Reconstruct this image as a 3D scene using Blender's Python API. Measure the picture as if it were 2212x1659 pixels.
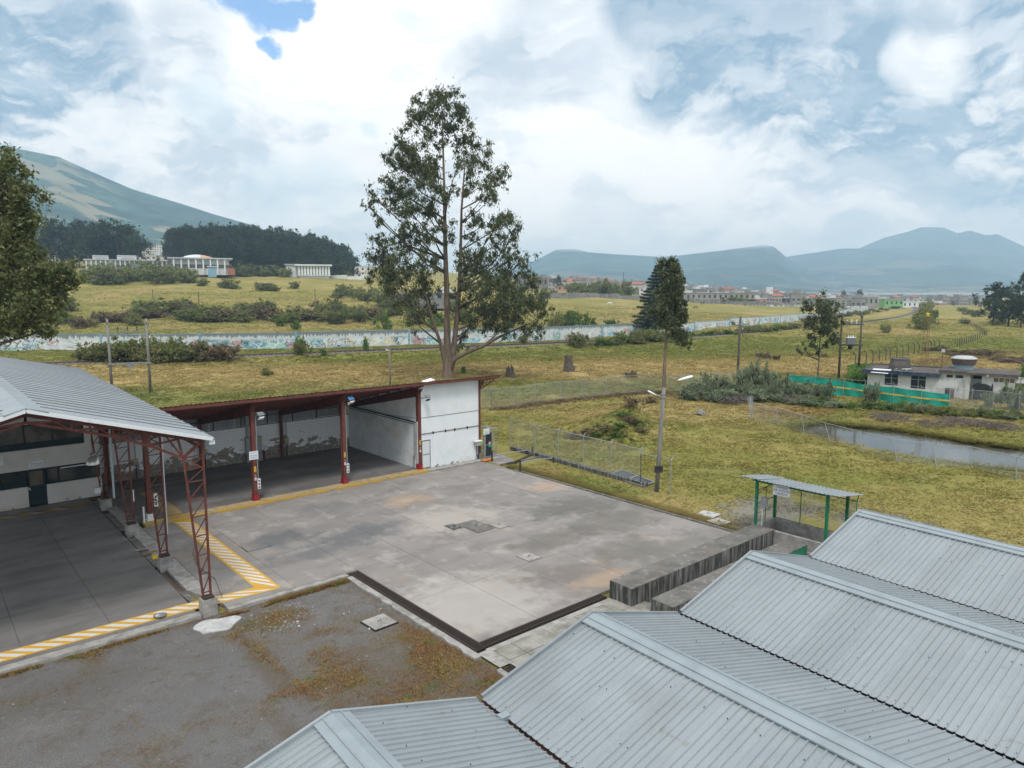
import bpy, math, random
import numpy as np
from mathutils import Vector, Matrix
rnd = random.Random(7)
rng = np.random.default_rng(7)
for o in list(bpy.data.objects): bpy.data.objects.remove(o)
SC = bpy.context.scene
R = math.radians
# ------------------------------------------------------------------ camera
F, CX, CY, HC = 1534., 1106., 829.5, 12.
PITCH = math.atan(194.5/1534); AZ = R(49.2)
cam = bpy.data.cameras.new('camera'); cam.lens = 24.96; cam.sensor_width = 36
cam.clip_start = .5; cam.clip_end = 60000
camo = bpy.data.objects.new('camera', cam); SC.collection.objects.link(camo)
camo.location = (0, 0, HC); camo.rotation_euler = (R(90)-PITCH, 0, AZ-R(90)); SC.camera = camo
cp, sp = math.cos(PITCH), math.sin(PITCH)
fx, fy = math.cos(AZ), math.sin(AZ); rx, ry = fy, -fx
def ray(x, y):
    a = (x-CX)/F; b = (CY-y)/F; h = cp+b*sp
    return Vector((fx*h+rx*a, fy*h+ry*a, -sp+b*cp))
def G(x, y, z=0.):
    d = ray(x, y); t = (z-HC)/d.z
    return (d.x*t, d.y*t)
# ------------------------------------------------------------------ world, sun, exposure
SUN = Vector((-.55, -.80, 1.55)).normalized()
sun = bpy.data.lights.new('sun', 'SUN'); sun.energy = 1.45; sun.angle = R(14); sun.color = (1, .975, .94)
suno = bpy.data.objects.new('sun', sun); SC.collection.objects.link(suno)
suno.rotation_euler = SUN.to_track_quat('Z', 'Y').to_euler()
SC.view_settings.view_transform = 'Standard'; SC.view_settings.look = 'None'
SC.view_settings.exposure = 0.58; SC.view_settings.gamma = 1; SC.view_settings.use_curve_mapping = False
class T:
    """small node-tree helper"""
    def __init__(s, nt): s.nt = nt; s.n = nt.nodes; s.l = nt.links
    def new(s, t, **k):
        n = s.n.new(t)
        for a, b in k.items(): setattr(n, a, b)
        return n
    def put(s, sock, v):
        if isinstance(v, bpy.types.NodeSocket): s.l.new(v, sock)
        elif v is not None:
            if sock.type == 'RGBA' and hasattr(v, '__len__') and len(v) == 3: v = (*v, 1)
            sock.default_value = v
    def math(s, op, a, b=None, c=None, clamp=False):
        n = s.new('ShaderNodeMath', operation=op, use_clamp=clamp); s.put(n.inputs[0], a)
        if b is not None: s.put(n.inputs[1], b)
        if c is not None: s.put(n.inputs[2], c)
        return n.outputs[0]
    def vec(s, op, a, b=None, scale=None):
        n = s.new('ShaderNodeVectorMath', operation=op); s.put(n.inputs[0], a)
        if b is not None: s.put(n.inputs[1], b)
        if scale is not None: s.put(n.inputs['Scale'], scale)
        return n.outputs['Value'] if op in ('DOT_PRODUCT', 'LENGTH') else n.outputs[0]
    def noise(s, v, scale, detail=4, rough=.55, dist=0., color=False):
        n = s.new('ShaderNodeTexNoise'); s.put(n.inputs['Vector'], v); s.put(n.inputs['Scale'], scale)
        n.inputs['Detail'].default_value = detail; n.inputs['Roughness'].default_value = rough
        n.inputs['Distortion'].default_value = dist
        return n.outputs['Color' if color else 'Fac']
    def rng(s, v, lo, hi, a=0., b=1., smooth=False):
        n = s.new('ShaderNodeMapRange', clamp=True)
        if smooth: n.interpolation_type = 'SMOOTHSTEP'
        for i, q in enumerate((v, lo, hi, a, b)): s.put(n.inputs[i], q)
        return n.outputs[0]
    def mix(s, f, a, b, mode='MIX'):
        n = s.new('ShaderNodeMix', data_type='RGBA', blend_type=mode)
        s.put(n.inputs[0], f); s.put(n.inputs[6], a); s.put(n.inputs[7], b)
        return n.outputs[2]
    def sep(s, v):
        n = s.new('ShaderNodeSeparateXYZ'); s.put(n.inputs[0], v); return n.outputs
    def comb(s, x, y, z):
        n = s.new('ShaderNodeCombineXYZ')
        for i, q in enumerate((x, y, z)): s.put(n.inputs[i], q)
        return n.outputs[0]
W = bpy.data.worlds.new('World'); SC.world = W; W.use_nodes = True
t = T(W.node_tree); t.n.clear()
tc = t.new('ShaderNodeTexCoord')
d = t.vec('NORMALIZE', tc.outputs['Generated'])
dz = t.sep(d)[2]
wn = t.noise(d, 5., 6, .6, color=True)
wv = t.vec('SCALE', t.vec('SUBTRACT', wn, (.5, .5, .5)), scale=.11)
dw = t.vec('NORMALIZE', t.vec('ADD', d, wv))
s_ = t.sep(dw)
k = t.math('ADD', t.math('MAXIMUM', s_[2], 0.), .16)
p = t.comb(t.math('DIVIDE', s_[0], k), t.math('DIVIDE', s_[1], k), 0.)
nA = t.noise(p, 2.3, 12, .55, .0)
nB = t.noise(t.vec('ADD', p, (7.3, 2.1, 0)), 1.1, 8, .52)
nC = t.noise(t.vec('ADD', p, (1.3, 9.1, 0)), 5.2, 12, .60, .0)
def patch(px, py, ro, ri=0., warp=dw):
    v = ray(px, py).normalized()
    return t.rng(t.vec('DOT_PRODUCT', warp, tuple(v)), math.cos(R(ro)), math.cos(R(ri)), smooth=True)
def pmax(L):
    r = None
    for a in L:
        q = patch(*a); r = q if r is None else t.math('MAXIMUM', r, q)
    return r
dark = pmax([(1500, 150, 5), (1560, 70, 8), (1700, 110, 9), (1880, 170, 9), (2040, 230, 8), (2180, 270, 8), (1420, 20, 6), (60, 120, 8), (-60, 180, 9),
             (150, 190, 6), (2300, 60, 8)])
mid = pmax([(330, 280, 5), (450, 350, 5), (560, 340, 4), (1080, 150, 5), (1980, 380, 6), (1800, 420, 5), (1650, 330, 4), (1150, 110, 4.5), (240, 330, 5), (1250, 160, 3.5), (380, 120, 4)])
lite = pmax([(2025, 115, 3.2), (1985, 100, 2.4)])
nb = t.rng(nB, .49, .62, 0., .46, True)
shade = t.math('MAXIMUM', t.math('MULTIPLY', dark, 1.35), t.math('MULTIPLY', mid, .62))
shade = t.math('MAXIMUM', shade, nb)
shade = t.math('MULTIPLY', shade, t.rng(nA, .42, .62, 1.05, .72))
shade = t.math('MULTIPLY', shade, t.math('SUBTRACT', 1., t.math('MULTIPLY', lite, .9)), clamp=True)
cl = t.mix(shade, (.84, .85, .865), (.185, .29, .405))
cl = t.mix(t.math('MULTIPLY', t.rng(nC, .47, .60, 0., .40, True), t.rng(dark, .2, .7, 1, .3)), cl, (.79, .82, .86))
cl = t.mix(t.rng(nA, .54, .65, .0, .34, True), cl, (.50, .585, .66))
nD = t.noise(t.vec('MULTIPLY', dw, (1., 1., 2.2)), 7.5, 10, .56); nE = t.noise(t.vec('MULTIPLY', dw, (1., 1., 2.0)), 17., 8, .6)
low = t.rng(dz, .42, .16, 0, 1, True)
cl = t.mix(t.math('MULTIPLY', low, t.rng(nD, .47, .58, 0, .75, True)), cl, (.86, .87, .88))
cl = t.mix(t.math('MULTIPLY', low, t.math('MULTIPLY', t.rng(nD, .49, .41, 0, .55, True), t.rng(nE, .4, .6, .5, 1))), cl, (.44, .52, .60))
cl = t.mix(t.math('MULTIPLY', low, t.rng(nE, .53, .62, 0, .30, True)), cl, (.90, .90, .90))
# whitish bank low over the mountains
cl = t.mix(t.math('MULTIPLY', t.rng(dz, .20, .04, 0., .30, True), t.rng(nA, .34, .55, 1, .3)), cl, (.74, .765, .80))
sky = t.new('ShaderNodeTexSky', sky_type='NISHITA', sun_disc=False)
sky.sun_elevation = math.asin(SUN.z); sky.sun_rotation = math.atan2(SUN.x, SUN.y); sky.altitude = 2800
sky.dust_density = .6
hole = pmax([(560, 5, 2.9), (600, 30, 2.1), (480, -18, 2.8), (560, -60, 4.5), (585, 112, 1.1), (655, 28, 1.2)])
hole = t.rng(t.math('MULTIPLY', hole, t.rng(nC, .36, .64, 1.8, .35)), .12, 1.0, 0, 1, True)
thin = t.math('MULTIPLY', t.rng(nA, .36, .29, 0, .40, True), t.rng(nC, .4, .6, 1, .3))
thin = t.math('MAXIMUM', thin, t.math('MULTIPLY', pmax([(600, 400, 3.5), (700, 385, 3), (800, 268, .9), (440, 250, 2.5)]), .42))
hz = t.mix(1., sky.outputs[0], (.85, 1.45, 1.75), 'MULTIPLY')
bright = t.mix(1., cl, (10., 10., 10.), 'MULTIPLY')
bright = t.mix(thin, bright, (4.3, 5.9, 6.9)); c = t.mix(t.math('MULTIPLY', hole, .88), bright, hz)
bg = t.new('ShaderNodeBackground'); t.put(bg.inputs[0], c); bg.inputs[1].default_value = .1
out = t.new('ShaderNodeOutputWorld'); t.l.new(bg.outputs[0], out.inputs[0])
W.cycles.sampling_method = 'MANUAL'; W.cycles.sample_map_resolution = 512
SC.cycles.use_denoising = True
SC.cycles.max_bounces = 6; SC.cycles.diffuse_bounces = 3; SC.cycles.transparent_max_bounces = 24
SC.cycles.volume_bounces = 1
# ------------------------------------------------------------------ helpers
def link(o, parent=None):
    SC.collection.objects.link(o)
    if parent is not None: o.parent = parent
    return o
def tag(o, label=None, cat=None, group=None, kind=None):
    if label: o['label'] = label
    if cat: o['category'] = cat
    if group: o['group'] = group
    if kind: o['kind'] = kind
    return o
def thing(name, label, cat, loc=(0, 0, 0), rz=0., group=None, kind=None):
    o = bpy.data.objects.new(name, None); o.empty_display_size = .2; link(o)
    o.location = loc; o.rotation_euler = (0, 0, rz)
    return tag(o, label, cat, group, kind)
def inst(name, mesh, parent=None, loc=(0, 0, 0), rot=(0, 0, 0), sc=(1, 1, 1)):
    o = bpy.data.objects.new(name, mesh); link(o, parent)
    o.location = loc; o.rotation_euler = rot
    o.scale = sc if hasattr(sc, '__len__') else (sc, sc, sc)
    return o
def copy_tree(o, parent=None):
    c = o.copy(); SC.collection.objects.link(c)
    if parent is not None: c.parent = parent
    for ch in o.children: copy_tree(ch, c)
    return c
class MB:
    def __init__(s): s.v = []; s.f = []; s.m = []; s.k = 0
    def mat(s, k): s.k = k; return s
    def add(s, vs, fs):
        b = len(s.v); s.v += [tuple(q) for q in vs]; s.f += [tuple(b+i for i in f) for f in fs]; s.m += [s.k]*len(fs)
        return s
    def box(s, x0, x1, y0, y1, z0, z1):
        return s.add([(x0, y0, z0), (x1, y0, z0), (x1, y1, z0), (x0, y1, z0), (x0, y0, z1), (x1, y0, z1), (x1, y1, z1), (x0, y1, z1)],
                     [(0, 3, 2, 1), (4, 5, 6, 7), (0, 1, 5, 4), (1, 2, 6, 5), (2, 3, 7, 6), (3, 0, 4, 7)])
    def bar(s, a, b, w, h=None, up=(0, 0, 1)):
        a = Vector(a); b = Vector(b); h = h or w; dd = (b-a).normalized(); u = Vector(up)
        if abs(dd.dot(u)) > .98: u = Vector((0, 1, 0))
        r = dd.cross(u).normalized(); u = r.cross(dd).normalized()
        vs = [q+r*(i*w/2)+u*(j*h/2) for q in (a, b) for i, j in ((-1, -1), (1, -1), (1, 1), (-1, 1))]
        return s.add(vs, [(3, 2, 1, 0), (4, 5, 6, 7), (0, 1, 5, 4), (1, 2, 6, 5), (2, 3, 7, 6), (3, 0, 4, 7)])
    def tube(s, pts, rad, n=6, cap=True):
        pts = [Vector(q) for q in pts]; m = len(pts)
        if not hasattr(rad, '__len__'): rad = [rad]*m
        vs = []; fs = []; u = None
        for i, q in enumerate(pts):
            dd = (pts[min(i+1, m-1)]-pts[max(i-1, 0)]).normalized()
            if u is None:
                u = Vector((1, 0, 0)) if abs(dd.x) < .9 else Vector((0, 1, 0))
            r = dd.cross(u).normalized(); u = r.cross(dd).normalized()
            for j in range(n):
                a = 2*math.pi*j/n; vs.append(q+r*(math.cos(a)*rad[i])+u*(math.sin(a)*rad[i]))
        for i in range(m-1):
            for j in range(n):
                fs.append((i*n+j, i*n+(j+1) % n, (i+1)*n+(j+1) % n, (i+1)*n+j))
        if cap: fs += [tuple(range(n-1, -1, -1)), tuple((m-1)*n+j for j in range(n))]
        return s.add(vs, fs)
    def lathe(s, prof, n=16, c=(0, 0, 0)):
        vs = []; fs = []; m = len(prof)
        for r_, z in prof:
            for j in range(n):
                a = 2*math.pi*j/n; vs.append((c[0]+r_*math.cos(a), c[1]+r_*math.sin(a), c[2]+z))
        for i in range(m-1):
            for j in range(n): fs.append((i*n+j, i*n+(j+1) % n, (i+1)*n+(j+1) % n, (i+1)*n+j))
        return s.add(vs, fs)
    def prism(s, poly, z0, z1):
        n = len(poly)
        return s.add([(x, y, z0) for x, y in poly]+[(x, y, z1) for x, y in poly],
                     [tuple(range(n-1, -1, -1)), tuple(range(n, 2*n))]+[(i, (i+1) % n, n+(i+1) % n, n+i) for i in range(n)])
    def mesh(s, name, mats, smooth=False):
        me = bpy.data.meshes.new(name); me.from_pydata(s.v, [], s.f)
        if not isinstance(mats, (list, tuple)): mats = [mats]
        for q in mats: me.materials.append(q)
        if len(mats) > 1: me.polygons.foreach_set('material_index', s.m)
        if smooth: me.polygons.foreach_set('use_smooth', [True]*len(s.f))
        me.update(); return me
    def build(s, name, mats, parent=None, smooth=False, loc=(0, 0, 0), rot=(0, 0, 0)):
        return inst(name, s.mesh(name, mats, smooth), parent, loc, rot)
def npmesh(name, V, Fq, mat, smooth=False):
    me = bpy.data.meshes.new(name); n = Fq.shape[1]
    me.vertices.add(len(V)); me.vertices.foreach_set('co', np.ascontiguousarray(V, dtype=np.float32).ravel())
    me.loops.add(Fq.size); me.loops.foreach_set('vertex_index', np.ascontiguousarray(Fq, dtype=np.int32).ravel())
    me.polygons.add(len(Fq)); me.polygons.foreach_set('loop_start', np.arange(0, Fq.size, n, dtype=np.int32))
    me.polygons.foreach_set('loop_total', np.full(len(Fq), n, dtype=np.int32))
    if smooth: me.polygons.foreach_set('use_smooth', np.ones(len(Fq), dtype=bool))
    me.materials.append(mat); me.update(calc_edges=True); me.validate(); return me
MATS = {}
def mat(name, base, rough=.8, layers=(), bump=None, metal=0., coord='W', spec=.3, rand=0., island=0.):
    """procedural material: base colour and a stack of world-space (W) or object-space (O) layers"""
    m = bpy.data.materials.new(name); m.use_nodes = True; t = T(m.node_tree); MATS[name] = m
    b = t.n['Principled BSDF']; P = t.new('ShaderNodeNewGeometry').outputs['Position']
    if coord == 'O': P = t.new('ShaderNodeTexCoord').outputs['Object']
    c = base if hasattr(base, '__len__') else (base,)*3
    c = (*c, 1)
    z = t.sep(P)[2]
    for L in layers:
        kd = L[0]
        if kd == 'n':            # noise: scale, detail, lo, hi, colour, amount
            _, sc, de, lo, hi, col, am = L
            v = t.vec('MULTIPLY', P, sc) if hasattr(sc, '__len__') else P
            f = t.rng(t.noise(v, 1. if hasattr(sc, '__len__') else sc, de, .6), lo, hi, 0, am)
        elif kd == 'nz':         # noise plus height: scale, detail, z0, k, lo, hi, colour, amount
            _, sc, de, z0, kk, lo, hi, col, am = L
            v = t.vec('MULTIPLY', P, sc) if hasattr(sc, '__len__') else P
            q = t.math('ADD', t.noise(v, 1. if hasattr(sc, '__len__') else sc, de, .6), t.math('MULTIPLY', t.math('SUBTRACT', z0, z), kk))
            f = t.rng(q, lo, hi, 0, am)
        elif kd == 'spot':       # stain with a shape of its own: x, y, rx, ry, colour, amount
            _, x, y, sx, sy, col, am = L
            q = t.vec('LENGTH', t.vec('MULTIPLY', t.vec('SUBTRACT', P, (x, y, 0)), (1/sx, 1/sy, 0)))
            q = t.math('ADD', q, t.math('MULTIPLY', t.math('SUBTRACT', t.noise(P, .9, 5, .65), .5), 2.2))
            f = t.rng(q, 1.15, .35, 0, am, True)
        elif kd == 'brick':
            _, w, h, col, am, axis = L
            q = t.sep(P); v = t.comb(q[0] if axis == 'x' else q[1], z, 0)
            br = t.new('ShaderNodeTexBrick'); t.put(br.inputs['Vector'], v); br.inputs['Scale'].default_value = 1
            br.inputs['Brick Width'].default_value = w; br.inputs['Row Height'].default_value = h
            br.inputs['Mortar Size'].default_value = .012; f = t.math('MULTIPLY', br.outputs['Fac'], am)
        c = t.mix(f, c, col)
    if rand:
        oi = t.new('ShaderNodeObjectInfo').outputs['Random']
        k = t.rng(oi, 0, 1, 1-rand, 1+rand); c = t.mix(1., c, t.comb(k, k, k), 'MULTIPLY')
    if island:
        oi = t.new('ShaderNodeNewGeometry').outputs['Random Per Island']
        k = t.rng(oi, 0, 1, 1-island, 1+island); c = t.mix(1., c, t.comb(k, k, k), 'MULTIPLY')
    if name.startswith(('leaf', 'weed', 'corn')):
        tl = t.new('ShaderNodeBsdfTranslucent'); t.put(tl.inputs[0], t.mix(1., c, (1.15, 1.2, .8), 'MULTIPLY')); mx = t.new('ShaderNodeMixShader'); mx.inputs[0].default_value = .38
        t.l.new(b.outputs[0], mx.inputs[1]); t.l.new(tl.outputs[0], mx.inputs[2]); t.l.new(mx.outputs[0], t.n['Material Output'].inputs[0])
    t.put(b.inputs['Base Color'], c); b.inputs['Roughness'].default_value = rough
    b.inputs['Metallic'].default_value = metal; b.inputs['Specular IOR Level'].default_value = spec
    if bump:
        bn = t.new('ShaderNodeBump'); bn.inputs['Distance'].default_value = bump[2]; bn.inputs['Strength'].default_value = bump[1]
        v = t.vec('MULTIPLY', P, bump[0]) if hasattr(bump[0], '__len__') else P
        t.put(bn.inputs['Height'], t.noise(v, 1. if hasattr(bump[0], '__len__') else bump[0], 5, .6))
        t.l.new(bn.outputs[0], b.inputs['Normal'])
    return m
def text(body, size, loc, rot, m, parent, name='lettering', align='CENTER', sx=1.):
    cu = bpy.data.curves.new('t', 'FONT'); cu.body = body; cu.size = size; cu.align_x = align; cu.align_y = 'CENTER'; cu.extrude = .001
    o = bpy.data.objects.new('t', cu); SC.collection.objects.link(o)
    me = bpy.data.meshes.new_from_object(o.evaluated_get(bpy.context.evaluated_depsgraph_get())); bpy.data.objects.remove(o)
    me.materials.clear(); me.materials.append(m)
    return inst(name, me, parent, loc, rot, (sx, 1, 1))
# ------------------------------------------------------------------ materials
# stain spots on the yard, at their places on the ground
spots = []
for px, py, sx, sy, col, am in [(790, 1150, 2.6, 1.2, (.12, .125, .13), .6), (600, 1165, 1.6, 1.0, (.11, .115, .12), .6), (690, 1190, 2.2, .8, (.12, .12, .125), .5),
    (1240, 1095, 3.0, 1.6, (.13, .125, .11), .6), (1330, 1125, 3.2, 1.5, (.15, .14, .12), .55), (1200, 1165, 2.6, 1.0, (.14, .13, .11), .5),
    (1130, 1255, 1.8, .9, (.16, .14, .12), .5), (1250, 1235, 2.4, .8, (.17, .15, .13), .5), (1370, 1190, 2, 1.4, (.15, .14, .12), .5), (1060, 1385, 1.0, .5, (.15, .14, .13), .5),
    (970, 1120, 2.5, 2, (.42, .38, .34), .5), (880, 1080, 1.5, 1, (.46, .32, .20), .35), (1180, 1050, 1.6, 1, (.45, .32, .22), .35), (1020, 1300, 3, 2.5, (.42, .39, .36), .5),
    (1290, 1255, 1.6, .6, (.44, .30, .18), .35), (1460, 1180, 3, 1, (.17, .16, .14), .45), (700, 1100, 2, 1, (.14, .14, .14), .4), (460, 1190, 1.5, 1.5, (.3, .24, .19), .4)]:
    g = G(px, py); spots.append(('spot', g[0], g[1], sx*1.3, sy*1.3, col, min(.9, am*1.35)))
M = MATS
mat('concrete', (.285, .265, .247), .85, [('n', .18, 4, .40, .62, (.225, .21, .196), .8), ('n', (.45, .8, 1), 9, .49, .64, (.17, .158, .148), .75), ('n', (.16, .22, 1), 6, .52, .62, (.165, .152, .142), .6),
    ('n', (.9, .7, 1), 9, .54, .64, (.42, .39, .36), .6), ('n', .5, 4, .60, .74, (.44, .31, .20), .45), ('n', (9, 30, 1), 3, .42, .62, (.24, .23, .22), .35), ('n', 38., 2, .42, .6, (.22, .21, .2), .35)]+spots,
    bump=(45., .25, .02), rand=.04)
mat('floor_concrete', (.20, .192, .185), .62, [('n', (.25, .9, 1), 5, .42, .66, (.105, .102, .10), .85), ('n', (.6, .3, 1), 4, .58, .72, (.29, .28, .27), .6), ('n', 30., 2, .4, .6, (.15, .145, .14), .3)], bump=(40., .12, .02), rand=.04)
mat('old_concrete', (.185, .177, .163), .9, [('n', 1.1, 6, .40, .62, (.10, .098, .09), .85), ('n', 4., 5, .55, .68, (.36, .34, .30), .7), ('n', .6, 4, .58, .72, (.26, .19, .13), .5), ('n', 30., 2, .4, .6, (.12, .12, .11), .4)], bump=(20., .5, .03))
mat('stained_concrete', (.20, .20, .19), .9, [('n', (5, 5, .5), 5, .40, .56, (.035, .037, .035), .92), ('n', (9, 9, 1), 5, .60, .70, (.50, .52, .52), .6), ('n', 1.2, 4, .55, .7, (.10, .09, .04), .5)], bump=(25., .5, .03))
mat('mossy_concrete', (.32, .31, .28), .9, [('n', 1.2, 6, .42, .6, (.15, .15, .125), .75), ('n', 6., 5, .58, .7, (.44, .43, .38), .6), ('n', (.4, .4, 1), 3, .5, .7, (.20, .19, .13), .5), ('brick', .9, .45, (.42, .40, .34), .0, 'x')], bump=(30., .4, .02))
mat('pale_cement', (.52, .53, .53), .9, [('n', 2.5, 6, .42, .6, (.33, .33, .32), .7), ('n', 14., 3, .5, .7, (.62, .62, .62), .4)], bump=(20., .5, .03))
mat('kerb_concrete', (.36, .35, .33), .9, [('n', 2.2, 6, .42, .62, (.20, .19, .17), .8), ('n', 9., 4, .58, .7, (.5, .48, .45), .5)], bump=(20., .5, .03))
mat('gravel', (.265, .256, .25), .95, [('n', .22, 4, .45, .65, (.29, .28, .268), .75), ('n', .5, 6, .54, .66, (.36, .35, .335), .5), ('n', .9, 5, .52, .66, (.20, .165, .13), .6), ('spot', 11.3, 16.5, 3.0, 6.0, (.20, .145, .085), .8), ('spot', 9.6, 25.3, 1.6, .8, (.14, .13, .05), .7), ('spot', 8.2, 21.5, .45, 2.2, (.19, .14, .08), .8), ('spot', 7.4, 16.5, .5, 3., (.19, .14, .08), .7), ('spot', 3, 24.5, 3, 1.5, (.17, .15, .12), .5), ('n', 42., 3, .38, .56, (.085, .083, .082), .75), ('n', 70., 2, .60, .70, (.42, .41, .40), .8), ('n', 9., 5, .60, .72, (.34, .33, .31), .5), ('n', 3., 5, .56, .70, (.13, .10, .07), .6)], bump=(50., 1., .06))
mat('yellow_paint', (.62, .36, .045), .6, [('n', (3, 3, 3), 6, .62, .70, (.30, .27, .22), .7), ('n', 20., 3, .60, .72, (.36, .30, .18), .6)], bump=(45., .1, .01))
mat('white_paint', (.66, .64, .60), .6, [('n', 3.5, 6, .60, .70, (.34, .32, .30), .75), ('n', 20., 3, .58, .7, (.42, .40, .37), .5)], bump=(45., .1, .01))
mat('worn_yellow', (.52, .33, .06), .7, [('n', 2.5, 6, .53, .62, (.28, .26, .235), .9), ('n', 14., 4, .52, .62, (.25, .23, .2), .7)])
mat('worn_white', (.42, .40, .37), .7, [('n', 2.2, 6, .46, .56, (.27, .255, .235), .9), ('n', 14., 4, .52, .62, (.25, .23, .2), .6)])
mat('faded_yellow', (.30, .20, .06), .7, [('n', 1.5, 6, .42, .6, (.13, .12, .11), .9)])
mat('roof_metal', (.30, .335, .352), .42, [('n', .5, 4, .42, .64, (.255, .29, .308), .7), ('n', (1.4, 9, 1), 4, .55, .72, (.38, .41, .42), .45), ('n', 22., 2, .45, .6, (.33, .38, .415), .35), ('n', 3.5, 6, .63, .72, (.20, .18, .15), .45), ('n', .35, 6, .56, .68, (.24, .26, .27), .5)], metal=.25, spec=.4, rand=.055)
mat('hall_roof_metal', (.36, .395, .42), .5, [('n', .5, 4, .42, .64, (.31, .342, .365), .7), ('n', (9, 1, 1), 4, .55, .72, (.47, .50, .52), .4), ('n', 18., 2, .45, .6, (.44, .48, .51), .35)], metal=.2, spec=.4, rand=.06)
mat('ridge_metal', (.31, .36, .385), .45, [('n', 1.5, 5, .45, .65, (.25, .29, .31), .7)], metal=.25, spec=.4)
mat('rust_gutter', (.13, .075, .055), .8, [('n', 4., 5, .45, .6, (.05, .035, .03), .8), ('n', 9., 4, .58, .68, (.24, .15, .10), .7)])
mat('dark_gutter', (.025, .026, .03), .8)
mat('screw_metal', (.03, .035, .045), .5)
mat('red_steel', (.155, .048, .038), .6, [('n', 3., 5, .42, .62, (.085, .034, .028), .8), ('n', 9., 4, .58, .70, (.24, .11, .07), .5)])
mat('red_paint', (.27, .022, .028), .45, [('n', 5., 5, .55, .7, (.2, .03, .03), .6)])
mat('rust_roof', (.105, .064, .052), .75, [('n', 3., 5, .42, .62, (.06, .042, .036), .8), ('n', .7, 4, .55, .7, (.18, .13, .11), .5)])
mat('white_wall', (.74, .78, .80), .8, [('n', .8, 5, .45, .7, (.62, .66, .68), .7), ('brick', .40, .20, (.60, .63, .65), .35, 'x'), ('nz', 3.2, 6, .25, .5, .60, .64, (.08, .08, .075), .9), ('nz', 1., 4, .6, .5, .62, .85, (.50, .47, .42), .5)], bump=(12., .25, .02))
mat('side_wall', (.74, .78, .80), .85, [('n', .8, 5, .45, .7, (.50, .52, .53), .7), ('brick', .40, .20, (.46, .48, .49), .5, 'y'), ('n', .45, 4, .56, .72, (.55, .42, .28), .45), ('nz', 2., 6, .3, .6, .66, .74, (.38, .34, .28), .8)], bump=(12., .3, .02))
mat('peeling_wall', (.84, .86, .87), .9, [('brick', .40, .20, (.44, .45, .46), .45, 'x'), ('nz', (1.1, 1.1, 1.6), 7, 1.25, .15, .535, .555, (.25, .225, .19), .95), ('nz', (2.6, 2.6, 3.2), 6, .9, .2, .57, .59, (.20, .185, .16), .85), ('nz', 6., 5, .4, .3, .62, .66, (.50, .48, .42), .8), ('n', .35, 3, .62, .7, (.5, .36, .26), .5)], bump=(9., .8, .04))
mat('hall_wall', (.60, .585, .56), .85, [('n', .9, 5, .45, .7, (.47, .455, .43), .7), ('brick', .40, .20, (.42, .41, .40), .35, 'x'), ('nz', 3., 6, .2, .5, .66, .70, (.17, .15, .13), .9), ('nz', 1., 4, .3, .6, .5, .9, (.40, .31, .22), .6)], bump=(12., .3, .02))
mat('grey_sheet', (.30, .315, .325), .6, [('n', (12, 12, .4), 3, .4, .6, (.22, .23, .24), .6)])
mat('dark_frame', (.012, .030, .036), .5)
mat('glass', (.035, .042, .045), .12, [('n', .7, 4, .42, .62, (.13, .12, .10), .8)], spec=.6)
mat('ply_board', (.145, .115, .085), .8, [('n', (2, 2, .6), 4, .4, .6, (.09, .075, .06), .7)])
mat('grey_steel', (.30, .32, .33), .5, [('n', 5., 4, .45, .65, (.20, .21, .22), .6)], metal=.3)
mat('galvanised', (.36, .39, .41), .45, [('n', 8., 4, .45, .65, (.24, .25, .26), .6)], metal=.4)
mat('rusty_steel', (.055, .044, .040), .8, [('n', 6., 5, .45, .62, (.05, .035, .03), .8)])
mat('lamp_alu', (.62, .63, .63), .3, metal=.7)
mat('lamp_white', (.78, .80, .82), .4)
mat('pvc_pipe', (.56, .64, .68), .5)
mat('black_metal', (.02, .02, .022), .5)
mat('pole_concrete', (.25, .245, .235), .9, [('n', (6, 6, .6), 5, .42, .62, (.15, .145, .14), .8), ('n', 12., 3, .58, .7, (.36, .35, .34), .5)])
mat('dark_pole', (.11, .10, .09), .9, [('n', (8, 8, .6), 5, .42, .62, (.06, .055, .05), .8)])
mat('green_paint', (.012, .16, .085), .45, [('n', 5., 5, .52, .68, (.01, .07, .04), .7), ('n', 9., 4, .64, .7, (.2, .12, .07), .6)])
mat('sign_white', (.72, .74, .76), .5, [('n', 3., 4, .5, .7, (.58, .60, .63), .5)])
mat('print_dark', (.05, .07, .12), .6)
mat('print_blue', (.05, .10, .30), .6)
mat('sign_yellow', (.68, .46, .04), .5)
mat('print_red', (.45, .03, .03), .5)
mat('print_green', (.03, .30, .14), .5)
mat('orange_metal', (.62, .20, .03), .6, [('n', 6., 5, .5, .65, (.35, .12, .04), .7)])
mat('wood', (.30, .19, .10), .8, [('n', (3, 20, 3), 4, .4, .6, (.18, .12, .07), .7)])
mat('old_wood', (.16, .135, .115), .9, [('n', (14, 14, 1.2), 5, .4, .6, (.045, .04, .036), .85)], bump=((14, 14, 1.5), .8, .05))
mat('bark', (.19, .145, .11), .95, [('n', (3, 3, .4), 5, .42, .60, (.09, .065, .05), .85), ('n', (5, 5, .6), 4, .58, .72, (.30, .25, .20), .6)], bump=((4, 4, .6), .8, .1))
mat('twig', (.075, .058, .045), .95)
mat('dead_twig', (.15, .125, .115), .95, island=.3)
mat('leaf_eucalyptus', (.115, .135, .072), .55, [('n', .5, 3, .42, .62, (.072, .096, .052), .8), ('n', 1.2, 3, .56, .68, (.22, .21, .11), .6)], island=.45)
mat('leaf_left', (.165, .18, .07), .55, [('n', .45, 3, .42, .62, (.10, .125, .05), .8), ('n', 1.0, 3, .58, .70, (.19, .165, .07), .5)], island=.4)
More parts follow.
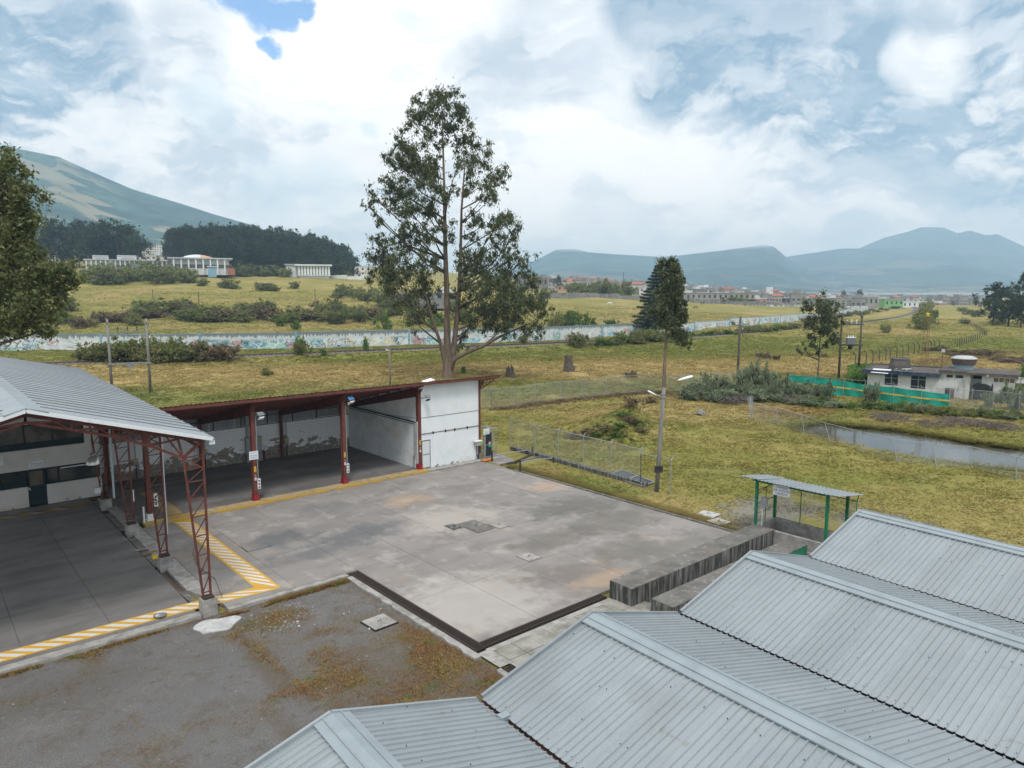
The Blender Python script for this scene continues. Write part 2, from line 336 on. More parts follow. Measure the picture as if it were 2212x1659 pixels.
mat('leaf_conifer', (.042, .062, .034), .6, [('n', .6, 3, .42, .62, (.028, .042, .025), .8)], island=.35)
mat('leaf_forest', (.055, .078, .045), .65, [('n', .12, 3, .42, .62, (.034, .050, .032), .8)], island=.5, rand=.18)
mat('leaf_bush', (.20, .215, .08), .65, [('n', .12, 3, .42, .60, (.13, .155, .06), .8), ('n', .3, 3, .56, .66, (.24, .20, .10), .6)], island=.4, rand=.25)
mat('leaf_bright', (.17, .25, .06), .65, [('n', .6, 3, .42, .60, (.07, .12, .028), .8)], island=.35, rand=.15)
mat('leaf_grey', (.24, .28, .19), .7, [('n', .9, 3, .42, .60, (.15, .19, .12), .8), ('n', .5, 3, .60, .70, (.20, .20, .12), .5)], island=.4, rand=.18)
mat('leaf_dry', (.24, .18, .115), .8, [('n', .9, 3, .42, .60, (.11, .085, .06), .8)], island=.4, rand=.15)
mat('corn_leaf', (.115, .20, .045), .6, island=.4)
mat('ballast', (.16, .14, .13), .95, [('n', 1.2, 5, .4, .6, (.09, .08, .075), .8), ('n', 5., 4, .58, .66, (.42, .40, .38), .8)], bump=(6., 1., .1))
mat('rail_steel', (.09, .06, .05), .5, metal=.4)
mat('sleeper_wood', (.10, .08, .07), .9)
mat('block_grey', (.30, .29, .275), .9, [('n', .25, 4, .42, .62, (.22, .21, .20), .7)], rand=.15)
mat('block_dark', (.20, .195, .19), .9, [('n', .25, 4, .42, .62, (.15, .145, .14), .7)], rand=.15)
mat('house_white', (.62, .62, .60), .85, rand=.1)
mat('house_cream', (.50, .45, .36), .85, rand=.1)
mat('house_ochre', (.44, .27, .13), .85, rand=.1)
mat('house_pink', (.46, .26, .21), .85, rand=.1)
mat('house_green', (.20, .42, .16), .85)
mat('house_blue', (.22, .36, .48), .85)
mat('roof_tile', (.33, .12, .08), .85, rand=.15)
mat('roof_zinc', (.50, .52, .53), .5, rand=.15)
mat('roof_slab', (.26, .25, .24), .9, rand=.15)
mat('window_dark', (.03, .035, .04), .3)
mat('factory_white', (.66, .69, .71), .8, [('n', .12, 4, .42, .62, (.55, .58, .60), .6)])
mat('factory_roof', (.42, .44, .45), .6, [('n', .12, 4, .42, .62, (.33, .35, .36), .7)])
mat('brick_red', (.32, .14, .09), .9)
mat('blue_sheet', (.08, .25, .50), .5)
mat('orange_roof', (.55, .33, .20), .7)
mat('bus_blue', (.03, .12, .35), .4)
mat('ruin_white', (.62, .63, .63), .9, [('n', .5, 5, .5, .58, (.20, .19, .18), .9), ('nz', 1.5, 5, 3.2, -.12, .60, .66, (.12, .115, .11), .8)])
mat('old_white', (.60, .61, .60), .9, [('n', 1.2, 5, .5, .66, (.45, .45, .44), .8), ('n', (5, 5, .6), 5, .60, .70, (.24, .23, .22), .7)])
mat('blue_fascia', (.025, .045, .085), .8, [('n', 4., 5, .5, .62, (.12, .125, .13), .8)])
mat('old_roof', (.115, .10, .095), .95, [('n', 1.2, 5, .42, .62, (.07, .065, .06), .8), ('n', .7, 4, .58, .7, (.24, .20, .18), .6)])
mat('shade_net', (.02, .36, .27), .7, [('n', (1.2, 1.2, 5), 5, .42, .62, (.012, .28, .21), .8), ('n', 5., 4, .5, .7, (.03, .46, .34), .4)])
mat('tape_yellow', (.70, .48, .09), .6, [('n', (3, 3, .1), 3, .5, .58, (.45, .28, .08), .6)])
mat('tank_blue', (.30, .50, .62), .5)
mat('tank_rust', (.10, .085, .08), .8, [('n', 3., 5, .5, .6, (.22, .10, .06), .7)])
mat('soil', (.15, .12, .10), .95, [('n', 1.2, 5, .42, .62, (.10, .08, .065), .8)])
mat('animal_white', (.65, .64, .60), .8); mat('animal_brown', (.16, .075, .045), .8); mat('animal_dark', (.06, .055, .06), .8)
mat('plastic_dish', (.70, .72, .74), .3)
mat('rusty_lattice', (.24, .15, .08), .8)
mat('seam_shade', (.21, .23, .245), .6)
# water
m = mat('pond_water', (.075, .066, .055), .07, [('n', .5, 4, .45, .6, (.05, .055, .04), .7)], bump=(6., .05, .01), spec=.5)
# grass used by the ground and by the tufts
def grass_mat(name, island, lighter):
    m = bpy.data.materials.new(name); m.use_nodes = True; t = T(m.node_tree); MATS[name] = m
    b = t.n['Principled BSDF']; P = t.new('ShaderNodeNewGeometry').outputs['Position']
    q = t.sep(P); P2 = t.comb(q[0], q[1], 0.)
    ln = t.noise(P2, .035, 5, .6); lm = t.noise(P2, .16, 5, .62); ls = t.noise(P2, .9, 4, .6); lt = t.noise(P2, 5., 3, .6)
    olive, straw, green, brown = (.182, .184, .043), (.35, .262, .115), (.118, .158, .044), (.20, .145, .078)
    c = t.mix(t.rng(lm, .40, .62, 0, .9), olive, (.240, .214, .066))
    c = t.mix(t.rng(ln, .46, .60, 0, .75), c, straw)
    c = t.mix(t.rng(t.math('ADD', lm, t.math('MULTIPLY', ls, .35)), .58, .44, 0, .85), c, green)
    # grassland between railway and wall, and the lane by the tracks, is greener; hayed strip near the stumps is straw coloured
    wv = t.math('SUBTRACT', t.math('ADD', q[0], t.math('MULTIPLY', q[1], 1.55)), 0.)
    band = t.math('MULTIPLY', t.rng(wv, 172, 190, 0, 1), t.rng(wv, 236, 216, 0, 1))
    c = t.mix(t.math('MULTIPLY', band, t.rng(lm, .36, .56, .5, 1.)), c, (.40, .295, .135))
    band3 = t.math('MULTIPLY', t.rng(wv, 146, 154, 0, 1), t.rng(wv, 184, 170, 0, 1)); c = t.mix(t.math('MULTIPLY', band3, t.rng(lm, .36, .56, .9, .2)), c, green)
    band2 = t.math('MULTIPLY', t.rng(wv, 232, 255, 0, 1), t.rng(wv, 345, 320, 0, 1))
    c = t.mix(t.math('MULTIPLY', band2, t.rng(ls, .3, .6, .45, .85)), c, (.12, .165, .030))
    # gravelly bare earth east of the yard
    for X, Y, sx, sy, col, am in [(36, 19.8, 3.8, 2.4, (.22, .21, .20), .95), (38.5, 14.5, 2.2, 3.6, (.23, .215, .20), .85), (38, 6.5, 3, 4., (.24, .225, .20), .7), (33, 24, 1.3, 3.5, (.30, .235, .10), .6),
                                  (32.6, 33.5, 1.0, 3, (.25, .16, .085), .6), (33.2, 29.5, .9, 4., (.11, .15, .03), .8), (52, 54.5, 6, .9, (.17, .125, .07), .5), (64, 50.5, 8, .9, (.17, .125, .07), .5),
                                  (66, 31, 9, 4, (.13, .15, .035), .7), (70, 36, 7, 4, (.20, .125, .05), .7), (76, 27, 8, 4, (.17, .12, .055), .6), (150, 45, 40, 4, (.15, .095, .045), .75),
                                  (47, 40, 3.5, 3.5, (.115, .135, .035), .75), (33.5, 16.4, 1.6, 2.4, (.2, .19, .17), 1.)]:
        u = t.vec('LENGTH', t.vec('MULTIPLY', t.vec('SUBTRACT', P2, (X, Y, 0)), (1/sx, 1/sy, 0)))
        u = t.math('ADD', u, t.math('MULTIPLY', t.math('SUBTRACT', ls, .5), 2.4))
        c = t.mix(t.rng(u, 1.2, .5, 0, am, True), c, col)
    lq = t.noise(P2, .055, 6, .68)
    rg = t.math('ABSOLUTE', t.math('SUBTRACT', t.noise(P2, .33, 5, .6), .5)); c = t.mix(t.rng(rg, .014, .0, 0, .32), c, (.13, .13, .042))
    c = t.mix(t.rng(lq, .55, .64, 0, .55), c, (.145, .155, .046)); c = t.mix(t.rng(lq, .45, .37, 0, .5), c, (.30, .245, .085))
    c = t.mix(t.rng(ls, .56, .72, 0, .25), c, brown)
    c = t.mix(t.rng(lt, .40, .62, .0, .30), c, (.36, .31, .095))
    c = t.mix(t.rng(lt, .38, .28, 0, .06), c, (.12, .12, .04))
    if island:
        k = t.rng(t.new('ShaderNodeNewGeometry').outputs['Random Per Island'], 0, 1, .86*lighter, 1.14*lighter)
        c = t.mix(1., c, t.comb(k, k, k), 'MULTIPLY')
        tl = t.new('ShaderNodeBsdfTranslucent'); t.put(tl.inputs[0], c); mx = t.new('ShaderNodeMixShader'); mx.inputs[0].default_value = .45
        t.l.new(b.outputs[0], mx.inputs[1]); t.l.new(tl.outputs[0], mx.inputs[2]); t.l.new(mx.outputs[0], t.n['Material Output'].inputs[0])
    t.put(b.inputs['Base Color'], c); b.inputs['Roughness'].default_value = .9; b.inputs['Specular IOR Level'].default_value = .1
    bn = t.new('ShaderNodeBump'); bn.inputs['Distance'].default_value = .45; bn.inputs['Strength'].default_value = .8
    t.put(bn.inputs['Height'], t.math('ADD', t.noise(P2, 1.1, 5, .65), t.math('MULTIPLY', t.noise(P2, .28, 4, .6), 2.)))
    if island: t.put(bn.inputs['Normal'], (0, 0, 1)); bn.inputs['Strength'].default_value = .6
    t.l.new(bn.outputs[0], b.inputs['Normal'])
grass_mat('grass_ground', 0, 1); grass_mat('grass_tuft', 1, 1.08)
# chain link: diagonal wires cut out of a sheet
def lattice(name, col, step, wid, square=False):
    m = bpy.data.materials.new(name); m.use_nodes = True; t = T(m.node_tree); MATS[name] = m
    b = t.n['Principled BSDF']; b.inputs['Base Color'].default_value = (*col, 1); b.inputs['Metallic'].default_value = .3; b.inputs['Roughness'].default_value = .5
    q = t.sep(t.new('ShaderNodeTexCoord').outputs['Object'])
    u = q[0] if square else t.math('ADD', q[0], q[2]); v = q[2] if square else t.math('SUBTRACT', q[0], q[2])
    a = t.math('LESS_THAN', t.math('FRACT', t.math('DIVIDE', t.math('ADD', u, 100.), step)), wid)
    c = t.math('LESS_THAN', t.math('FRACT', t.math('DIVIDE', t.math('ADD', v, 100.), step)), wid)
    f = t.math('MAXIMUM', a, c)
    tr = t.new('ShaderNodeBsdfTransparent'); mx = t.new('ShaderNodeMixShader')
    t.put(mx.inputs[0], f); t.l.new(tr.outputs[0], mx.inputs[1]); t.l.new(b.outputs[0], mx.inputs[2])
    t.l.new(mx.outputs[0], t.n['Material Output'].inputs[0])
lattice('chain_link', (.40, .43, .45), .085, .10); lattice('chain_green', (.03, .12, .07), .085, .12); lattice('door_mesh', (.05, .065, .075), .03, .45, True)
# graffiti wall
m = bpy.data.materials.new('graffiti'); m.use_nodes = True; t = T(m.node_tree); M['graffiti'] = m
b = t.n['Principled BSDF']; b.inputs['Roughness'].default_value = .85
P = t.new('ShaderNodeNewGeometry').outputs['Position']; q = t.sep(P)
ob = t.sep(t.new('ShaderNodeTexCoord').outputs['Object'])
u = t.comb(t.math('ADD', q[0], t.math('MULTIPLY', q[1], .35)), 0., ob[2])
c = t.mix(t.rng(t.noise(u, .5, 4), .4, .65, 0, .6), (.52, .57, .60), (.66, .68, .69))
wu = t.vec('ADD', u, t.vec('SCALE', t.noise(u, 1.0, 4, color=True), scale=1.6))
vo = t.new('ShaderNodeTexVoronoi'); t.put(vo.inputs['Vector'], wu); vo.inputs['Scale'].default_value = .55
cr = t.new('ShaderNodeValToRGB'); cr.color_ramp.interpolation = 'CONSTANT'
cols = [(.66, .68, .68), (.27, .53, .60), (.60, .66, .70), (.07, .28, .34), (.50, .60, .66), (.10, .34, .50), (.60, .55, .38), (.45, .50, .54), (.42, .24, .24), (.30, .55, .50)]
for i, cc in enumerate(cols):
    e = cr.color_ramp.elements[i] if i < 2 else cr.color_ramp.elements.new(i/len(cols))
    e.position = i/len(cols); e.color = (*cc, 1)
t.put(cr.inputs[0], t.rng(t.sep(vo.outputs['Color'])[0], 0.05, .95))
band = t.math('MULTIPLY', t.rng(ob[2], 2.5, 1.9, 0, 1), t.rng(ob[2], .1, .35, 0, 1))
gm = t.math('MULTIPLY', band, t.rng(t.noise(u, .28, 3), .36, .46))
c = t.mix(t.math('MULTIPLY', gm, .8), c, cr.outputs[0])
vo2 = t.new('ShaderNodeTexVoronoi', feature='DISTANCE_TO_EDGE'); t.put(vo2.inputs['Vector'], wu); vo2.inputs['Scale'].default_value = .95
lnm = t.math('MULTIPLY', gm, t.rng(vo2.outputs['Distance'], .075, .03, 0, .85))
c = t.mix(lnm, c, t.mix(t.rng(t.noise(u, .2, 2), .48, .52), (.05, .07, .09), (.75, .78, .80)))
dr = t.noise(t.vec('MULTIPLY', u, (2.6, 1, .28)), 1., 4, .7)
dm = t.rng(t.math('ADD', dr, t.math('MULTIPLY', t.math('SUBTRACT', ob[2], 2.75), .30)), .50, .60, 0, .85)
c = t.mix(dm, c, (.13, .145, .15))
c = t.mix(t.rng(ob[2], .35, .0, 0, .6), c, (.20, .19, .16))
t.put(b.inputs['Base Color'], c)
mat('blue_trim', (.16, .36, .48), .8, [('n', 1.5, 4, .5, .65, (.25, .27, .28), .6)])
# ------------------------------------------------------------------ terrain
def vnoise(x, y, s, seed=0):
    x = np.asarray(x, float)/s+seed*17.3; y = np.asarray(y, float)/s+seed*5.7
    xi = np.floor(x).astype(np.int64); yi = np.floor(y).astype(np.int64); u = x-xi; v = y-yi
    u = u*u*(3-2*u); v = v*v*(3-2*v)
    def h(a, b):
        n = (a*374761393+b*668265263+seed*1013) & 0xffffffff; n = ((n ^ (n >> 13))*1274126177) & 0xffffffff
        return ((n ^ (n >> 16)) & 0xffff)/65535.
    return (h(xi, yi)*(1-u)+h(xi+1, yi)*u)*(1-v)+(h(xi, yi+1)*(1-u)+h(xi+1, yi+1)*u)*v
def fbm(x, y, s, seed=0, o=4):
    r = 0; a = 1; tt = 0
    for i in range(o): r = r+a*vnoise(x, y, s/2**i, seed+i); tt += a; a *= .5
    return r/tt
def sstep(a, b, x):
    q = np.clip((x-a)/(b-a), 0, 1); return q*q*(3-2*q)
RAIL = [(-60, 147), (23.9, 133.8), (100.4, 117.2), (157.3, 109.3), (205, 111), (253.5, 117.7), (361.7, 136), (520, 185), (674.7, 243)]
def polydist(X, Y, P):
    r = np.full(np.shape(X), 1e9)
    for a, b in zip(P[:-1], P[1:]):
        dx, dy = b[0]-a[0], b[1]-a[1]; L = dx*dx+dy*dy
        q = np.clip(((X-a[0])*dx+(Y-a[1])*dy)/L, 0, 1); r = np.minimum(r, np.hypot(X-a[0]-q*dx, Y-a[1]-q*dy))
    return r
def zc(cx, cy): return ((1900+cx*.443)/1.302, (850+cy*.443)/1.302)
POND = [G(*zc(*q), -.12) for q in [(770, 806), (815, 786), (960, 774), (1100, 792), (1240, 806), (1400, 818), (1500, 838), (1700, 862), (1850, 893), (2000, 914), (2130, 932), (2400, 950),
                                   (2400, 1104), (2212, 1080), (2000, 1058), (1800, 1027), (1600, 997), (1400, 957), (1200, 916), (1000, 873), (880, 845)]]
def inpoly(X, Y, P):
    r = np.zeros(np.shape(X), bool); n = len(P)
    for i in range(n):
        (x1, y1), (x2, y2) = P[i], P[(i+1) % n]
        c_ = ((y1 > Y) != (y2 > Y)) & (X < (x2-x1)*(Y-y1)/((y2-y1) or 1e-9)+x1); r ^= c_
    return r
PXT = [-3000, 0, 408, 845, 1176, 1361, 1556, 1689, 1870, 5000]
ZT = [25, 25, 24, 21, 12.8, 10.3, 5.3, 3, 0, 0]
RF = [480, 480, 480, 480, 490, 500, 520, 540, 560, 560]
SLP = [.07, .07, .07, .045, .03, .02, .012, .006, 0, 0]
def tz(X, Y):
    X = np.asarray(X, float); Y = np.asarray(Y, float)
    r = np.hypot(X, Y); f = X*fx+Y*fy; s = X*rx+Y*ry
    az = np.arctan2(s, f); px = 1106+1546*np.tan(np.clip(az, -1.2, 1.2))
    zt = np.interp(px, PXT, ZT); rf = np.interp(px, PXT, RF); sl = np.interp(px, PXT, SLP)
    z = zt*sstep(195, 1, (195+(rf-195)*0+r*0)) if False else zt*np.clip((r-200)/(rf-200), 0, 1)**1.15
    z = z+sl*np.clip(r-rf, 0, 900)
    outd = np.maximum(np.maximum(X-33.6, Y-51.5), -99)                      # distance outside the paved compound
    am = sstep(0, 16, outd); am2 = sstep(45, 90, r)
    b = (fbm(X, Y, 3.2, 1, 3)-.5)*.22*am*(1+.6*am2)+(fbm(X, Y, 11, 4, 3)-.45)*.75*am*am2
    b = b*np.where(r > 900, 0, 1)+sstep(190, 260, r)*((fbm(X, Y, 45, 9, 2)-.5)*2.0+(fbm(X, Y, 14, 33, 3)-.5)*1.5)*np.where(r > 900, 0, 1)
    hm = np.abs(fbm(X, Y, 2.0, 21, 2)-.5)*2
    b = b+hm*.07*sstep(4, 14, outd)
    # railway bank
    rd = polydist(X, Y, RAIL); w = 1-sstep(2.2, 7.5, rd)
    z = z+b*(1-w)+w*.75
    for mx, my, h, s in [(45.6, 39.6, 1.5, 2.4), (48.9, 40.4, 2.0, 2.1), (46.8, 43, .9, 2.0), (52, 39, .5, 2.6), (74, 40.5, .5, 2.5)]:
        z = z+h*np.exp(-((X-mx)**2+(Y-my)**2)/(2*(s*.62)**2))
    bd = polydist(X, Y, POND+[POND[0]]); ip = inpoly(X, Y, POND)
    z = np.where(ip, -.19-.30*sstep(0, 2.0, bd), np.minimum(z, np.maximum(-.10+.12*sstep(0, .8, bd)+.05*bd, -1)*np.where(bd < 6, 1, 0)+np.where(bd < 6, 0, 99)))
    z = np.where((outd < 0), -.15, z)
    z = np.where((X > 31.25) & (outd < 0) & (X < 33.7) & (Y > 18.3), -.03+(fbm(X, Y, 1.2, 3, 2)-.5)*.06, z)
    z = np.where((X > 30.8) & (X < 33.6) & (Y > 14.3) & (Y < 18.1), -.5, z)
    return z
def tzs(x, y): return float(tz(np.array([x]), np.array([y]))[0])
def GT(px, py):
    """where the sight line through a pixel meets the terrain"""
    d = ray(px, py); h = math.hypot(d.x, d.y); rr = np.geomspace(25, 3000, 900)
    X = d.x/h*rr; Y = d.y/h*rr; Z = HC+d.z/h*rr; k = np.argmax(Z < tz(X, Y))
    if Z[k] >= tz(X[k:k+1], Y[k:k+1])[0]: k = len(rr)-1
    return float(X[k]), float(Y[k]), float(tz(X[k:k+1], Y[k:k+1])[0])
a1 = np.radians(np.concatenate([np.linspace(-180, -46, 26)[:-1], np.linspace(-46, 46, 330), np.linspace(46, 180, 26)[1:]]))
r1 = np.concatenate([[2., 6, 10, 14], np.geomspace(17, 900, 470), np.geomspace(940, 11000, 26)])
AA, RR = np.meshgrid(a1, r1); XX = RR*(np.cos(AA)*fx+np.sin(AA)*rx); YY = RR*(np.cos(AA)*fy+np.sin(AA)*ry)
ZZ = tz(XX, YY); na, nr = len(a1), len(r1)
idx = np.arange(na*nr).reshape(nr, na)
Fq = np.stack([idx[:-1, :-1], idx[1:, :-1], idx[1:, 1:], idx[:-1, 1:]], -1).reshape(-1, 4)[:, ::-1]
V = np.stack([XX, YY, ZZ], -1).reshape(-1, 3)
ctr = len(V); V = np.vstack([V, [[0, 0, -.15]]])
o = inst('ground', npmesh('ground', V, Fq, M['grass_ground'], True)); tag(o, kind='structure')
MB().add([(math.cos(a)*2.1, math.sin(a)*2.1, -.151) for a in np.linspace(0, 2*math.pi, 24)[:-1]], [tuple(range(23))]).build('ground', M['gravel'])['kind'] = 'structure'
# pond
mb = MB(); mb.add([(-14+52, -2, -.16), (110, -2, -.16), (110, 40, -.16), (38, 40, -.16)], [(0, 1, 2, 3)])
bx = [q[0] for q in POND]; by = [q[1] for q in POND]
mb = MB(); mb.add([(min(bx)-.6, min(by)-.6, -.15), (max(bx)+.6, min(by)-.6, -.15), (max(bx)+.6, max(by)+.6, -.15), (min(bx)-.6, max(by)+.6, -.15)], [(0, 1, 2, 3)])
mb.build('water', M['pond_water'])['kind'] = 'structure'
# ------------------------------------------------------------------ mountains
def mtmat(name, base, fields, z0, z1, fade=None, town=0., fsc=.0011):
    m = bpy.data.materials.new(name); m.use_nodes = True; t = T(m.node_tree)
    b = t.n['Principled BSDF']; P = t.new('ShaderNodeNewGeometry').outputs['Position']; b.inputs['Roughness'].default_value = 1; b.inputs['Specular IOR Level'].default_value = 0
    z = t.sep(P)[2]
    c = t.mix(t.rng(t.noise(P, fsc*3.2, 8, .68), .42, .60, 0, .9), base, tuple(q*2.4 for q in base)); c = t.mix(t.rng(t.noise(P, fsc*9, 5, .7), .5, .62, 0, .5), c, tuple(q*.4 for q in base))
    vo = t.new('ShaderNodeTexVoronoi'); t.put(vo.inputs['Vector'], t.vec('ADD', P, t.vec('SCALE', t.noise(P, .004, 3, color=True), scale=45.))); vo.inputs['Scale'].default_value = 3.4*fsc
    pick = t.rng(t.sep(vo.outputs['Color'])[0], .56, .60)
    fm = t.math('MULTIPLY', t.rng(t.noise(P, fsc*1.3, 6, .65), .46, .54, 0, .6), t.math('MULTIPLY', pick, t.rng(z, z0, z1, 1, .25)))
    c = t.mix(fm, c, fields)
    if town:
        v2 = t.new('ShaderNodeTexVoronoi'); t.put(v2.inputs['Vector'], P); v2.inputs['Scale'].default_value = town
        tm = t.math('MULTIPLY', t.rng(t.math('ADD', t.math('MULTIPLY', z, -.0052), t.noise(P, .0011, 4)), .10, .34), t.rng(t.sep(v2.outputs['Color'])[1], .45, .5, 0, .55))
        c = t.mix(tm, c, t.mix(t.sep(v2.outputs['Color'])[0], (.10, .10, .10), (.42, .40, .38)))
    t.put(b.inputs['Base Color'], c)
    if fade:
        f = t.rng(t.math('ADD', z, t.math('MULTIPLY', t.math('SUBTRACT', t.noise(P, fade[2], 6, .6), .5), fade[3])), fade[0], fade[1], 0, 1, True)
        tr = t.new('ShaderNodeBsdfTransparent'); mx = t.new('ShaderNodeMixShader'); t.put(mx.inputs[0], f)
        t.l.new(b.outputs[0], mx.inputs[1]); t.l.new(tr.outputs[0], mx.inputs[2]); t.l.new(mx.outputs[0], t.n['Material Output'].inputs[0])
    return m
def mountain(prof, r0, r1, m, seed, rough=.18, e0=-.001, back=1500):
    xs = [q[0] for q in prof]; ys = [q[1] for q in prof]
    px = np.linspace(xs[0], xs[-1], 360); el = (635-np.interp(px, xs, ys))/1546
    az = np.arctan((px-1106)/1546); tt = np.linspace(0, 1, 70); rr = r0+(r1-r0)*tt
    AZ_, TT = np.meshgrid(az, tt); EL = np.tile(el, (len(tt), 1)); RR = r0+(r1-r0)*TT
    RR = RR/np.cos(AZ_*0)
    X = RR*(np.cos(AZ_)*fx+np.sin(AZ_)*rx); Y = RR*(np.cos(AZ_)*fy+np.sin(AZ_)*ry)
    n1 = fbm(X, Y, (r1-r0)*.28, seed, 5)-.5; n2 = np.abs(fbm(X, Y, (r1-r0)*.12, seed+8, 4)-.5)*2
    ee = e0+(EL-e0)*(TT**1.05)*(1+rough*(n1*2-n2*.5)*(1-TT)*2.2)+EL*.035*n1*TT
    Z = 12+ee*RR
    X = np.vstack([X, X[-1]+(np.cos(az)*fx+np.sin(az)*rx)*back]); Y = np.vstack([Y, Y[-1]+(np.cos(az)*fy+np.sin(az)*ry)*back])
    Z = np.vstack([Z, Z[-1]*.6])
    nr, na = X.shape; idx = np.arange(na*nr).reshape(nr, na)
    Fq = np.stack([idx[:-1, :-1], idx[:-1, 1:], idx[1:, 1:], idx[1:, :-1]], -1).reshape(-1, 4)
    o = inst('mountain', npmesh('mountain', np.stack([X, Y, Z], -1).reshape(-1, 3), Fq, m, True)); tag(o, kind='structure'); return o
mountain([(-500, 430), (-200, 395), (0, 378), (55, 382), (150, 391), (240, 420), (300, 440), (400, 462), (470, 480), (560, 500), (620, 525), (700, 552), (800, 585), (950, 622), (1080, 645)],
         1150, 3300, mtmat('hill_green', (.026, .050, .034), (.36, .30, .18), 250, 800, fsc=.0022), 3, .30, .024)
mountain([(900, 640), (1000, 612), (1080, 590), (1140, 570), (1170, 556), (1200, 541), (1235, 538), (1270, 546), (1327, 551), (1374, 554), (1426, 558), (1465, 555), (1500, 551), (1556, 546), (1610, 540), (1645, 535), (1667, 540),
          (1701, 566), (1753, 592), (1805, 613), (1860, 640)], 2600, 5000, mtmat('slope_blue', (.024, .044, .034), (.22, .19, .14), 60, 330, (285, 350, .003, 110), .03), 11, .2, .002)
mountain([(1600, 625), (1650, 590), (1688, 562), (1740, 556), (1816, 547), (1870, 549), (1961, 548), (2050, 560), (2150, 585), (2300, 620), (2500, 640)],
         3400, 6200, mtmat('slope_mid', (.026, .046, .036), (.20, .18, .14), 60, 400, None, .026), 23, .2, .002)
mountain([(1750, 610), (1800, 575), (1850, 548), (1900, 530), (1961, 518), (1980, 513), (2026, 515), (2058, 526), (2084, 522), (2118, 531), (2144, 530), (2212, 556), (2350, 590), (2600, 600), (2900, 640)],
         4700, 7400, mtmat('slope_far', (.028, .048, .038), (.20, .18, .14), 60, 420, None, .022), 37, .2, .004)
# haze
hm = bpy.data.materials.new('haze'); hm.use_nodes = True; t = T(hm.node_tree); t.n.clear()
pv = t.new('ShaderNodeVolumePrincipled'); pv.inputs['Color'].default_value = (.46, .70, 1., 1); pv.inputs['Absorption Color'].default_value = (.2, .2, .2, 1); pv.inputs['Density'].default_value = 2.1e-4; pv.inputs['Anisotropy'].default_value = 0.
mo = t.new('ShaderNodeOutputMaterial'); t.l.new(pv.outputs[0], mo.inputs['Volume'])
o = MB().box(-11500, 11500, -11500, 11500, -3, 650).build('haze', hm); o['kind'] = 'stuff'
# ------------------------------------------------------------------ gravel, paving
def wob(a, b, n, amp, seed):
    r_ = random.Random(seed); return [(a[0]+(b[0]-a[0])*i/n+r_.uniform(-amp, amp), a[1]+(b[1]-a[1])*i/n+r_.uniform(-amp, amp)) for i in range(n+1)]
MB().add([(-40, -30, -.14), (13.86, -30, -.14), (13.86, 26.95, -.14), (-40, 26.95, -.14)], [(0, 1, 2, 3)]).build('gravel_ground', M['gravel'])['kind'] = 'structure'
MB().add([(13.86, -30, -.14), (34, -30, -.14), (34, 11, -.14), (13.86, 11, -.14)], [(0, 1, 2, 3)]).build('gravel_ground', M['gravel'])['kind'] = 'structure'
pav = thing('yard_paving', None, None, kind='structure')
def slabs(x0, x1, y0, y1, dx, dy, m, root, z=0., th=.13, gap=.015, skip=None):
    nx = max(1, round((x1-x0)/dx)); ny = max(1, round((y1-y0)/dy)); sx = (x1-x0)/nx; sy = (y1-y0)/ny
    me = MB().box(gap/2, sx-gap/2, gap/2, sy-gap/2, -th, 0).mesh('slab', m)
    for i in range(nx):
        for j in range(ny):
            inst('slab', me, root, (x0+i*sx, y0+j*sy, z+rnd.uniform(-.003, .003)))
slabs(8.72, 31.2, 27.02, 39.3, 2.81, 4.1, M['concrete'], pav)
slabs(14.38, 31.2, 18.42, 27.02, 2.81, 4.3, M['concrete'], pav)
slabs(8.72, 13.8, 26.72, 27.02, 2.6, .3, M['kerb_concrete'], pav, -.01)
hf = thing('hall_floor', None, None, kind='structure')
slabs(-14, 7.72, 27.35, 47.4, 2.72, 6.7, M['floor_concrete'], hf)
for q_ in ((8.72, 31.2, 27.05, 39.3), (14.38, 31.2, 18.42, 27.0)): MB().add([(q_[0], q_[2], -.016), (q_[1], q_[2], -.016), (q_[1], q_[3], -.016), (q_[0], q_[3], -.016)], [(0, 1, 2, 3)]).build('joint_bed', M['old_concrete'], pav)
MB().add([(-14, 27.35, -.02), (7.72, 27.35, -.02), (7.72, 47.4, -.02), (-14, 47.4, -.02)], [(0, 1, 2, 3)]).build('joint_bed', M['stained_concrete'], hf)
sf = thing('shed_floor', None, None, kind='structure')
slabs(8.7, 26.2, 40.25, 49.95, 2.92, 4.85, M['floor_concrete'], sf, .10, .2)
slabs(26.2, 31.3, 39.75, 40.05, 2.5, .3, M['kerb_concrete'], sf, .06, .2)
MB().box(26.6, 33.0, 39.42, 39.75, -.1, .05).build('kerb', [M['kerb_concrete']])['kind'] = 'structure'
k_ = MB().prism(wob((8.9, 39.4), (26.62, 39.42), 40, .012, 3)+[(26.62, 40.24), (8.9, 40.24)], -.1, .098).build('kerb', M['worn_yellow']); k_['kind'] = 'structure'
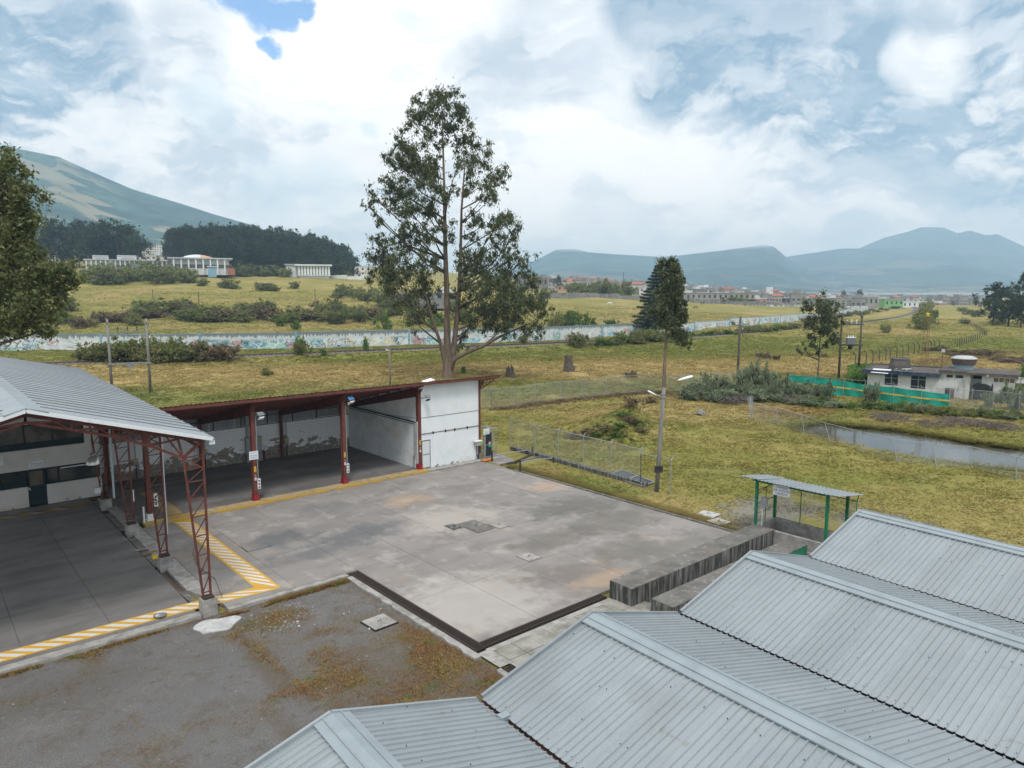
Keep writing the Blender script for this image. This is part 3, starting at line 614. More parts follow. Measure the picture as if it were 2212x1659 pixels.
# apron edge by the gravel: broken concrete lip
MB().prism([(x, y-.22) for x, y in wob((-14, 27.16), (7.8, 27.1), 60, .03, 5)]+[(7.8, 27.34), (-14, 27.34)], -.2, -.012).build('kerb', M['kerb_concrete'])['kind'] = 'structure'
MB().prism([(8.05, 29.7)]+[(8.7, 27.35), (8.7, 46.9), (8.12, 46.9)], -.2, .012).build('kerb', M['kerb_concrete'])['kind'] = 'structure'
MB().prism([(7.9, 27.35), (8.04, 27.35), (8.04, 29.7), (7.74, 29.7)], -.2, -.03).build('kerb', M['old_concrete'])['kind'] = 'structure'
mb = MB().box(7.73, 8.11, 29.8, 47.3, -.14, -.13); mb.mat(1)
for y0, y1 in [(33.2, 38.0), (39.6, 43.3), (44.4, 46.5)]: mb.box(7.76, 8.08, y0, y1, -.05, -.02)
tr = mb.build('drain_channel', [M['soil'], M['floor_concrete']]); tag(tr, 'narrow open drain channel along the feet of the lattice columns', 'drain')
for x0, x1, y0, y1, a, mm in [(7.55, 8.45, 35.72, 35.9, .05, 'kerb_concrete'), (7.45, 8.15, 35.05, 35.18, .42, 'wood')]:
    p_ = MB().box(x0-8, x1-8, y0-35.5, y1-35.5, .01, .05).build('plank', M[mm], loc=(8, 35.5, .02), rot=(0, 0, a))
    tag(p_, 'short brown wooden plank lying across the open drain' if mm == 'wood' else 'pale grey board lying across the open drain', 'plank')
# walkway with flagstones beside the yard, and drain grates
wk = thing('side_walkway', None, None, kind='structure')
for i in range(9):
    for j in range(8):
        if j < 3 and i > 6: continue
        x0 = 14.42+i*.78; y0 = 10.7+j*.875
        if j >= 6 or (j >= 3 and i >= 7) or True:
            MB().box(x0+.012, x0+.768, y0+.012, y0+.863, -.14, -.02+rnd.uniform(-.006, .006)).build('flagstone', M['mossy_concrete'], wk)
MB().add([(14.3, 10.6, -.04), (21.4, 10.6, -.04), (21.4, 17.95, -.04), (14.3, 17.95, -.04), (13.9, 16.7, -.04), (14.3, 16.7, -.04), (14.3, 17.88, -.04), (13.9, 17.88, -.04)], [(0, 1, 2, 3), (4, 5, 6, 7)]).build('walkway_bed', M['kerb_concrete'], wk)
def grate(x0, x1, y0, y1, label, along):
    g = thing('drain_grate', label, 'drain grate', (x0, y0, 0), group='steel drain grates round the yard')
    w, l = x1-x0, y1-y0
    MB().box(0, w, 0, l, -.135, -.13).build('pit', M['dark_gutter'], g)
    f = MB(); f.box(0, .035, 0, l, -.12, .006).box(w-.035, w, 0, l, -.12, .006)
    if along == 'x': f = MB(); f.box(0, w, 0, .035, -.12, .006).box(0, w, l-.035, l, -.12, .006)
    f.build('frame', M['rusty_steel'], g)
    L_ = w if along == 'x' else l; n = int(L_/.085); b = MB()
    for i in range(n):
        q = .04+i*.085
        if along == 'x': b.box(q, q+.022, .035, l-.035, -.06, 0)
        else: b.box(.035, w-.035, q, q+.022, -.06, 0)
    b.build('bars', M['rusty_steel'], g)['kind'] = 'stuff'
grate(13.94, 14.34, 17.98, 26.95, 'long rusty grate between the gravel and the yard slab', 'y')
grate(14.36, 20.6, 18.06, 18.38, 'dark steel grate from yard corner to concrete block', 'x')
grate(13.92, 14.28, 10.6, 16.6, 'narrow sunken grate beside the flagstone walkway and roof', 'y')
MB().prism([(x-.20, y) for x, y in wob((13.86, 17.7), (13.86, 26.7), 30, .05, 9)]+[(13.93, 26.7), (13.93, 17.7)], -.2, -.05).build('kerb', M['kerb_concrete'])['kind'] = 'structure'
MB().prism([(x-.2, y) for x, y in wob((13.92, 10.6), (13.92, 16.7), 20, .04, 19)]+[(13.92, 16.7), (13.92, 10.6)], -.2, -.06).build('kerb', M['kerb_concrete'])['kind'] = 'structure'
# east edge of yard: low dark kerb
MB().box(31.2, 31.38, 18.6, 36.0, -.2, .06).build('kerb', M['old_concrete'])['kind'] = 'structure'
MB().box(31.1, 31.2, 18.4, 35.6, -.13, -.05).build('edge_drain', M['dark_gutter'])['kind'] = 'structure'
# manholes
def hatch(x, y, w, l, label, m='old_concrete', rz=0., z=.0, lug=True):
    g = thing('manhole_cover', label, 'manhole cover', (x, y, z), rz, 'concrete covers let into the ground')
    MB().box(-w/2-.03, w/2+.03, -l/2-.03, l/2+.03, -.1, .004).build('frame', M['black_metal'], g)
    MB().box(-w/2, w/2, -l/2, l/2, -.09, .016).build('lid', M[m], g)
    if lug: MB().tube([(-.08, 0, .02), (-.06, 0, .07), (.06, 0, .07), (.08, 0, .02)], .012, 5).build('handle', M['rusty_steel'], g)
hatch(21.0, 29.0, .55, .85, 'small dark hatch at the near side of the three yard hatches', 'stained_concrete')
hatch(21.95, 28.3, 1.15, 1.8, 'largest and middle of the three joined hatches in the yard', 'old_concrete')
hatch(22.95, 27.65, .7, .95, 'pale square hatch at the far side of the three yard hatches', 'concrete')
hatch(21.1, 23.25, .75, .85, 'square hatch with a ring handle alone in the yard', 'kerb_concrete')
hatch(*G(553, 1181), 1.1, .8, 'worn hatch beside the striped walkway band', 'concrete', lug=False)
hatch(12.65, 22.2, .95, .95, 'square concrete manhole cover set in the weedy gravel', 'kerb_concrete', 0.05, -.09)
hatch(32.93, 21.6, .95, 1.05, 'pale cover on the grass nearest the gravel patch', 'pale_cement', .1, -.02)
hatch(34.2, 20.2, .8, .9, 'brownish cover in the grass left of the green shelter', 'mossy_concrete', .2, -.02)
hatch(32.1, 20.4, .9, .9, 'white topped cover against the yard edge by the shelter', 'pale_cement', -.1, .03)
hatch(32.2, 19.35, .8, .8, 'grey cover between the yard corner and the green shelter', 'old_concrete', .0, .03)
# striped hazard bands on the floor
def band(pts_in, pts_out, yel, whi, label, z=.004, step=.62, barw=.3, lean=.35):
    g = thing('hazard_stripe', label, 'floor marking', group='yellow and white striped bands painted on the floor')
    n = len(pts_in); vs = []; fs = []
    for a, b in zip(pts_in, pts_out): vs += [(*a, z), (*b, z)]
    for i in range(n-1): fs.append((2*i, 2*i+1, 2*i+3, 2*i+2))
    yb = MB().add(vs, fs).build('yellow_band', M[yel], g)
    for i in range(n-1):
        A, B, C, D = Vector(pts_in[i]), Vector(pts_in[i+1]), Vector(pts_out[i]), Vector(pts_out[i+1])
        L_ = ((A+C)/2-(B+D)/2).length; k = int(L_/step)
        for j in range(k):
            u0 = (j+.2)/k; u1 = u0+barw/L_; sh = lean/L_
            def at(u, v): return (A.lerp(B, u)).lerp(C.lerp(D, u), v)
            if (i == n-2 and u1+sh > 1) or (i == 0 and u0+sh < 0): continue
            q = [at(u0, .12), at(u1, .12), at(u1+sh, .88), at(u0+sh, .88)]
            MB().add([(p_.x, p_.y, z+.004) for p_ in q], [(0, 3, 2, 1)]).build('white_bar', M[whi], g)
    return g
band([(-12, 28.45), (7.4, 28.36), (10.28, 28.12)], [(-12, 27.66), (7.4, 27.58), (11.06, 27.36)], 'yellow_paint', 'white_paint', 'bright striped band along the hall front beside the gravel', .004, .55, .31, .66)
band([(10.24, 28.16), (10.2, 39.3)], [(11.08, 27.42), (11.06, 39.3)], 'yellow_paint', 'white_paint', 'striped band running from the hall front to the red column shed', .004, .54, .30, -.56)
band([(10.2, 40.3), (10.2, 46.2)], [(11.0, 40.3), (11.0, 46.2)], 'worn_yellow', 'worn_white', 'worn striped band continuing across the dark shed floor', .105, .5, .24, -.55)
band([(11.1, 40.15), (26.3, 40.15)], [(11.1, 39.6), (26.3, 39.6)], 'worn_yellow', 'worn_white', 'scuffed striped band on the kerb below the red columns', .103, .6, .3, .45)
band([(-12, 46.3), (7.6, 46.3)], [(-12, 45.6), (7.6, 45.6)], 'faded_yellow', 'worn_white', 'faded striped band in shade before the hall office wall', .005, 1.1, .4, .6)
# pale patch at pedestal, stones on gravel
MB().prism([(8.0+math.cos(a)*(.8+.14*math.sin(3*a+1)), 25.95+math.sin(a)*(.58+.10*math.sin(4*a))) for a in np.linspace(0, 2*math.pi, 26)[:-1]], -.14, -.10).build('cement_patch', M['pale_cement'])
tag(bpy.data.objects['cement_patch'], 'pale spilled cement patch on gravel at the column foot', 'cement patch')
# ------------------------------------------------------------------ corrugated sheet
def sheet_mesh(w, l, n, h, name, m, wave=False):
    prof = []
    for i in range(n):
        x0 = w*i/n; s = w/n
        if wave: prof += [(x0+s*q/4, h*.5*(1-math.cos(2*math.pi*q/4))) for q in range(4)]
        else: prof += [(x0+s*.02, 0), (x0+s*.74, 0), (x0+s*.80, h), (x0+s*.94, h)]
    prof.append((w+.015, 0))
    vs = [(x, 0, z) for x, z in prof]+[(x, l, z) for x, z in prof]; k = len(prof)
    fs = [(i, i+1, k+i+1, k+i) for i in range(k-1)]
    # lower skin so that the sheet has thickness
    vs += [(x, 0, z-.006) for x, z in prof]+[(x, l, z-.006) for x, z in prof]
    fs += [(2*k+i, 3*k+i, 3*k+i+1, 2*k+i+1) for i in range(k-1)]+[(i, 2*k+i, 2*k+i+1, i+1) for i in range(k-1)]+[(k+i, k+i+1, 3*k+i+1, 3*k+i) for i in range(k-1)]
    return MB().add(vs, fs).mesh(name, m)
def place_sheet(me, parent, org, xdir, ydir, name='roof_sheet'):
    x = Vector(xdir).normalized(); y = Vector(ydir).normalized(); z = x.cross(y).normalized()
    o = inst(name, me, parent); mm = Matrix((x, y, z)).transposed().to_4x4(); mm.translation = Vector(org); o.matrix_local = mm; return o
# ------------------------------------------------------------------ warehouse with sawtooth gables (near, lower right)
WH = thing('warehouse', 'low building of four light grey ribbed metal gables at lower right', 'warehouse', (8.66, 11.07, 0), R(-2.7))
BAY = 6.58; ZE, ZR = 3.5, 4.42; LEN = 19.
half = BAY/2; rise = ZR-ZE; sl = math.hypot(half, rise)
shm = sheet_mesh(1.0, sl-.10, 6, .030, 'roof_sheet', M['roof_metal'])
for bay in range(4):
    xr = -half+BAY*bay
    nn = int(LEN)
    for i in range(nn):
        # left slope: x runs away along -Y, slope goes up to the ridge
        jz = rnd.uniform(-.003, .003)
        place_sheet(shm, WH, (xr-half+.05, -i-.0, ZE+jz), (0, -1, 0), (half, 0, rise))
        place_sheet(shm, WH, (xr+half-.05, -i-1., ZE+jz), (0, 1, 0), (-half, 0, rise))
    cap = MB()
    for sgn in (-1, 1):
        e = Vector((sgn*half, 0, -rise)).normalized()
        a = Vector((xr, .06, ZR+.055)); w = .36
        p1 = a+e*w; cap.add([a, a+Vector((0, -LEN, 0)), p1+Vector((0, -LEN, 0)), p1, a-Vector((0, 0, .01)), a+Vector((0, -LEN, -.01)), p1+Vector((0, -LEN, -.035)), p1-Vector((0, 0, .035))],
                            [(0, 1, 2, 3), (4, 7, 6, 5), (3, 2, 6, 7), (0, 3, 7, 4)] if sgn > 0 else [(0, 3, 2, 1), (4, 5, 6, 7), (3, 7, 6, 2), (0, 4, 7, 3)])
        q1 = a+e*(w*.52)+Vector((0, 0, .012)); cap.bar(q1, q1+Vector((0, -LEN, 0)), .018, .02)
    cap.build('ridge_cap', M['ridge_metal'], WH)
    # verge flashing on gable end
    v = MB()
    v.bar((xr-half+.08, .03, ZE+.02), (xr, .03, ZR+.03), .07, .10); v.bar((xr+half-.08, .03, ZE+.02), (xr, .03, ZR+.03), .07, .10)
    v.build('verge_flashing', M['roof_metal'], WH)
    # gable wall
    MB().add([(xr-half, -.45, -.3), (xr+half, -.45, -.3), (xr+half, -.45, ZE-.08), (xr, -.45, ZR-.1), (xr-half, -.45, ZE-.08)], [(4, 3, 2, 1, 0)]).build('gable_wall', M['old_concrete'], WH)
    if bay < 3:
        gx = xr+half
        g = MB(); g.box(gx-.10, gx+.10, -LEN, .05, ZE-.16, ZE-.12); g.box(gx-.10, gx-.085, -LEN, .05, ZE-.12, ZE-.02); g.box(gx+.085, gx+.10, -LEN, .05, ZE-.12, ZE-.02)
        g.build('valley_gutter', M['rust_gutter' if bay == 0 else 'dark_gutter'], WH)
    # screws
    s_ = MB()
    for sgn in (-1, 1):
        for row, fr in enumerate((.03, .27, .52, .76)):
            for j in range(int(LEN*6)):
                if (row and rnd.random() < .9) or (not row and rnd.random() < .35): continue
                y = -(j+.87)/6. if sgn < 0 else -(j+.13)/6.; q = fr+rnd.uniform(-.01, .01)
                x = xr+sgn*(half-.07)*(1-q); z = ZE+rise*q+.05
                if j+.93 > LEN*6-1: continue
                s_.box(x-.008, x+.008, y-.008, y+.008, z-.03, z-.004)
    s_.build('screws', M['screw_metal'], WH)['kind'] = 'stuff'
MB().box(-BAY+.1, -BAY+.3, -LEN, -.45, -.3, ZE-.1).build('side_wall', M['old_concrete'], WH)
MB().box(BAY*3-.3, BAY*3-.1, -LEN, -.45, -.3, ZE-.1).build('side_wall', M['old_concrete'], WH)
MB().box(3.3, 3.7, .05, .12, 3.43, 3.5).box(-.1, .12, -.9, -.72, 3.44, 3.56).build('scrap_flashing', M['ridge_metal'], WH)
# ------------------------------------------------------------------ concrete blocks / tank walls
b = thing('retaining_block', 'long low concrete block with stained side between yard and second block', 'concrete block', (20.62, 16.8, 0), group='long concrete blocks beside the yard')
MB().box(0, 10.68, .0, 1.13, -.3, .68).build('block_body', M['stained_concrete'], b); MB().box(0.005, 10.68, .004, 1.126, .683, .70).build('block_top', M['old_concrete'], b)
b = thing('retaining_block', 'second concrete block with green stained end partly under the roofs', 'concrete block', (20.78, 14.98, 0), group='long concrete blocks beside the yard')
MB().box(0, 10.1, .0, 1.02, -.3, .52).build('block_body', M['stained_concrete'], b); MB().box(0.005, 10.1, .004, 1.016, .523, .54).build('block_top', M['old_concrete'], b)
MB().box(7.5, 10.12, -.012, -.002, -.2, .5).build('green_stain', M['green_paint'], b)
MB().box(21.2, 31.2, 16.02, 16.79, -.3, -.12).build('channel_floor', M['old_concrete'])['kind'] = 'structure'
MB().box(14.36, 31.2, 10.9, 14.97, -.31, -.145).build('side_ground', M['kerb_concrete'])['kind'] = 'structure'
# shelter over a pit
S = thing('shelter', 'small shelter with green posts and a ribbed metal roof over a concrete pit', 'shelter', (31.3, 17.85, 0))
def W2(n, mm, *bx):
    mb = MB()
    for q in bx: mb.box(q[0]-31.3, q[1]-31.3, q[2]-17.85, q[3]-17.85, q[4], q[5])
    return mb.build(n, M[mm], S)
W2('pit_wall', 'kerb_concrete', (31.22, 31.40, 14.2, 17.95, -.6, .64)); W2('pit_wall', 'kerb_concrete', (33.15, 33.33, 13.6, 18.03, -.6, .65))
W2('pit_wall', 'kerb_concrete', (31.40, 33.15, 17.85, 18.03, -.6, .655)); W2('pit_floor', 'old_concrete', (31.40, 33.15, 13.0, 17.85, -.5, -.34))
W2('pit_wall', 'kerb_concrete', (31.05, 31.215, 13.0, 15.4, -.6, .10))
W2('step', 'kerb_concrete', (31.42, 32.35, 17.25, 17.84, -.34, .28)); W2('step', 'kerb_concrete', (31.42, 32.35, 16.65, 17.245, -.34, .02))
posts = [(31.3, 17.84, .6, 2.93), (33.22, 17.9, .6, 2.68), (31.35, 14.35, .0, 2.93), (33.3, 14.3, .6, 2.68)]
for x, y, z0, z1 in posts: W2('post', 'green_paint', (x-.06, x+.06, y-.06, y+.06, z0, z1))
for a, c_, w in [((31.3, 17.84, 2.90), (31.35, 14.35, 2.90), .07), ((33.22, 17.9, 2.66), (33.3, 14.3, 2.66), .07), ((31.0, 17.9, 2.98), (33.6, 17.9, 2.62), .06), ((31.0, 14.3, 2.98), (33.6, 14.3, 2.62), .06)]:
    MB().bar(Vector(a)-S.location, Vector(c_)-S.location, w).build('beam', M['green_paint'], S)
o_ = Vector((31.3, 17.85, 0))
sm = sheet_mesh(1.0, 2.66, 5, .035, 'roof_sheet', M['roof_metal'])
for i in range(5):
    y0 = 18.72-i*.99
    place_sheet(sm, S, Vector((31.02, y0, 3.03+(.03 if i == 0 else 0)))-o_, (0, -1, 0 if i < 4 else .03), (2.6, 0, -.40))
g = thing('chain_fence', 'green framed chain link screen round the back of the shelter pit', 'fence', (33.24, 18.0, .65))
mb = MB()
mb.tube([(0, 0, 1.75), (0, -4.2, 1.75)], .022); mb.tube([(0, 0, .02), (0, -4.2, .02)], .015)
mb.tube([(0, 0, 1.75), (-1.9, -.1, 1.75)], .02); mb.tube([(0, 0, 1.05), (-1.9, -.1, 1.05)], .02); mb.tube([(0, 0, .55), (-1.9, -.1, .55)], .015); mb.tube([(0, 0, 1.9), (-1.9, -.1, 1.5)], .014)
mb.build('rail', M['green_paint'], g)
for y in (-1.45, -4.15): MB().tube([(0, y, 0), (0, y, 1.75), (-.02, y+.02, 2.0)] if y > -2 else [(0, y, -.6), (0, y, 1.75), (.14, y-.02, 2.05)], .024).build('post', M['green_paint'], g)
MB().tube([(-.85, -.05, 0), (-.85, -.05, 1.75)], .022).build('post', M['green_paint'], g)
MB().add([(0, 0, 0), (4.1, 0, 0), (4.1, 0, 1.72), (0, 0, 1.72)], [(0, 1, 2, 3)]).build('mesh_panel', M['chain_green'], g, rot=(0, 0, R(-90)))
MB().add([(0, 0, 0), (1.85, 0, 0), (1.85, 0, 1.72), (0, 0, 1.72)], [(0, 1, 2, 3)]).build('mesh_panel', M['chain_green'], g, rot=(0, 0, R(182)))
s = thing('sign', 'small white notice hanging under the shelter roof', 'sign', (31.28, 16.55, 2.68), R(-90+3), group=None)
MB().box(-.42, .42, -.01, .01, -.25, .25).build('board', M['sign_white'], s)
for i, tx in enumerate(('TANQUE', 'DE ACEITES', 'USADOS')): text(tx, .15, (0, -.014, .15-i*.155), (R(90), 0, 0), M['print_dark'], s)
e = thing('meter_box', 'grey electrical box mounted on the front left shelter post', 'electrical box', (31.3, 17.6, 1.9))
MB().box(.07, .25, -.22, .05, -.22, .22).build('case', M['galvanised'], e); MB().box(.065, .07, -.2, .03, -.2, .2).build('lid', M['grey_steel'], e); MB().tube([(.16, 0, -.22), (.16, 0, -1.25)], .02).build('conduit', M['pvc_pipe'], e)
# ------------------------------------------------------------------ hall with lattice columns (left)
H = thing('hall', 'open sided hall with pale metal roof and red lattice columns', 'hall')
XR_, ZRg, ZEv, XE = 2.84, 8.36, 6.74, 8.36
Y0, Y1 = 26.75, 57.
def hx(y): return XE+.034*(y-27)
n = 30; 
for i in range(n):
    ya = Y0+(Y1-Y0)*i/n; yb = Y0+(Y1-Y0)*(i+1)/n
    for side in (1, -1):
        # one ribbed sheet from eave to ridge
        mb = MB(); prof = []
        for k_ in range(3):
            for q, h in ((0.02, 0), (.74, 0), (.80, .07), (.92, .07)): prof.append(((k_+q)/3, h))
        prof.append((.962, 0)); vs = []; kk = len(prof)
        for e_ in (0, 1):
            for q, h in prof:
                y = ya+(yb-ya)*q; xe = (hx(y)+.12)-XR_
                x = XR_+side*xe*(1-e_); z = ZRg-(ZRg-ZEv)*(xe/(XE-XR_))*(1-e_) if False else (ZRg if e_ else ZEv-.03)
                vs.append((x, y, z+h))
        fs = [(j, j+1, kk+j+1, kk+j) if side < 0 else (j, kk+j, kk+j+1, j+1) for j in range(kk-1)]
        nv = len(vs); vs += [(x, y, z-.008) for x, y, z in vs]; fs += [tuple(nv+q for q in reversed(f)) for f in list(fs)]
        fs += [(j, nv+j, nv+j+1, j+1) for j in range(kk-1)]
        mb.add(vs, fs); sh_ = mb.build('roof_sheet', M['hall_roof_metal'], H)
        MB().bar((XR_+side*.5, yb, ZRg-.09), (XR_+side*(hx(yb)+.1-XR_), yb, ZEv+.035), .03, .10).build('lap_shade_bar', M['seam_shade'], sh_)  # added dark bar, its colour stands in for the shade at the sheet lap
cp_ = MB()
for sg in (-1, 1):
    e = Vector((sg*5.52, 0, -1.62)).normalized(); a = Vector((XR_, Y0-.05, ZRg+.07)); L_ = Vector((0, Y1-Y0+.1, 0)); p1 = a+e*.62
    cp_.add([a, a+L_, p1+L_, p1, a-Vector((0, 0, .02)), a+L_-Vector((0, 0, .02)), p1+L_-Vector((0, 0, .05)), p1-Vector((0, 0, .05))],
            [(0, 3, 2, 1), (4, 5, 6, 7), (3, 7, 6, 2), (0, 4, 7, 3)] if sg > 0 else [(0, 1, 2, 3), (4, 7, 6, 5), (3, 2, 6, 7), (0, 3, 7, 4)])
cp_.build('ridge_cap', M['ridge_metal'], H)
MB().bar((XR_, Y0-.02, ZRg-.02), (XE+.1, Y0-.02, ZEv-.06), .05, .12).bar((XR_, Y0-.02, ZRg-.02), (2*XR_-XE-.1, Y0-.02, ZEv-.06), .05, .12).build('verge_flashing', M['sign_white'], H)
MB().bar((hx(Y0)+.16, Y0, ZEv-.05), (hx(Y1)+.16, Y1, ZEv-.05), .06, .05).build('eave_edge', M['hall_roof_metal'], H)
MB().box(8.35, 8.55, Y0+.0, Y0+.2, 6.48, 6.62).build('gutter_end', M['pvc_pipe'], H)
TY = [27.1, 32.85, 38.7, 44.6]
slope = (ZRg-ZEv)/(XE-XR_)
for ty in TY:
    g = MB()
    def top(x): return ZRg-.20-slope*abs(x-XR_)
    # chord points
    bots = [(XR_, 7.92), (4.1, 7.53), (5.3, 7.14), (6.42, 6.65), (7.5, 6.05)]
    for sg in (1, -1):
        X = lambda x: XR_+sg*(x-XR_)
        g.bar((X(XR_), ty, top(XR_)), (X(8.2), ty, top(8.2)), .10, .10)
        for (xa, za), (xb, zb) in zip(bots[:-1], bots[1:]): g.bar((X(xa), ty, za), (X(xb), ty, zb), .09, .09)
        for i, (xa, za) in enumerate(bots):
            if i < 4: g.bar((X(xa), ty, za), (X(xa), ty, top(xa)), .07, .07)
            if 0 < i: g.bar((X(xa), ty, za), (X(bots[i-1][0]+.75), ty, top(bots[i-1][0]+.75)) if False else (X((xa+bots[i-1][0])/2+.55*(0)), ty, top((xa+bots[i-1][0])/2)), .055, .055)
            if i < 4: g.bar((X(xa), ty, za), (X(bots[i+1][0]), ty, top(bots[i+1][0])), .06, .06)
        g.bar((X(7.5), ty, 6.05), (X(8.2), ty, top(8.2)), .09, .09); g.bar((X(7.5), ty, 6.05), (X(7.35), ty, top(7.35)), .07, .07)
    g.build('roof_truss', M['red_steel'], H)
    # lattice column on the right-hand side
    c_ = MB(); xo = lambda z: 8.2+.0*z; 
    def xi(z): return 7.93-(z-.6)*(7.93-7.5)/(6.05-.6)
    c_.bar((8.2, ty, .58), (8.2, ty, top(8.2)), .075, .075, (0, 1, 0)); c_.bar((7.93, ty, .58), (7.5, ty, 6.05), .075, .075, (0, 1, 0))
    zs = [.75, 1.5, 2.25, 3.0, 3.75, 4.45, 5.1, 5.6, 6.05]
    for i, z in enumerate(zs):
        c_.bar((xi(z), ty, z), (8.2, ty, z+.02), .035, .035)
        if i: c_.bar((xi(zs[i-1]), ty, zs[i-1]), (8.2, ty, z-.05), .035, .035)
    c_.bar((7.5, ty, 6.05), (8.2, ty, 5.55), .05, .05)
    c_.build('lattice_column', M['red_steel'], H)
    MB().box(7.9, 8.28, ty-.17, ty+.17, .52, .60).build('base_plate', M['rusty_steel'], H)
    MB().box(7.82, 8.36, ty-.24, ty+.24, -.3, .52).build('pedestal', M['kerb_concrete'], H)
for x in np.linspace(3.3, 8.1, 7):
    z = ZRg-.10-slope*(x-XR_); MB().bar((x, Y0+.1, z), (x, 47.4, z), .07, .10).build('purlin', M['red_steel'], H)
    x2 = 2*XR_-x; MB().bar((x2, Y0+.1, z), (x2, 47.4, z), .07, .10).build('purlin', M['red_steel'], H)
MB().bar((8.15, 27.1, 6.35), (8.5, 44.6, 6.35), .09, .09).build('eave_beam', M['red_steel'], H)
MB().tube([(8.52, 44.4, 6.5), (8.50, 44.4, .5)], .06, 8).build('downpipe', M['pvc_pipe'], H)
MB().tube([(8.32, 33.1, 6.4), (8.32, 33.1, 1.4)], .035, 8).build('downpipe', M['pvc_pipe'], H)
MB().tube([(8.3, 38.9, 2.2), (8.3, 38.9, 1.6)], .04, 8).build('downpipe', M['lamp_white'], H)
MB().box(7.55, 7.85, 44.3, 44.6, .95, 1.25).build('junction_box', M['sign_white'], H)
MB().box(7.55, 7.75, 32.62, 32.8, .56, .7).build('junction_box', M['sign_yellow'], H)
# office block inside the hall
O = thing('office', 'white office block with dark windows and door at the back of the hall', 'office', (0, 47.5, 0))
def wl(x0, x1, z0, z1, mm='hall_wall', y0=0, y1=.2, nm='wall'): return MB().box(x0, x1, y0, y1, z0, z1).build(nm, M[mm], O)
wl(-14, 2.2, 0, 1.17); wl(2.2, 4.82, 0, 1.17); wl(5.72, 8.5, 0, 1.15); wl(-14, 8.5, 2.14, 3.30); wl(7.76, 8.5, 3.30, 6.2); wl(-14, 7.76, 4.72, 6.2)
MB().box(8.3, 8.5, .2, 9.4, 0, 6.2).build('wall', M['hall_wall'], O)
MB().box(-14, 8.3, 8.9, 9.1, 0, 6.2).build('wall', M['hall_wall'], O)
MB().box(-14, 8.3, .25, 8.8, 3.12, 3.28).build('floor_slab', M['floor_concrete'], O)
MB().box(-14, 8.3, 1.6, 1.7, 0, 6.2).build('partition', M['ply_board'], O)
def window(x0, x1, z0, z1, mull, bars=False, low=0.):
    f = MB(); w = .07
    f.box(x0, x1, .02, .10, z0, z0+w).box(x0, x1, .02, .10, z1-w, z1).box(x0, x0+w, .02, .10, z0+w, z1-w).box(x1-w, x1, .02, .10, z0+w, z1-w)
    for m_ in mull: f.box(m_-w/2, m_+w/2, .02, .10, z0+w, z1-w)
    wd = f.build('window', M['dark_frame'], O)
    xs = [x0+w]+list(mull)+[x1-w]
    for a, b in zip(xs[:-1], xs[1:]): MB().box(a+w/2, b-w/2, .05, .058, z0+w, z1-w).build('pane', M['glass'], wd)
    if low: MB().box(x0+w, x1-w, .03, .048, z0+w, z0+w+low).build('lower_panel', M['dark_frame'], wd)
    if bars:
        g = MB()
        for i in range(7):
            x = x0+w+(x1-x0-2*w)*i/7; xb = x+(x1-x0-2*w)/7; zz = z0+.45
            g.bar((x, .0, zz), (xb, .0, z1-w), .015); g.bar((xb, .0, zz), (x, .0, z1-w), .015)
        g.build('grille', M['dark_frame'], wd)
window(3.55, 4.8, 1.19, 2.12, [4.2], True, .36); window(1.6, 3.4, 1.19, 2.12, [2.5], True, .36)
window(5.74, 8.44, 1.17, 2.12, [6.35]); window(-6, 7.74, 3.32, 4.70, [-3, -1, 1, 3, 4.85, 6.2], low=.30)
MB().box(6.45, 8.0, .0, .04, 1.98, 2.03).build('blind_rail', M['lamp_white'], O)
dr = MB().box(4.84, 5.70, .03, .09, .03, 2.12).build('door', M['dark_frame'], O)
MB().box(4.95, 5.58, .015, .028, 1.2, 2.02).build('pane', M['ply_board'], dr); MB().box(4.90, 4.94, -.03, .02, .95, 1.05).build('handle', M['lamp_alu'], dr)
MB().box(4.85, 4.9, .0, .025, 1.02, 1.12).build('lock_plate', M['sign_white'], dr)
s = thing('sign', 'small white notice with blue lettering above the office door', 'sign', (5.3, 47.46, 2.42))
MB().box(-.33, .33, -.012, .012, -.2, .2).build('board', M['sign_white'], s)
text('OFICINA DE', .095, (.02, -.016, .04), (R(90), 0, 0), M['print_blue'], s); text('MANTENIMIENTO', .075, (.02, -.016, -.08), (R(90), 0, 0), M['print_blue'], s)
MB().box(-.28, -.22, -.018, -.012, .10, .15).build('emblem', M['print_red'], s)
s = thing('sign', 'faint pale notice high on the office wall near picture edge', 'sign', (3.5, 47.46, 2.85)); MB().box(-.35, .3, -.012, .012, -.25, .25).build('board', M['sign_white'], s); MB().box(-.25, .2, -.016, -.012, .1, .14).build('print', M['print_blue'], s)
def pendant(x, y, z, r, top, label):
    L = thing('pendant_lamp', label, 'pendant lamp', (x, y, z), group='bell shaped industrial lamps hung from roofs')
    MB().lathe([(r, 0), (r*.99, .03), (r*.93, r*.45), (r*.75, r*.85), (r*.45, r*1.12), (r*.2, r*1.2), (0.01, r*1.2)], 22).build('lamp_shade', M['lamp_alu'], L, True)
    MB().lathe([(.0, .02), (r*.93, .02)], 22).build('diffuser', M['lamp_white'], L)
    MB().lathe([(r*.2, r*1.2), (r*.42, r*1.35), (r*.44, r*1.6), (r*.3, r*1.8), (.02, r*1.85)], 14).build('ballast_housing', M['grey_steel'], L, True)
    MB().tube([(0, 0, r*1.8), (0, 0, top-z)], .012, 5).build('cable', M['black_metal'], L)
pendant(5.64, 33.0, 5.03, .26, 7.35, 'bell shaped silver lamp hanging inside the open hall')
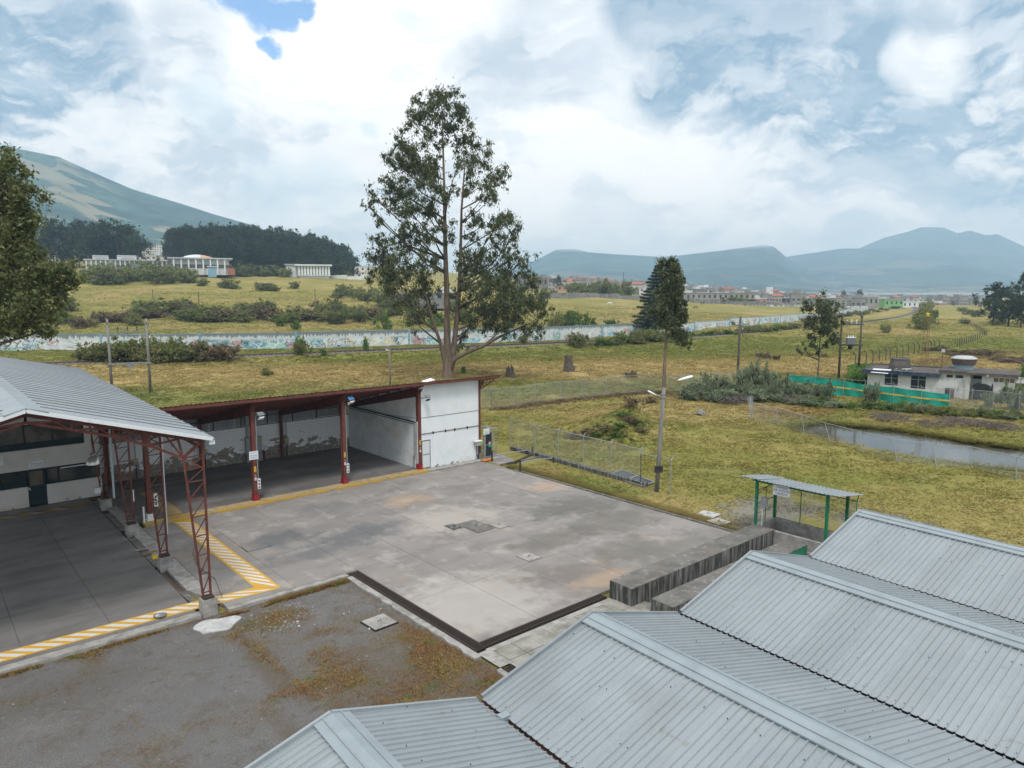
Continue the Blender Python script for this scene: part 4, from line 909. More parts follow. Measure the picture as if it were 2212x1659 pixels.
d_ = thing('metal_dish', 'shallow round metal pan lying on the striped band', 'pan', (6.55, 27.75, .01)); MB().lathe([(.0, .02), (.12, .02), (.19, .05), (.21, .06), (.2, .045), (.12, .0), (0, .0)], 18).build('pan', M['lamp_alu'], d_, True); MB().lathe([(.21, .06), (.23, .062), (.23, .05)], 18).build('rim', M['black_metal'], d_)
# cable on floor
MB().tube([(8.9, 28.0, .02), (9.3, 30, .02), (9.2, 32, .02), (9.6, 34, .02), (10.1, 35.2, .02)], .012, 5).build('hose', M['soil']); tag(bpy.data.objects['hose'], 'thin dark hose lying on the slab beside the nearest lattice column', 'hose')
# ------------------------------------------------------------------ shed (centre)
D = thing('shed', 'open fronted shed with rusty lean-to roof, red columns and white end room', 'shed')
FZ, BZ, FY, BY = 6.14, 3.66, 39.42, 50.35
rs = math.hypot(BY-FY, FZ-BZ); me = sheet_mesh(1.02, rs, 4, .04, 'roof_sheet', M['rust_roof'], True)
for i in range(24):
    x = 8.55+i*1.015; place_sheet(me, D, (x+.0, FY, FZ), (1, 0, 0), (0, BY-FY, BZ-FZ))
def rz_(y): return FZ+(BZ-FZ)*(y-FY)/(BY-FY)
MB().box(8.55, 32.9, FY+.02, FY+.10, FZ-.20, FZ-.03).build('front_beam', M['red_steel'], D)
for y in (40.9, 42.4, 43.9, 45.4, 46.9, 48.4, 49.7):
    MB().box(8.55, 32.8, y-.04, y+.04, rz_(y)-.15, rz_(y)-.02).build('purlin', M['red_steel'], D)
CX_ = [9.3, 14.95, 20.65, 26.3]
for i, x in enumerate(CX_):
    c_ = MB(); c_.box(x-.11, x+.11, 40.05, 40.09, .5 if i else .45, 5.6).box(x-.11, x+.11, 40.31, 40.35, .45, 5.6).box(x-.03, x+.03, 40.09, 40.31, .45, 5.6)
    cc = c_.build('column', M['red_steel'], D)
    if i == 3:
        pass
    ft = MB().prism([(x-.2, 39.95), (x+.2, 39.95), (x+.2, 40.45), (x-.2, 40.45)], .10, .14).box(x-.14, x+.14, 40.0, 40.4, .14, .46).build('column_foot', M['red_paint' if i else 'sign_white'], D)
    # rafter: deep truss from the column to the rear wall
    r_ = MB(); 
    r_.bar((x, FY+.15, rz_(FY+.15)-.22), (x, 50.0, rz_(50.)-.22), .08, .08); r_.bar((x, FY+.25, rz_(FY)-.45), (x, 40.2, 5.15), .06, .06); r_.bar((x, 40.2, 5.15), (x, 50., rz_(50.)-.55), .08, .08)
    ys = np.linspace(40.2, 50, 13)
    for j in range(12):
        y_ = ys[j]; y2 = ys[j+1]; q = lambda y: 5.15+(rz_(50.)-.55-5.15)*(y-40.2)/9.8
        r_.bar((x, y_, q(y_)), (x, y2, rz_(y2)-.22), .045, .045); r_.bar((x, y_, q(y_)), (x, y_, rz_(y_)-.22), .04, .04)
    r_.add([(x-.012, 40.2, 5.16), (x-.012, 49.9, rz_(49.9)-.52), (x-.012, 49.9, rz_(49.9)-.24), (x-.012, 40.2, rz_(40.2)-.24)], [(0, 1, 2, 3)])
    for y_ in (39.6, 39.9): r_.bar((x, y_, rz_(y_)-.25), (x, y_+.1, 5.15+(40.2-y_)*1.2), .03)
    r_.build('rafter', M['red_steel'], D)
    if i < 3: MB().box(x-.1, x+.1, 49.7, 49.85, .1, 3.6).build('rear_column', M['red_steel'], D)
br = MB(); x = 31.45
br.bar((x, 39.5, 5.9), (x, 40.9, 5.62), .05); br.bar((x, 39.5, 5.85), (x, 40.1, 5.1), .06); br.bar((x, 39.8, 5.85), (x, 39.8, 5.5), .04); br.bar((x, 39.6, 5.8), (x, 40.1, 5.5), .04)
br.bar((31.4, 39.9, 5.85), (32.8, 39.9, 5.85), .05); br.bar((31.45, 39.9, 5.2), (32.75, 39.9, 5.75), .05)
for j in range(5): br.bar((31.5+j*.26, 39.9, 5.85), (31.5+j*.26, 39.9, 5.22+j*.12), .03); br.bar((31.5+j*.26, 39.9, 5.85), (31.74+j*.24, 39.9, 5.3+j*.12), .03)
br.build('eave_bracket', M['red_steel'], D)
MB().box(31.36, 31.50, 39.98, 40.1, .45, 5.9).build('column', M['red_steel'], D); MB().box(31.26, 31.58, 39.9, 40.16, 0, .45).build('column_foot', M['old_concrete'], D)
# walls
wl2 = lambda nm, mm, *b_: MB().box(*b_).build(nm, M[mm], D)
wl2('rear_wall', 'peeling_wall', 8.6, 26.2, 50.0, 50.2, 0, 2.66); wl2('sill_rail', 'dark_frame', 8.6, 26.2, 49.96, 50.0, 2.62, 2.68)
for i in range(10): wl2('wall_sheet', 'grey_sheet', 8.6+i*1.76+.01, 8.6+(i+1)*1.76-.01, 50.04, 50.07, 2.68, 3.6)
wl2('top_rail', 'dark_frame', 8.6, 26.2, 49.97, 50.03, 3.28, 3.32)
for i in range(9): wl2('stud', 'dark_frame', 10.2+i*1.9, 10.25+i*1.9, 49.97, 50.03, 2.68, 3.55)
MB().add([(26.2, 40.25, 0), (26.2, 50.0, 0), (26.2, 50.0, 3.36), (26.2, 40.25, 3.36), (26.42, 40.25, 0), (26.42, 50., 0), (26.42, 50, 3.36), (26.42, 40.25, 3.36)],
         [(0, 3, 2, 1), (4, 5, 6, 7), (3, 7, 6, 2), (0, 4, 7, 3)]).build('side_wall', M['side_wall'], D)
MB().add([(26.3, 40.2, 3.36), (26.3, 50.0, 3.36), (26.3, 50.0, rz_(50)-.05), (26.3, 40.2, rz_(40.2)-.05), (26.42, 40.2, 3.36), (26.42, 50, 3.36), (26.42, 50, rz_(50)-.05), (26.42, 40.2, rz_(40.2)-.05)],
         [(0, 3, 2, 1), (4, 5, 6, 7), (0, 4, 7, 3)]).build('upper_side_wall', M['side_wall'], D)
MB().bar((26.17, 40.4, 3.33), (26.17, 49.9, 3.33), .06, .07).bar((26.14, 40.4, 3.18), (26.14, 49.9, 3.18), .03).build('ledge_rail', M['dark_frame'], D)
MB().tube([(26.12, 40.45, 3.1), (26.12, 40.45, 1.0)], .07, 8).tube([(26.1, 40.6, 1.0), (26.1, 40.6, .15)], .05, 8).build('downpipe', M['grey_steel'], D)
# front wall of end room with door opening
wl2('front_wall', 'white_wall', 27.16, 31.36, 40.05, 40.25, 0, 5.95); wl2('front_wall', 'white_wall', 26.42, 27.16, 40.05, 40.25, 2.06, 5.95)
wl2('end_wall', 'white_wall', 31.2, 31.36, 40.25, 50.1, 0, 3.6)
MB().add([(31.36, 40.25, 3.6), (31.36, 50.1, 3.6), (31.36, 50.1, 3.65), (31.36, 40.25, 5.9)], [(0, 1, 2, 3)]).build('end_wall', M['white_wall'], D)
wl2('rear_wall', 'white_wall', 26.42, 31.36, 50.0, 50.2, 0, 3.6)
dd = MB().box(26.46, 27.12, 40.08, 40.13, .08, 2.02).build('door', M['pale_cement'] if False else M['galvanised'], D)
MB().box(26.5, 27.08, 40.065, 40.08, 1.1, 1.96).build('panel', M['factory_white'], dd); MB().box(26.5, 27.08, 40.065, 40.08, .16, 1.0).build('panel', M['factory_white'], dd)
MB().box(27.32, 28.45, 39.99, 40.05, .08, 2.42).build('sliding_panel', M['white_wall'], D)
MB().box(26.4, 31.4, 40.025, 40.05, 3.63, 3.65).build('conduit', M['tank_rust'], D); MB().box(26.4, 31.4, 40.0, 40.05, 2.50, 2.535).build('door_track', M['tank_rust'], D)
for x in (27.35, 28.4, 29.2, 30.3): wl2('track_bracket', 'black_metal', x-.03, x+.03, 39.97, 40.05, 2.42, 2.6)
MB().bar((26.35, 40.0, 3.6), (25.0, 46, 3.5), .02).build('stay_cable', M['black_metal'], D)
# electric panel on the rear wall
ep = thing('electrical_cabinet', 'grey wall cabinet with two yellow warning triangles on peeling wall', 'electrical cabinet', (18.0, 49.98, .1))
for x0 in (0, .57):
    dd = MB().box(x0+.01, x0+.56, -.3, 0, .62, 1.78).build('cabinet_door', M['galvanised'], ep)
    MB().add([(x0+.18, -.305, 1.35), (x0+.42, -.305, 1.35), (x0+.30, -.305, 1.58)], [(0, 1, 2)]).build('warning_triangle', M['sign_yellow'], dd)
    MB().box(x0+.29, x0+.31, -.309, -.306, 1.40, 1.50).build('bolt_mark', M['black_metal'], dd)
MB().box(.0, 1.14, -.35, 0, 0, .6).build('plinth', M['kerb_concrete'], ep); MB().box(.1, .3, -.12, 0, 1.8, 3.4).build('conduit', M['grey_steel'], ep); MB().box(.78, .86, -.1, 0, 1.8, 3.2).build('conduit', M['dark_frame'], ep)
MB().box(1.2, 1.28, -.4, 0, 0, .7).build('guard', M['red_steel'], ep)
for x, lb in ((10.9, 'small yellow marked switch box on peeling wall near hall corner'), (15.2, 'small yellow marked switch box between hall roof and grey cabinet'), (21.0, 'small yellow marked switch box on rear column right of the grey cabinet')):
    q = thing('switch_box', lb, 'switch box', (x, 49.8, 1.25)); MB().box(-.14, .14, -.1, 0, -.2, .2).build('case', M['grey_steel'], q); MB().box(-.12, .12, -.104, -.1, .04, .18).build('label_plate', M['sign_yellow'], q); MB().tube([(0, -.03, .2), (0, -.03, 2.1)], .03).build('conduit', M['grey_steel'], q); MB().box(-.02, .04, -.05, -.0, -1.15, -.2).build('guard', M['rusty_steel'], q)
pendant(16.1, 43.5, 4.55, .24, 5.2, 'bell shaped lamp under the rusty shed roof')
# column fittings
for i, x in enumerate(CX_[1:3]+[CX_[3]]):
    nm = ('left', 'middle', 'right')[i]
    wh = ('the red column carrying the pictogram board', 'the second red column of the shed', 'the red column at the white room corner')[i]
    q = thing('sticker', 'yellow vertical sticker on '+wh, 'sticker', (x, 40.03, 1.95), group='yellow stickers on the red columns'); MB().box(-.06, .06, 0, .012, -.16, .16).build('plate', M['sign_yellow'], q); MB().box(-.012, .012, -.003, 0, -.14, .14).build('line', M['print_dark'], q)
    q = thing('sticker', 'small white notice on '+wh, 'sticker', (x, 40.03, 1.38), group='white notices on the red columns'); MB().box(-.05, .06, 0, .012, -.09, .09).build('plate', M['sign_white'], q); MB().box(-.04, .05, .0, .012, .15, .26).build('plate', M['house_pink'], q)
    for k_ in range(3): MB().box(-.03, .04, -.003, 0, .05-.05*k_, .065-.05*k_).build('line', M['print_dark'], q)
    if i < 2:
        q = thing('socket_panel', 'white panel with three dark sockets on '+wh, 'socket panel', (x+.2, 40.1, 1.05), group='triple socket panels on the red columns')
        MB().box(-.09, .09, -.06, .06, -.3, .3).build('case', M['sign_white'], q)
        for k_ in range(3): MB().lathe([(0, 0), (.05, 0), (.05, .02)], 10).build('socket', M['black_metal'], q, loc=(0, -.06, .19-k_*.19), rot=(R(90), 0, 0))
        MB().tube([(-.02, 0, .3), (-.02, 0, 4.0)], .03).build('conduit', M['galvanised'], q)
q = thing('socket_panel', 'white socket panel on the red column half hidden behind lattice column', 'socket panel', (9.62, 40.1, 1.15)); MB().box(-.09, .09, -.05, .05, -.35, .35).build('case', M['sign_white'], q)
for k_ in range(3): MB().box(-.05, .05, -.055, -.05, .14-k_*.2, .24-k_*.2).build('socket', M['black_metal'], q)
q = thing('bollard', 'short white pipe bollard left of the first shed column', 'bollard', (8.95, 39.9, .05)); MB().tube([(0, 0, 0), (0, 0, .9)], .05, 8).build('pipe', M['sign_white'], q)
s = thing('sign', 'white board with rows of small blue pictograms on the left shed column', 'sign', (14.9, 40.02, 2.78))
MB().box(-.26, .26, -.012, .012, -.24, .24).build('board', M['sign_white'], s)
for a in range(3):
    for b_ in range(2): MB().lathe([(.035, 0), (.05, 0), (.05, .004), (.035, .004)], 12).build('pictogram', M['print_blue'], s, loc=(-.14+a*.14, -.014, .0-b_*.13), rot=(R(90), 0, 0))
MB().box(-.2, .2, -.015, -.012, .14, .16).build('line', M['print_blue'], s)
# solar lamps on columns
for i, (x, y, z, lb) in enumerate([(15.25, 39.6, 5.1, 'solar lamp with panel on the left shed column top'), (20.95, 39.6, 5.45, 'solar lamp with blue panel on the second shed column top'), (26.6, 39.55, 5.05, 'dark flood lamp on the shed column by the white room')]):
    q = thing('flood_lamp', lb, 'flood lamp', (x, y, z), R(10)); MB().box(-.2, .2, -.14, .14, -.02, .02).build('panel', M['blue_sheet' if i == 1 else 'grey_steel'], q, rot=(R(35), 0, 0), loc=(0, 0, .12)); MB().box(-.15, .15, -.12, .10, -.05, .0).build('lamp_head', M['lamp_white' if i < 2 else 'black_metal'], q, rot=(R(-40), 0, 0), loc=(-.05, -.1, -.10)); MB().tube([(0, .1, 0), (-.1, .5, -.05)], .025).build('arm', M['grey_steel'], q)
# gutter debris on roof near the tree
MB().box(-.5, .5, -.2, .2, 0, .12).build('roof_scrap', M['lamp_white'], None, loc=(27.4, 40.6, 5.98), rot=(.2, -.1, .3)); tag(bpy.data.objects['roof_scrap'], 'pale scrap of sheet lying on the rusty roof before the tall tree', 'scrap')
# ------------------------------------------------------------------ mesh gate room next to shed
Gt = thing('gate_cage', 'mesh cage with framed door and lean roof beside the white room', 'cage', (31.95, 40.1, 0))
f = MB(); f.box(-.05, .02, -.03, .03, 0, 2.0).box(.72, .79, -.03, .03, 0, 2.0).box(-.05, .79, -.03, .03, 1.93, 2.0).build('door_frame', M['galvanised'], Gt)
dd = MB().box(.03, .08, -.02, .02, .05, 1.9).box(.66, .71, -.02, .02, .05, 1.9).box(.08, .66, -.02, .02, .05, .1).box(.08, .66, -.02, .02, 1.85, 1.9).box(.08, .66, -.02, .02, .93, .98).build('door', M['galvanised'], Gt)
MB().box(.08, .66, .0, .01, .1, 1.85).build('mesh_panel', M['window_dark'], dd)
MB().box(.08, .95, .02, 1.6, 2.2, 2.24).build('roof', M['grey_steel'], Gt, rot=(0, R(12), 0))
for x, y in ((1.35, .3), (1.35, 1.8), (.76, 1.8)): MB().tube([(x, y, 0), (x, y, 2.0)], .025).build('post', M['galvanised'], Gt)
MB().tube([(.76, 0, 2.), (1.35, .3, 2.), (1.35, 1.8, 2.)], .02).tube([(.76, 0, 1.), (1.35, .3, 1.), (1.35, 1.8, 1.)], .015).build('rail', M['galvanised'], Gt)
s = thing('sign', 'white notice with warning triangle above the mesh door', 'sign', (32.08, 40.04, 1.98)); MB().box(-.28, .28, -.01, .01, -.22, .22).build('board', M['sign_white'], s)
MB().add([(-.22, -.013, .08), (-.12, -.013, .08), (-.17, -.013, .17)], [(0, 1, 2)]).build('warning_triangle', M['sign_yellow'], s)
text('BODEGA DE', .085, (.03, -.013, .03), (R(90), 0, 0), M['print_green'], s); text('QUIMICOS', .085, (.03, -.013, -.07), (R(90), 0, 0), M['print_green'], s); MB().box(-.22, .24, -.014, -.011, -.17, -.14).build('line', M['print_green'], s)
s = thing('placard', 'small diamond hazard placard over a green notice on the mesh door', 'placard', (32.35, 40.04, 1.12))
for k_, (a, b_, mm) in enumerate([(0, .09, 'print_red'), (.09, 0, 'sign_yellow'), (0, -.09, 'sign_white'), (-.09, 0, 'print_blue')]): MB().box(-.055, .055, -.006, .006, -.055, .055).build('tile', M[mm], s, loc=(a*.9, 0, b_*.9), rot=(0, R(45), 0))
MB().box(-.08, .22, -.006, .006, -.35, -.2).build('board', M['print_green'], s)
q = thing('wall_sink', 'white basin with pipes mounted on the end of white wall', 'basin', (31.15, 39.98, 1.2)); MB().box(-.32, .28, -.3, .0, .2, .27).build('rim', M['sign_white'], q); MB().box(-.25, .2, -.25, .0, -.1, .2).build('bowl', M['kerb_concrete'], q); MB().tube([(-.1, -.1, -.1), (-.08, -.08, -.8), (.08, -.06, -1.15)], .03).tube([(.06, -.1, -.1), (.06, -.08, -1.1)], .03).build('pipe', M['dark_frame'], q)
q = thing('orange_plate', 'flat rusty orange plate on the ground by the mesh door', 'plate', (31.55, 39.3, .05), .05); MB().box(-.45, .45, -.22, .22, 0, .05).build('plate', M['orange_metal'], q)
# concrete path, low wall and rails east of the shed
MB().box(31.5, 33.2, 37.6, 40.05, -.2, .0).box(33.2, 35.0, 38.6, 42.5, -.2, -.01).build('path', M['concrete'])['kind'] = 'structure'
MB().prism([(31.5, 37.6), (32.6, 37.3), (35.1, 38.4), (35.1, 38.6), (32.6, 37.6)], -.1, .10).build('kerb', M['rusty_steel'])['kind'] = 'structure'
def railing(pts, label, posts_):
    q = thing('pipe_railing', label, 'railing', (0, 0, 0), group='low pipe railings by the corner of the yard'); MB().tube(pts, .03).build('rail', M['galvanised'], q)
    for x, y, h in posts_: MB().box(x-.045, x+.045, y-.045, y+.045, -.1, h).build('post', M['rusty_steel'], q)
railing([(31.75, 38.9, .42), (35.0, 38.9, .35)], 'low grey rail between two rusty posts on the concrete path', [(31.72, 38.95, .8), (35.35, 38.6, .62)])
railing([(31.3, 35.4, .52), (31.9, 35.5, .62), (34.6, 35.7, .38)], 'bent greenish rail between two rusty posts over the grass', [(31.25, 35.35, .85), (34.75, 35.7, .42)])
# ------------------------------------------------------------------ fences
def fence(pts, h, label, group=None, gap=None, name='chain_link_fence', arm=True, lean=(0, 0), base=None, rail=True, mesh=True, mm='galvanised', top=0.):
    """posts at the given points, top rail and chain link panels between"""
    g = thing(name, label, 'fence', (pts[0][0], pts[0][1], 0), group=group)
    P0 = []
    for x, y in pts:
        z = base if base is not None else tzs(x, y)-.05
        P0.append(Vector((x-pts[0][0], y-pts[0][1], z)))
    for i, p_ in enumerate(P0):
        lx, ly = lean(i) if callable(lean) else lean
        tp = p_+Vector((lx, ly, h))
        mb = MB().tube([p_, tp], .032, 6)
        if arm:
            dd = (P0[min(i+1, len(P0)-1)]-P0[max(i-1, 0)]).normalized(); nrm = Vector((-dd.y, dd.x, 0)); mb.tube([tp, tp+nrm*.18+Vector((0, 0, .22))], .02, 5)
        mb.build('post', M[mm], g)
    for i in range(len(P0)-1):
        la = lean(i) if callable(lean) else lean; lb = lean(i+1) if callable(lean) else lean
        a = P0[i]; b = P0[i+1]; at = a+Vector((*la, h)); bt = b+Vector((*lb, h))
        if rail: MB().tube([at, bt], .024, 6).build('rail', M[mm], g)
        if mesh:
            L_ = math.hypot(b.x-a.x, b.y-a.y)
            me = MB().add([(0, 0, .05), (L_, 0, .05+b.z-a.z), (L_, 0, h-.02+b.z-a.z), (0, 0, h-.02)], [(0, 1, 2, 3)])
            o = me.build('mesh_panel', M['chain_link'], g, loc=a+Vector((la[0]/2, la[1]/2, 0)), rot=(0, 0, math.atan2(b.y-a.y, b.x-a.x)))
            nx, ny = -(b.y-a.y)/L_, (b.x-a.x)/L_
            o.rotation_euler[0] = -math.asin(max(-.9, min(.9, (la[0]*nx+la[1]*ny)/h)))
    return g
def lerp2(a, b, n): return [(a[0]+(b[0]-a[0])*i/n, a[1]+(b[1]-a[1])*i/n) for i in range(n+1)]
fb = lerp2((35.25, 38.2), (34.6, 27.7), 4)
fence([(35.6, 41.5)]+fb, 2.15, 'chain link fence on a low concrete wall beside the street lamp', base=.2)
fence([(34.6, 27.7), (34.45, 25.3)], 2.15, 'last short bay of chain link fence in front of the lamp pole', base=-.05, mesh=False)
MB().prism([(35.15, 41.), (35.5, 41.), (35.5, 38.2), (34.85, 27.3), (34.5, 27.3), (35.12, 38.2)], -.2, .26).build('low_wall', M['stained_concrete']); tag(bpy.data.objects['low_wall'], 'low stained concrete wall carrying the near chain link fence', 'wall')
MB().box(31.4, 35.1, 37.5, 37.62, -.2, .1).build('kerb', M['old_concrete'])['kind'] = 'structure'
fa = [G(*q) for q in [(1062, 884), (1110, 878), (1156, 872), (1210, 868), (1258, 864), (1309, 860), (1350, 857), (1396, 852), (1440, 850), (1478, 846), (1518, 844), (1552, 842), (1590, 838), (1628, 836), (1668, 836)]]
fence(fa, 2.15, 'long chain link fence across the grass from white room to green net', 'chain link fence lines')
fence([(41.5, 62.5), (43.5, 60.2), fa[0]], 2.1, 'short chain link run behind the white room corner', 'chain link fence lines')
tf0, tf1 = (61.8, 36.1), (56.1, 12.9)
tfp = [G(*q) for q in [(1624, 905), (1682, 918), (1738, 936), (1796, 958), (1866, 978), (1940, 998), (2024, 1010), (2100, 1015), (2195, 1040)]]
tfp += [(tfp[-1][0]-.6, tfp[-1][1]-3.2), (tfp[-1][0]-1.2, tfp[-1][1]-6.4)]
tl = [(0, 0), (.15, .4), (.2, .45), (.25, .75), (.2, .6), (.1, .5), (.1, .4), (.15, .25), (.1, .1), (0, 0), (0, 0)]
fence(tfp, 1.72, 'leaning chain link fence through the pond edge', arm=False, lean=lambda i: tl[i], base=-.15)
q = thing('mesh_roll', 'crumpled end of wire mesh at the corner of the leaning fence', 'wire mesh', (61.8, 36.1, 0)); MB().tube([(0, 0, -.1), (.05, .1, .9), (.35, .5, 2.1)], [.14, .2, .32], 8).build('mesh_bundle', M['chain_link'], q); MB().tube([(.0, 0, -.1), (.4, .5, 2.15)], .04).build('post', M['galvanised'], q)
# green shade net with posts and tape
ng = [G(*q) for q in [(1701, 845), (1760, 850), (1822, 856), (1868, 862), (1930, 870), (1990, 878), (2050, 884)]]
nf = thing('shade_net_fence', 'bright green shade net with yellow warning tape before the old white building', 'fence', (*ng[0], 0))
def rel(p_, z): return Vector((p_[0]-ng[0][0], p_[1]-ng[0][1], z))
NH = [2.05, 2.0, 1.85, 1.7, 1.75, 1.7, 1.6]
for i in range(len(ng)-1):
    a, b = ng[i], ng[i+1]; vs = []; nn = 14
    for j in range(nn+1):
        u = j/nn
        for k_ in range(7):
            w = k_/6; z = w*(NH[i]*(1-u)+NH[i+1]*u)-.05*math.sin(3.14*u)*w
            off = .10*math.sin(u*9+i*2+w*3)*(1-w*.6)+rnd.uniform(-.02, .02)
            vs.append((a[0]+(b[0]-a[0])*u-ng[0][0]-off, a[1]+(b[1]-a[1])*u-ng[0][1], z))
    fs = [(j*7+k_, j*7+k_+1, (j+1)*7+k_+1, (j+1)*7+k_) for j in range(nn) for k_ in range(6)]
    MB().add(vs, fs).build('net_panel', M['shade_net'], nf, True)
    zt = [.98, 1.0, .92, .88, .86, .84, .82]
    t0 = rel(a, zt[i]); t1 = rel(b, zt[i+1]); o_ = Vector((-.17, 0, 0))
    MB().add([t0+o_, t1+o_, t1+o_+Vector((0, 0, .17)), t0+o_+Vector((0, 0, .17))], [(0, 1, 2, 3)]).build('warning_tape', M['tape_yellow'], nf)
    ang = math.atan2(b[1]-a[1], b[0]-a[0]); L_ = math.hypot(b[0]-a[0], b[1]-a[1])
    for k_ in range(max(1, int(L_/1.9))): 
        u = (k_+.5)/max(1, int(L_/1.9)); pz = t0.lerp(t1, u)+Vector((-.185, 0, .085)); text('PRECAUCION', .14, pz, (R(90), 0, ang), M['print_dark'], nf, 'tape_lettering')
for p_ in ng: MB().tube([rel(p_, -.1)+Vector((-.12, 0, 0)), rel(p_, 2.1)+Vector((-.12, 0, 0)), rel(p_, 2.35)+Vector((-.3, .1, 0))], .03).build('post', M['galvanised'], nf)
for a, b in zip(ng[:-1], ng[1:]): MB().tube([rel(a, 2.1)+Vector((-.12, 0, 0)), rel(b, 2.1)+Vector((-.12, 0, 0))], .02, 5).build('rail', M['galvanised'], nf)
fe = [ng[-1]]+[G(*q) for q in [(2098, 886), (2144, 890), (2200, 896), (2290, 905)]]
fence(fe, 2.1, 'chain link fence before the white end of the old building', 'chain link fence lines')
# ------------------------------------------------------------------ old white building on the right
bA = Vector((90.2, 37.6, 0)); bB = Vector((93.9, 20.6, 0)); ux = (bB-bA).normalized(); LB = (bB-bA).length; ang = math.atan2(ux.y, ux.x)
B = thing('old_building', 'long derelict white building with dark flat roofs and blue fascia', 'building', bA, ang)
def bb(nm, mm, *b_): return MB().box(*b_).build(nm, M[mm], B)
def bx_(px, py=850):
    """distance along the building front at a pixel column"""
    dd = ray(px, py); # intersect with vertical front plane
    n_ = Vector((-ux.y, ux.x)); t_ = (bA.x*n_.x+bA.y*n_.y)/(dd.x*n_.x+dd.y*n_.y); return (dd.x*t_-bA.x)*ux.x+(dd.y*t_-bA.y)*ux.y
xs_ = {k_: bx_(k_) for k_ in (1865, 1872, 1913, 1938, 1966, 1998, 2024, 2058, 2086, 2100, 2112, 2130, 2150, 2190, 2196)}
x0 = xs_[1872]; x1 = xs_[2024]; x2 = xs_[2100]; x3 = xs_[2190]
# low wing with openings
h1 = 2.55
def opening_wall(xa, xb, h, ops, mm='old_white', depth=.2):
    cur = xa
    for a, b, z0, z1 in sorted(ops):
        bb('wall', mm, cur, a, 0, depth, 0, h)
        if z0 > .05: bb('wall', mm, a, b, 0, depth, 0, z0)
        if z1 < h-.02: bb('wall', mm, a, b, 0, depth, z1, h)
        cur = b
    bb('wall', mm, cur, xb, 0, depth, 0, h)
opening_wall(x0, x1, h1, [(xs_[1913]-.2, xs_[1938], 1.0, 2.3), (xs_[1966], xs_[1998], .8, 2.3)])
for a, b, z0, z1 in [(xs_[1913]-.2, xs_[1938], 1.0, 2.3), (xs_[1966], xs_[1998], .8, 2.3)]:
    w_ = MB().box(a, b, .12, .16, z0, z1).build('window', M['window_dark'], B)
    MB().box((a+b)/2-.04, (a+b)/2+.04, .08, .12, z0, z1).box(a, b, .08, .12, z1-.45, z1-.38).build('frame', M['galvanised'], w_)
bb('wall', 'old_white', x0, x0+.2, .2, 6.8, 0, h1)
bb('roof', 'old_roof', x0-.5, x1+.3, -.6, 7.2, h1+.02, h1+.22); bb('fascia', 'blue_fascia', x0-.55, x1+.3, -.68, -.605, h1-.20, h1+.25); bb('parapet', 'old_roof', x0-.55, x0-.4, -.6, 7.2, h1+.22, h1+.34); bb('parapet', 'old_roof', x0-.4, x1+.3, 7.1, 7.25, h1+.22, h1+.36)
# taller wing
h2 = 3.0
opening_wall(x1+.02, xs_[2086]-.1, h2, [(xs_[2058]-.75, xs_[2058]-.1, 2.35, 2.7), (xs_[2086]-1.1, xs_[2086]-.35, 2.35, 2.7)])
for a in (xs_[2058]-.75, xs_[2086]-1.1): bb('vent_window', 'window_dark', a, a+.7, .14, .16, 2.35, 2.7)
bb('roof', 'old_roof', x1+.1, xs_[2086], -.3, 6.5, h2, h2+.2); bb('fascia', 'old_roof', x1+.05, xs_[2086], -.38, -.31, h2-.1, h2+.24)
# recessed bay with fallen tank
bb('pillar', 'old_white', xs_[2086]-.1, xs_[2086]+.35, -.15, .25, 0, 2.95)
xr0, xr1 = xs_[2086]+.35, xs_[2112]+.3
bb('wall', 'old_white', xr0, xr1, .9, 1.1, 0, 2.3); bb('wall', 'old_white', xr0, xr1, .9, 1.1, 2.7, 2.95); bb('wall', 'old_white', xr0+1.1, xr1, .9, 1.1, 2.3, 2.7); bb('wall', 'old_white', xr0, xr0+.2, .9, 1.1, 2.3, 2.7); bb('vent_window', 'window_dark', xr0+.2, xr0+1.1, 1.0, 1.05, 2.3, 2.7)
# right wing
x3 = xs_[2196]-.3
bb('wall', 'old_white', xr1, x3, -.2, 0, 0, 2.2)
nb = 6; xa_ = xs_[2150]-.3; bw = .42
bb('wall', 'old_white', xr1, xa_, -.2, 0, 2.2, 2.9); bb('wall', 'old_white', xa_+nb*.5, x3, -.2, 0, 2.2, 2.9); bb('wall', 'old_white', xa_, xa_+nb*.5, -.2, 0, 2.62, 2.9)
for i in range(nb):
    bb('mullion', 'old_white', xa_+i*.5, xa_+i*.5+.08, -.2, 0, 2.2, 2.62); v = bb('vent_block', 'old_roof', xa_+i*.5+.08, xa_+i*.5+.5, -.12, -.05, 2.2, 2.62)
    MB().tube([(xa_+i*.5+.29, -.17, 2.41), (xa_+i*.5+.29, -.12, 2.41)], .13, 10).build('ring', M['brick_red'], v)
bb('wall', 'old_white', x3-.2, x3, 0, 5.5, 0, 2.9); bb('wall', 'old_white', xr1, xr1+.2, 0, 1.1, 0, 2.9)
bb('roof', 'old_roof', xs_[2086]-.2, x3+.5, -.7, 6, 2.97, 3.12); bb('fascia', 'old_roof', xs_[2086]-.2, x3+.5, -.76, -.705, 2.88, 3.14)
for xx in (xr1+.5, xr1+3.4): bb('lamp_bulb', 'lamp_white', xx, xx+.12, -.85, -.77, 2.8, 2.95)
q = thing('concrete_tank', 'dark tapered concrete tank standing on the low flat roof', 'water tank', bA+ux*(xs_[1966]-1.6)+Vector((-ux.y, ux.x, 0))*2.2+Vector((0, 0, h1+.2))); MB().lathe([(1.3, 0), (1.05, 1.35), (1.0, 1.4), (0, 1.42)], 18).build('tank_body', M['old_roof'], q, True); MB().lathe([(1.08, 1.28), (1.12, 1.3), (1.12, 1.42), (1.0, 1.43)], 18).build('rim', M['old_concrete'], q)
